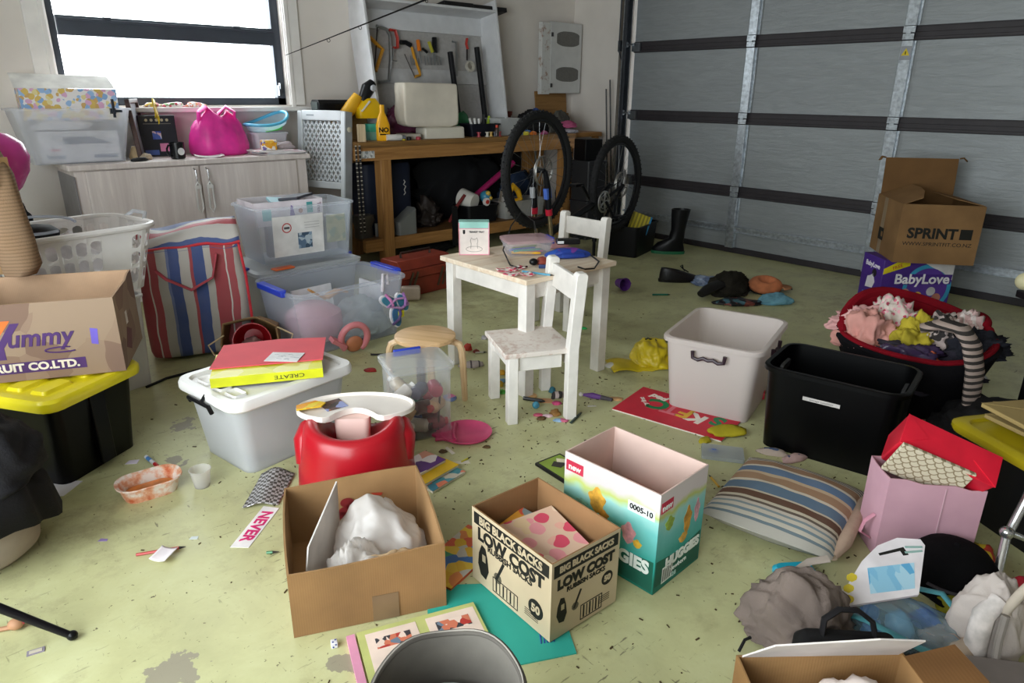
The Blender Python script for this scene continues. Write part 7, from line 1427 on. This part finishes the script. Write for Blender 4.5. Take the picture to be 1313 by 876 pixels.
clothm = collage('blue_grey_cloth', ['#6f7f9c', '#8a96ac', '#5a6884', '#7c8aa4'], 26)
one(heap('grey_blue_cloth', .09, .085, .045, clothm, seed=220), 'crumpled grey blue cloth beside the black lace shoe', 'cloth', at(903, 364), 0)
one(heap('jacket', .17, .13, .11, cloth('#2b2822'), seed=221, lump=.2), 'dark olive jacket crumpled on the floor beyond the white bin', 'jacket', at(937, 378)+V((.04, .05, 0)), radians(20))
o = one(MB().tube([(-.12, -.02, .035), (-.05, .0, .055), (.04, .02, .07), (.10, .03, .06)], [.03, .045, .05, .045], 10, flat=.7).build('black_slipper', mat('#0f0d0e', .5)), 'black boot lying in front of the dark olive jacket', 'boot', at(915, 381), VA+radians(22))
cp = thing('cap', 'orange and brown cap lying on the dark jacket pile', 'cap', at(985, 376)+V((.0, .03, .03)), VA+radians(10)); MB().lathe([(.09, 0), (.097, .025), (.085, .05), (.06, .066), (.045, .062), (.03, .045), (.005, .04)], 24, sx=1.2, M=Mx.Rotation(radians(14), 4, 'X')).build('crown', mat('#c4764e', .95, 0, .2, 9, .6, 40), cp, ang=80); MB().grid(10, 4, lambda a, b: (.06+.10*b*sin(pi*a)**.5+.03, (a-.5)*.17, .012-.012*b)).build('peak', cloth('#b5805c'), cp, solid=.006); MB().tube([(.165*1, (a-.5)*.12, .0) for a in (.0, .25, .5, .75, 1.)], .004, 6).build('peak_edge', DARK(), cp)
one(heap('cap_support', .10, .09, .028, cloth('#2a2724'), seed=222, fold=.1), 'dark cloth flattened beneath the orange cap', 'cloth', at(985, 376)+V((0, .03, .0005)), 0)
one(heap('black_floral', .14, .06, .03, collage('dark_floral', ['#17141a', '#17141a', '#17141a', '#3c5f6a', '#7a4038'], 34), seed=223), 'black cloth with small flowers in front of the olive jacket', 'cloth', at(946, 390), VA)
one(heap('light_blue_cloth', .11, .06, .05, cloth('#6f9fb0'), seed=224), 'light blue crumpled cloth in front of the orange cap', 'cloth', at(993, 389), VA+radians(5))
o = thing('purple_cup', 'purple plastic toy cup lying on the floor beside the table', 'cup', at(797, 372)+V((0, 0, .045)), rot=(radians(84), 0, VA+radians(20))); MB().lathe([(.028, -.05), (.042, .04), (.045, .042), (.043, .046), (.038, .04), (.025, -.045)], 24).build('body', mat('#6a3c90', .25), o); MB().tube([(.04, 0, .02), (.062, .0, .01), (.05, 0, -.02), (.034, 0, -.025)], .005, 6).build('handle', mat('#6a3c90', .25), o)
pencil('green felt pen lying on the floor beyond the table', '#1f6f5a', at(848, 379), VA+radians(2), .12, .006)
ybm = mat('#c9b01c', .4, 0, .15, 8, .3, 40)
yg = thing('rubbish_bag', 'bright yellow plastic bag with black print behind the white bin', 'plastic bag', at(838, 468)+V((.02, .03, 0)), VA+radians(8)); heap('bag', .10, .12, .10, ybm, yg, 230, fold=.18, lump=.3); 
MB().grid(10, 6, lambda a, b: ((a-.75)*.3, (b-.75)*.16, .006+.035*a*sin(b*3)+.01*sin(a*9))).build('loose_end', ybm, yg, solid=.002)
for i in range(5): MB().tube([(-.02+.025*i-.01, .02+.01*(i % 2), .115-.004*i), (-.01+.025*i, .045, .112-.006*i), (.0+.025*i, .03, .112-.005*i)], .006, 6, flat=.5).build('black_print', BLACKP(), yg)
one(heap('white_tissue', .05, .035, .012, mat('#d9d6c8', .8), seed=231, sub=3), 'white torn tissue beside the yellow plastic bag', 'tissue', at(788, 469), 0)
# red craft pad
rp0 = [at(u, v) for u, v in ((788, 527), (922, 566), (960, 535), (822, 497))]; rc = sum(rp0, V())/4; exx = ((rp0[1]-rp0[0])+(rp0[2]-rp0[3])).normalized(); ra = atan2(exx.y, exx.x)
rpL, rpW = .5*((rp0[1]-rp0[0]).length+(rp0[2]-rp0[3]).length), .5*((rp0[3]-rp0[0]).length+(rp0[2]-rp0[1]).length)
rp = thing('art_pad', 'red childrens craft pad with big coloured letters lying under the white bin edge', 'pad', rc, ra); MB().box((0, 0, .003), (rpL, rpW, .006)).build('pages', mat('#d8cfc6', .8), rp, smooth=False); MB().box((0, 0, .0066), (rpL+.003, rpW+.003, .0014)).build('cover', mat('#c8283c', .6, 0, .06), rp, bevel=.0005)
def padt(s_, sz, x, y, c, r=180, b=.003): text(s_, sz, rp, Mx.Translation((x, y, .0074)) @ Mx.Rotation(radians(r), 4, 'Z'), mat(c, .6), bold=b)
padt('C', .13, -.10, .015, '#1f7a4a', 190, .006); padt('F', .12, .03, .0, '#d9a838', 175, .004); padt('T', .12, -.035, .0, '#d9707c', 180, .003); padt('pad', .055, -.13, .075, '#e6ddd2', 165); padt('K', .11, .085, -.015, '#e6ddd2', 170, .005); padt('S', .11, .165, .01, '#1f7a4a', 175, .005); padt('my first', .03, -.16, .0, '#e6ddd2', 130, .001)
one(heap('mustard_sock', .07, .045, .022, cloth('#b0a22c'), seed=233, sub=3), 'mustard cloth on the corner of the red craft pad', 'cloth', at(932, 557)+V((0, 0, .008)), VA+radians(10))
one(heap('mustard_scrap', .03, .02, .012, cloth('#b8a830'), seed=234, sub=3), 'small mustard scrap just in front of the red craft pad', 'cloth', at(904, 566), 0)
o = thing('clear_packet', 'flat clear packet with a blue toy inside behind the cushion', 'packet', at(926, 584)+V((0, 0, 0)), VA+radians(-14)); MB().loft([rr(.15, .10, .008, .002), rr(.15, .10, .008, .016)]).build('film', clear('#c5ccd2', .45, .12), o); MB().ball((-.03, .01, .010), .02, .014, .007, 8).build('blue_toy', plastic('#3f62a8'), o)
pencil('yellow pencil behind the corner of the cushion', '#d0a22c', at(915, 618), VA+radians(100), .08)
for i, (u, v, c, r, lb) in enumerate(((990, 582, '#b9a89c', -14, 'pale child sock nearest the cushion'), (1018, 590, '#c9a8a4', 20, 'pinkish child sock nearest the black bin'))):
    o = thing('sock', lb, 'sock', at(u, v), VA+radians(r), 'socks by the black bin'); heap('foot', .055, .022, .018, cloth(c), o, 236+i, sub=3, fold=.15); MB().tube([(-.03, 0, .018), (.0, 0, .02), (.02, .0, .018)], .008, 6, flat=.5).build('band', cloth('#4a5878'), o)
# pink lid with spoutlike grip
pt = thing('pink_plate', 'pink plastic suction plate lying near the front chair', 'plate', at(598, 558), VA+radians(5)); MB().lathe([(.0, .004), (.07, .004), (.082, .012), (.10, .018), (.10, .014), (.09, .004), (.06, .0), (.0, .0)], 36, c0=False, c1=False).build('dish', mat('#d04a78', .4), pt)
MB().prism([(-.05, -.07), (-.09, -.05), (-.12, -.055), (-.115, -.03), (-.135, -.01), (-.115, .01), (-.12, .04), (-.09, .045), (-.05, .06)], .004, .016).build('frill', mat('#c84a74', .4), pt, bevel=.003); MB().tube([(-.045, -.07, .018), (-.05, -.03, .022), (-.046, .02, .022), (-.04, .065, .018)], .007, 8).build('divider', mat('#c03c68', .4), pt)
# ---- small litter, each its own thing
def bit(name, label, cat, u, v, rx, ry, rz_, c, seed, rot=0, m=None, fold=.3): return one(heap(name, rx, ry, rz_, m or mat(c, .6, 0, .2, 30), seed=seed, sub=3, fold=fold), label, cat, at(u, v), VA+radians(rot))
bit('grey_sock', 'crumpled grey and white sock between the stool and the front chair', 'sock', 605, 470, .06, .03, .022, '#b0a4a4', 240, 8, stripes('sock_s', [(.8, '#b7abab'), (.2, '#4c4650')], .04, 0))
bit('red_doll', 'small red dressed doll at the foot of the table leg', 'doll', 600, 449, .022, .018, .03, '#b83a2c', 241)
bit('brown_beads', 'dark red beads beside the small red doll', 'beads', 611, 452, .018, .014, .015, '#8a3a30', 242)
pencil('white stick lying beside the red doll', '#d8d4cc', at(617, 453), VA+radians(10), .06)
bit('grey_toy_cube', 'tiny white and black toy behind the table leg', 'toy', 621, 435, .016, .014, .018, '#b9b5ba', 243)
bit('yellow_brick', 'yellow toy brick under the front chair', 'toy brick', 643, 480, .018, .016, .018, '#d8a028', 244)
bit('blue_brick', 'light blue toy brick under the front chair', 'toy brick', 644, 490, .016, .012, .014, '#7fa6c8', 245)
bit('green_brick', 'green toy piece under the front chair', 'toy brick', 643, 504, .018, .016, .014, '#4a9a3c', 246)
bit('gold_animal', 'golden toy animal under the front chair', 'toy', 642, 495, .014, .012, .02, '#c8a030', 247)
bit('white_horse', 'small white and green toy under the chair seat', 'toy', 666, 486, .018, .010, .028, '#c9cfc4', 248)
paper('card_disc', circ(.03, n=18), mat('#dcb07a', .7), 'round tan card disc under the front chair', 'card', at(680, 508), VA, t=.003)
paper('card_piece', [(-.04, -.02), (.05, -.025), (.04, .02), (-.03, .025)], mat('#d09a70', .7), 'tan card piece beside the round disc under the chair', 'card', at(695, 514), VA, t=.002)
pencil('thick black marker lying between the chair legs', '#17171a', at(685, 515), VA+radians(-20), .10, .008)
one(MB().ball((0, 0, .0165), .016, .016, .016, 10).build('glass_marble', mat('#4f9ab8', .1, 0, .3, 60)), 'blue marble on the floor between the chair legs', 'marble', at(687, 524), 0)
bit('zebra_toy', 'black and white striped toy by the right chair leg', 'toy', 715, 510, .03, .018, .028, '#8a8488', 250, 20, zeb)
bit('teal_toy', 'teal and red toy beside the striped toy', 'toy', 708, 503, .016, .013, .02, '#2f6a7a', 251)
bit('pink_toy', 'magenta toy flower beside the striped toy', 'toy', 714, 518, .022, .016, .010, '#c84a78', 252)
bit('pine_cone', 'brown pine cone in front of the right chair leg', 'pine cone', 712, 532, .022, .02, .02, '#8a6230', 253, 0, None, .5)
for i, (u, v, c, lb) in enumerate(((690, 533, '#c85a74', 'pink bead string left of the pine cone'), (702, 534, '#d8b8c0', 'pale pink bead string under the pine cone'), (716, 540, '#8fb0d0', 'light blue bead string right of the pine cone'), (722, 540, '#d06a8a', 'rose bead string at the right end of the beads'))): bit('bead_string', lb, 'beads', u, v, .022, .012, .008, c, 255+i)
bit('brown_leaf', 'curled brown leaf near the bead strings', 'leaf', 694, 538, .02, .012, .010, '#5c4424', 259)
pencil('dark green pencil on the floor right of the front chair', '#1f3a38', at(739, 537), VA+radians(62), .11, .0055)
o = thing('doll', 'purple and grey doll lying right of the front chair', 'doll', at(765, 512)+V((0, 0, .012)), VA+radians(-20)); MB().tube([(-.06, 0, 0), (-.02, 0, .002), (.02, 0, 0)], [.006, .014, .010], 8).build('dress', mat('#6a3f8a', .6), o); MB().tube([(.02, 0, 0), (.07, -.008, 0)], [.011, .008], 8).build('legs', mat('#4a444a', .7), o); MB().ball((-.07, 0, 0), .011, .010, .010, 6).build('head', mat('#d8d0cc', .6), o)
bit('pink_gem', 'pink and tan patch at the corner of the red craft pad', 'card', 790, 512, .03, .02, .006, '#c89a6a', 262)
paper('paper_scrap', [(-.02, -.006), (.02, -.002), (.016, .006), (-.016, .006)], mat('#d8d4d0', .7), 'thin white scrap right of the front chair', 'paper', at(759, 521), VA, t=.001)
bit('green_piece', 'bright green plastic piece behind the table', 'toy', 748, 422, .02, .014, .010, '#2fae5a', 263)
bit('blue_pink_card', 'blue and pink card scrap at the stool leg', 'card', 577, 510, .03, .04, .006, '#b07ab0', 264, 0, collage('bp', ['#7f9ad8', '#e07ab0', '#9fb0e0'], 30))
bit('red_stripes_toy', 'small red and white packet left of the stool', 'packet', 475, 476, .03, .015, .012, '#b03030', 265)
o = thing('dark_crayon', 'black crayon on the floor behind the white lidded box', 'crayon', at(487, 456)+V((0, 0, .006)), VA+radians(5)); MB().tube([(-.045, 0, 0), (.04, 0, 0), (.045, 0, 0)], [.005, .005, .002], 8).build('body', plastic('#1a1a1c'), o)
bit('brown_scrap', 'brown crumb of bark near the pink plate', 'bark', 568, 580, .016, .011, .008, '#4a3418', 266); bit('brown_scrap', 'second brown crumb of bark right of the pink plate', 'bark', 624, 574, .014, .01, .007, '#5a4424', 267)
paper('paper_scrap', [(-.006, -.03), (.008, -.028), (.004, .03), (-.008, .026)], mat('#dcd6cc', .7), 'narrow white scrap below the pink plate', 'paper', at(577, 578), VA+radians(30), t=.0015)
paper('comic_scrap', [(-.06, -.012), (.05, -.03), (.055, .0), (-.055, .022)], collage('comic', ['#4a2a7a', '#d8b890', '#4a2a7a', '#e6e0d8'], 30), 'torn purple comic strip on the floor right of the book pile', 'paper', at(570, 602), VA+radians(0), t=.0015)
paper('paper_scrap', [(-.05, -.006), (.05, -.012), (.045, .008), (-.04, .016)], mat('#dcd4c4', .7), 'long torn cream scrap above the purple comic strip', 'paper', at(585, 594), VA+radians(12), t=.0015)
pencil('short yellow pencil beyond the torn cream scrap', '#c9c02c', at(598, 590), VA+radians(50), .05, .003)
# fine crumbs all over the floor: nobody could count them
M = MB(); r5 = random.Random(11)
for i in range(900):
    cx0, cy0 = r5.gauss(1.75, .75), r5.gauss(1.65, .8)
    if not (.15 < cx0 < 4.2 and .1 < cy0 < 3.2): continue
    s_ = r5.uniform(.0012, .0042); a_ = r5.uniform(0, pi); M.box((cx0, cy0, s_*.3), (s_*r5.uniform(1, 4), s_, s_*.6), a_)
o = M.build('floor_crumbs', mat('#4a3a22', .9), smooth=False); tag(o, 'dark crumbs and flakes scattered over the green floor', 'crumbs', kind='stuff')
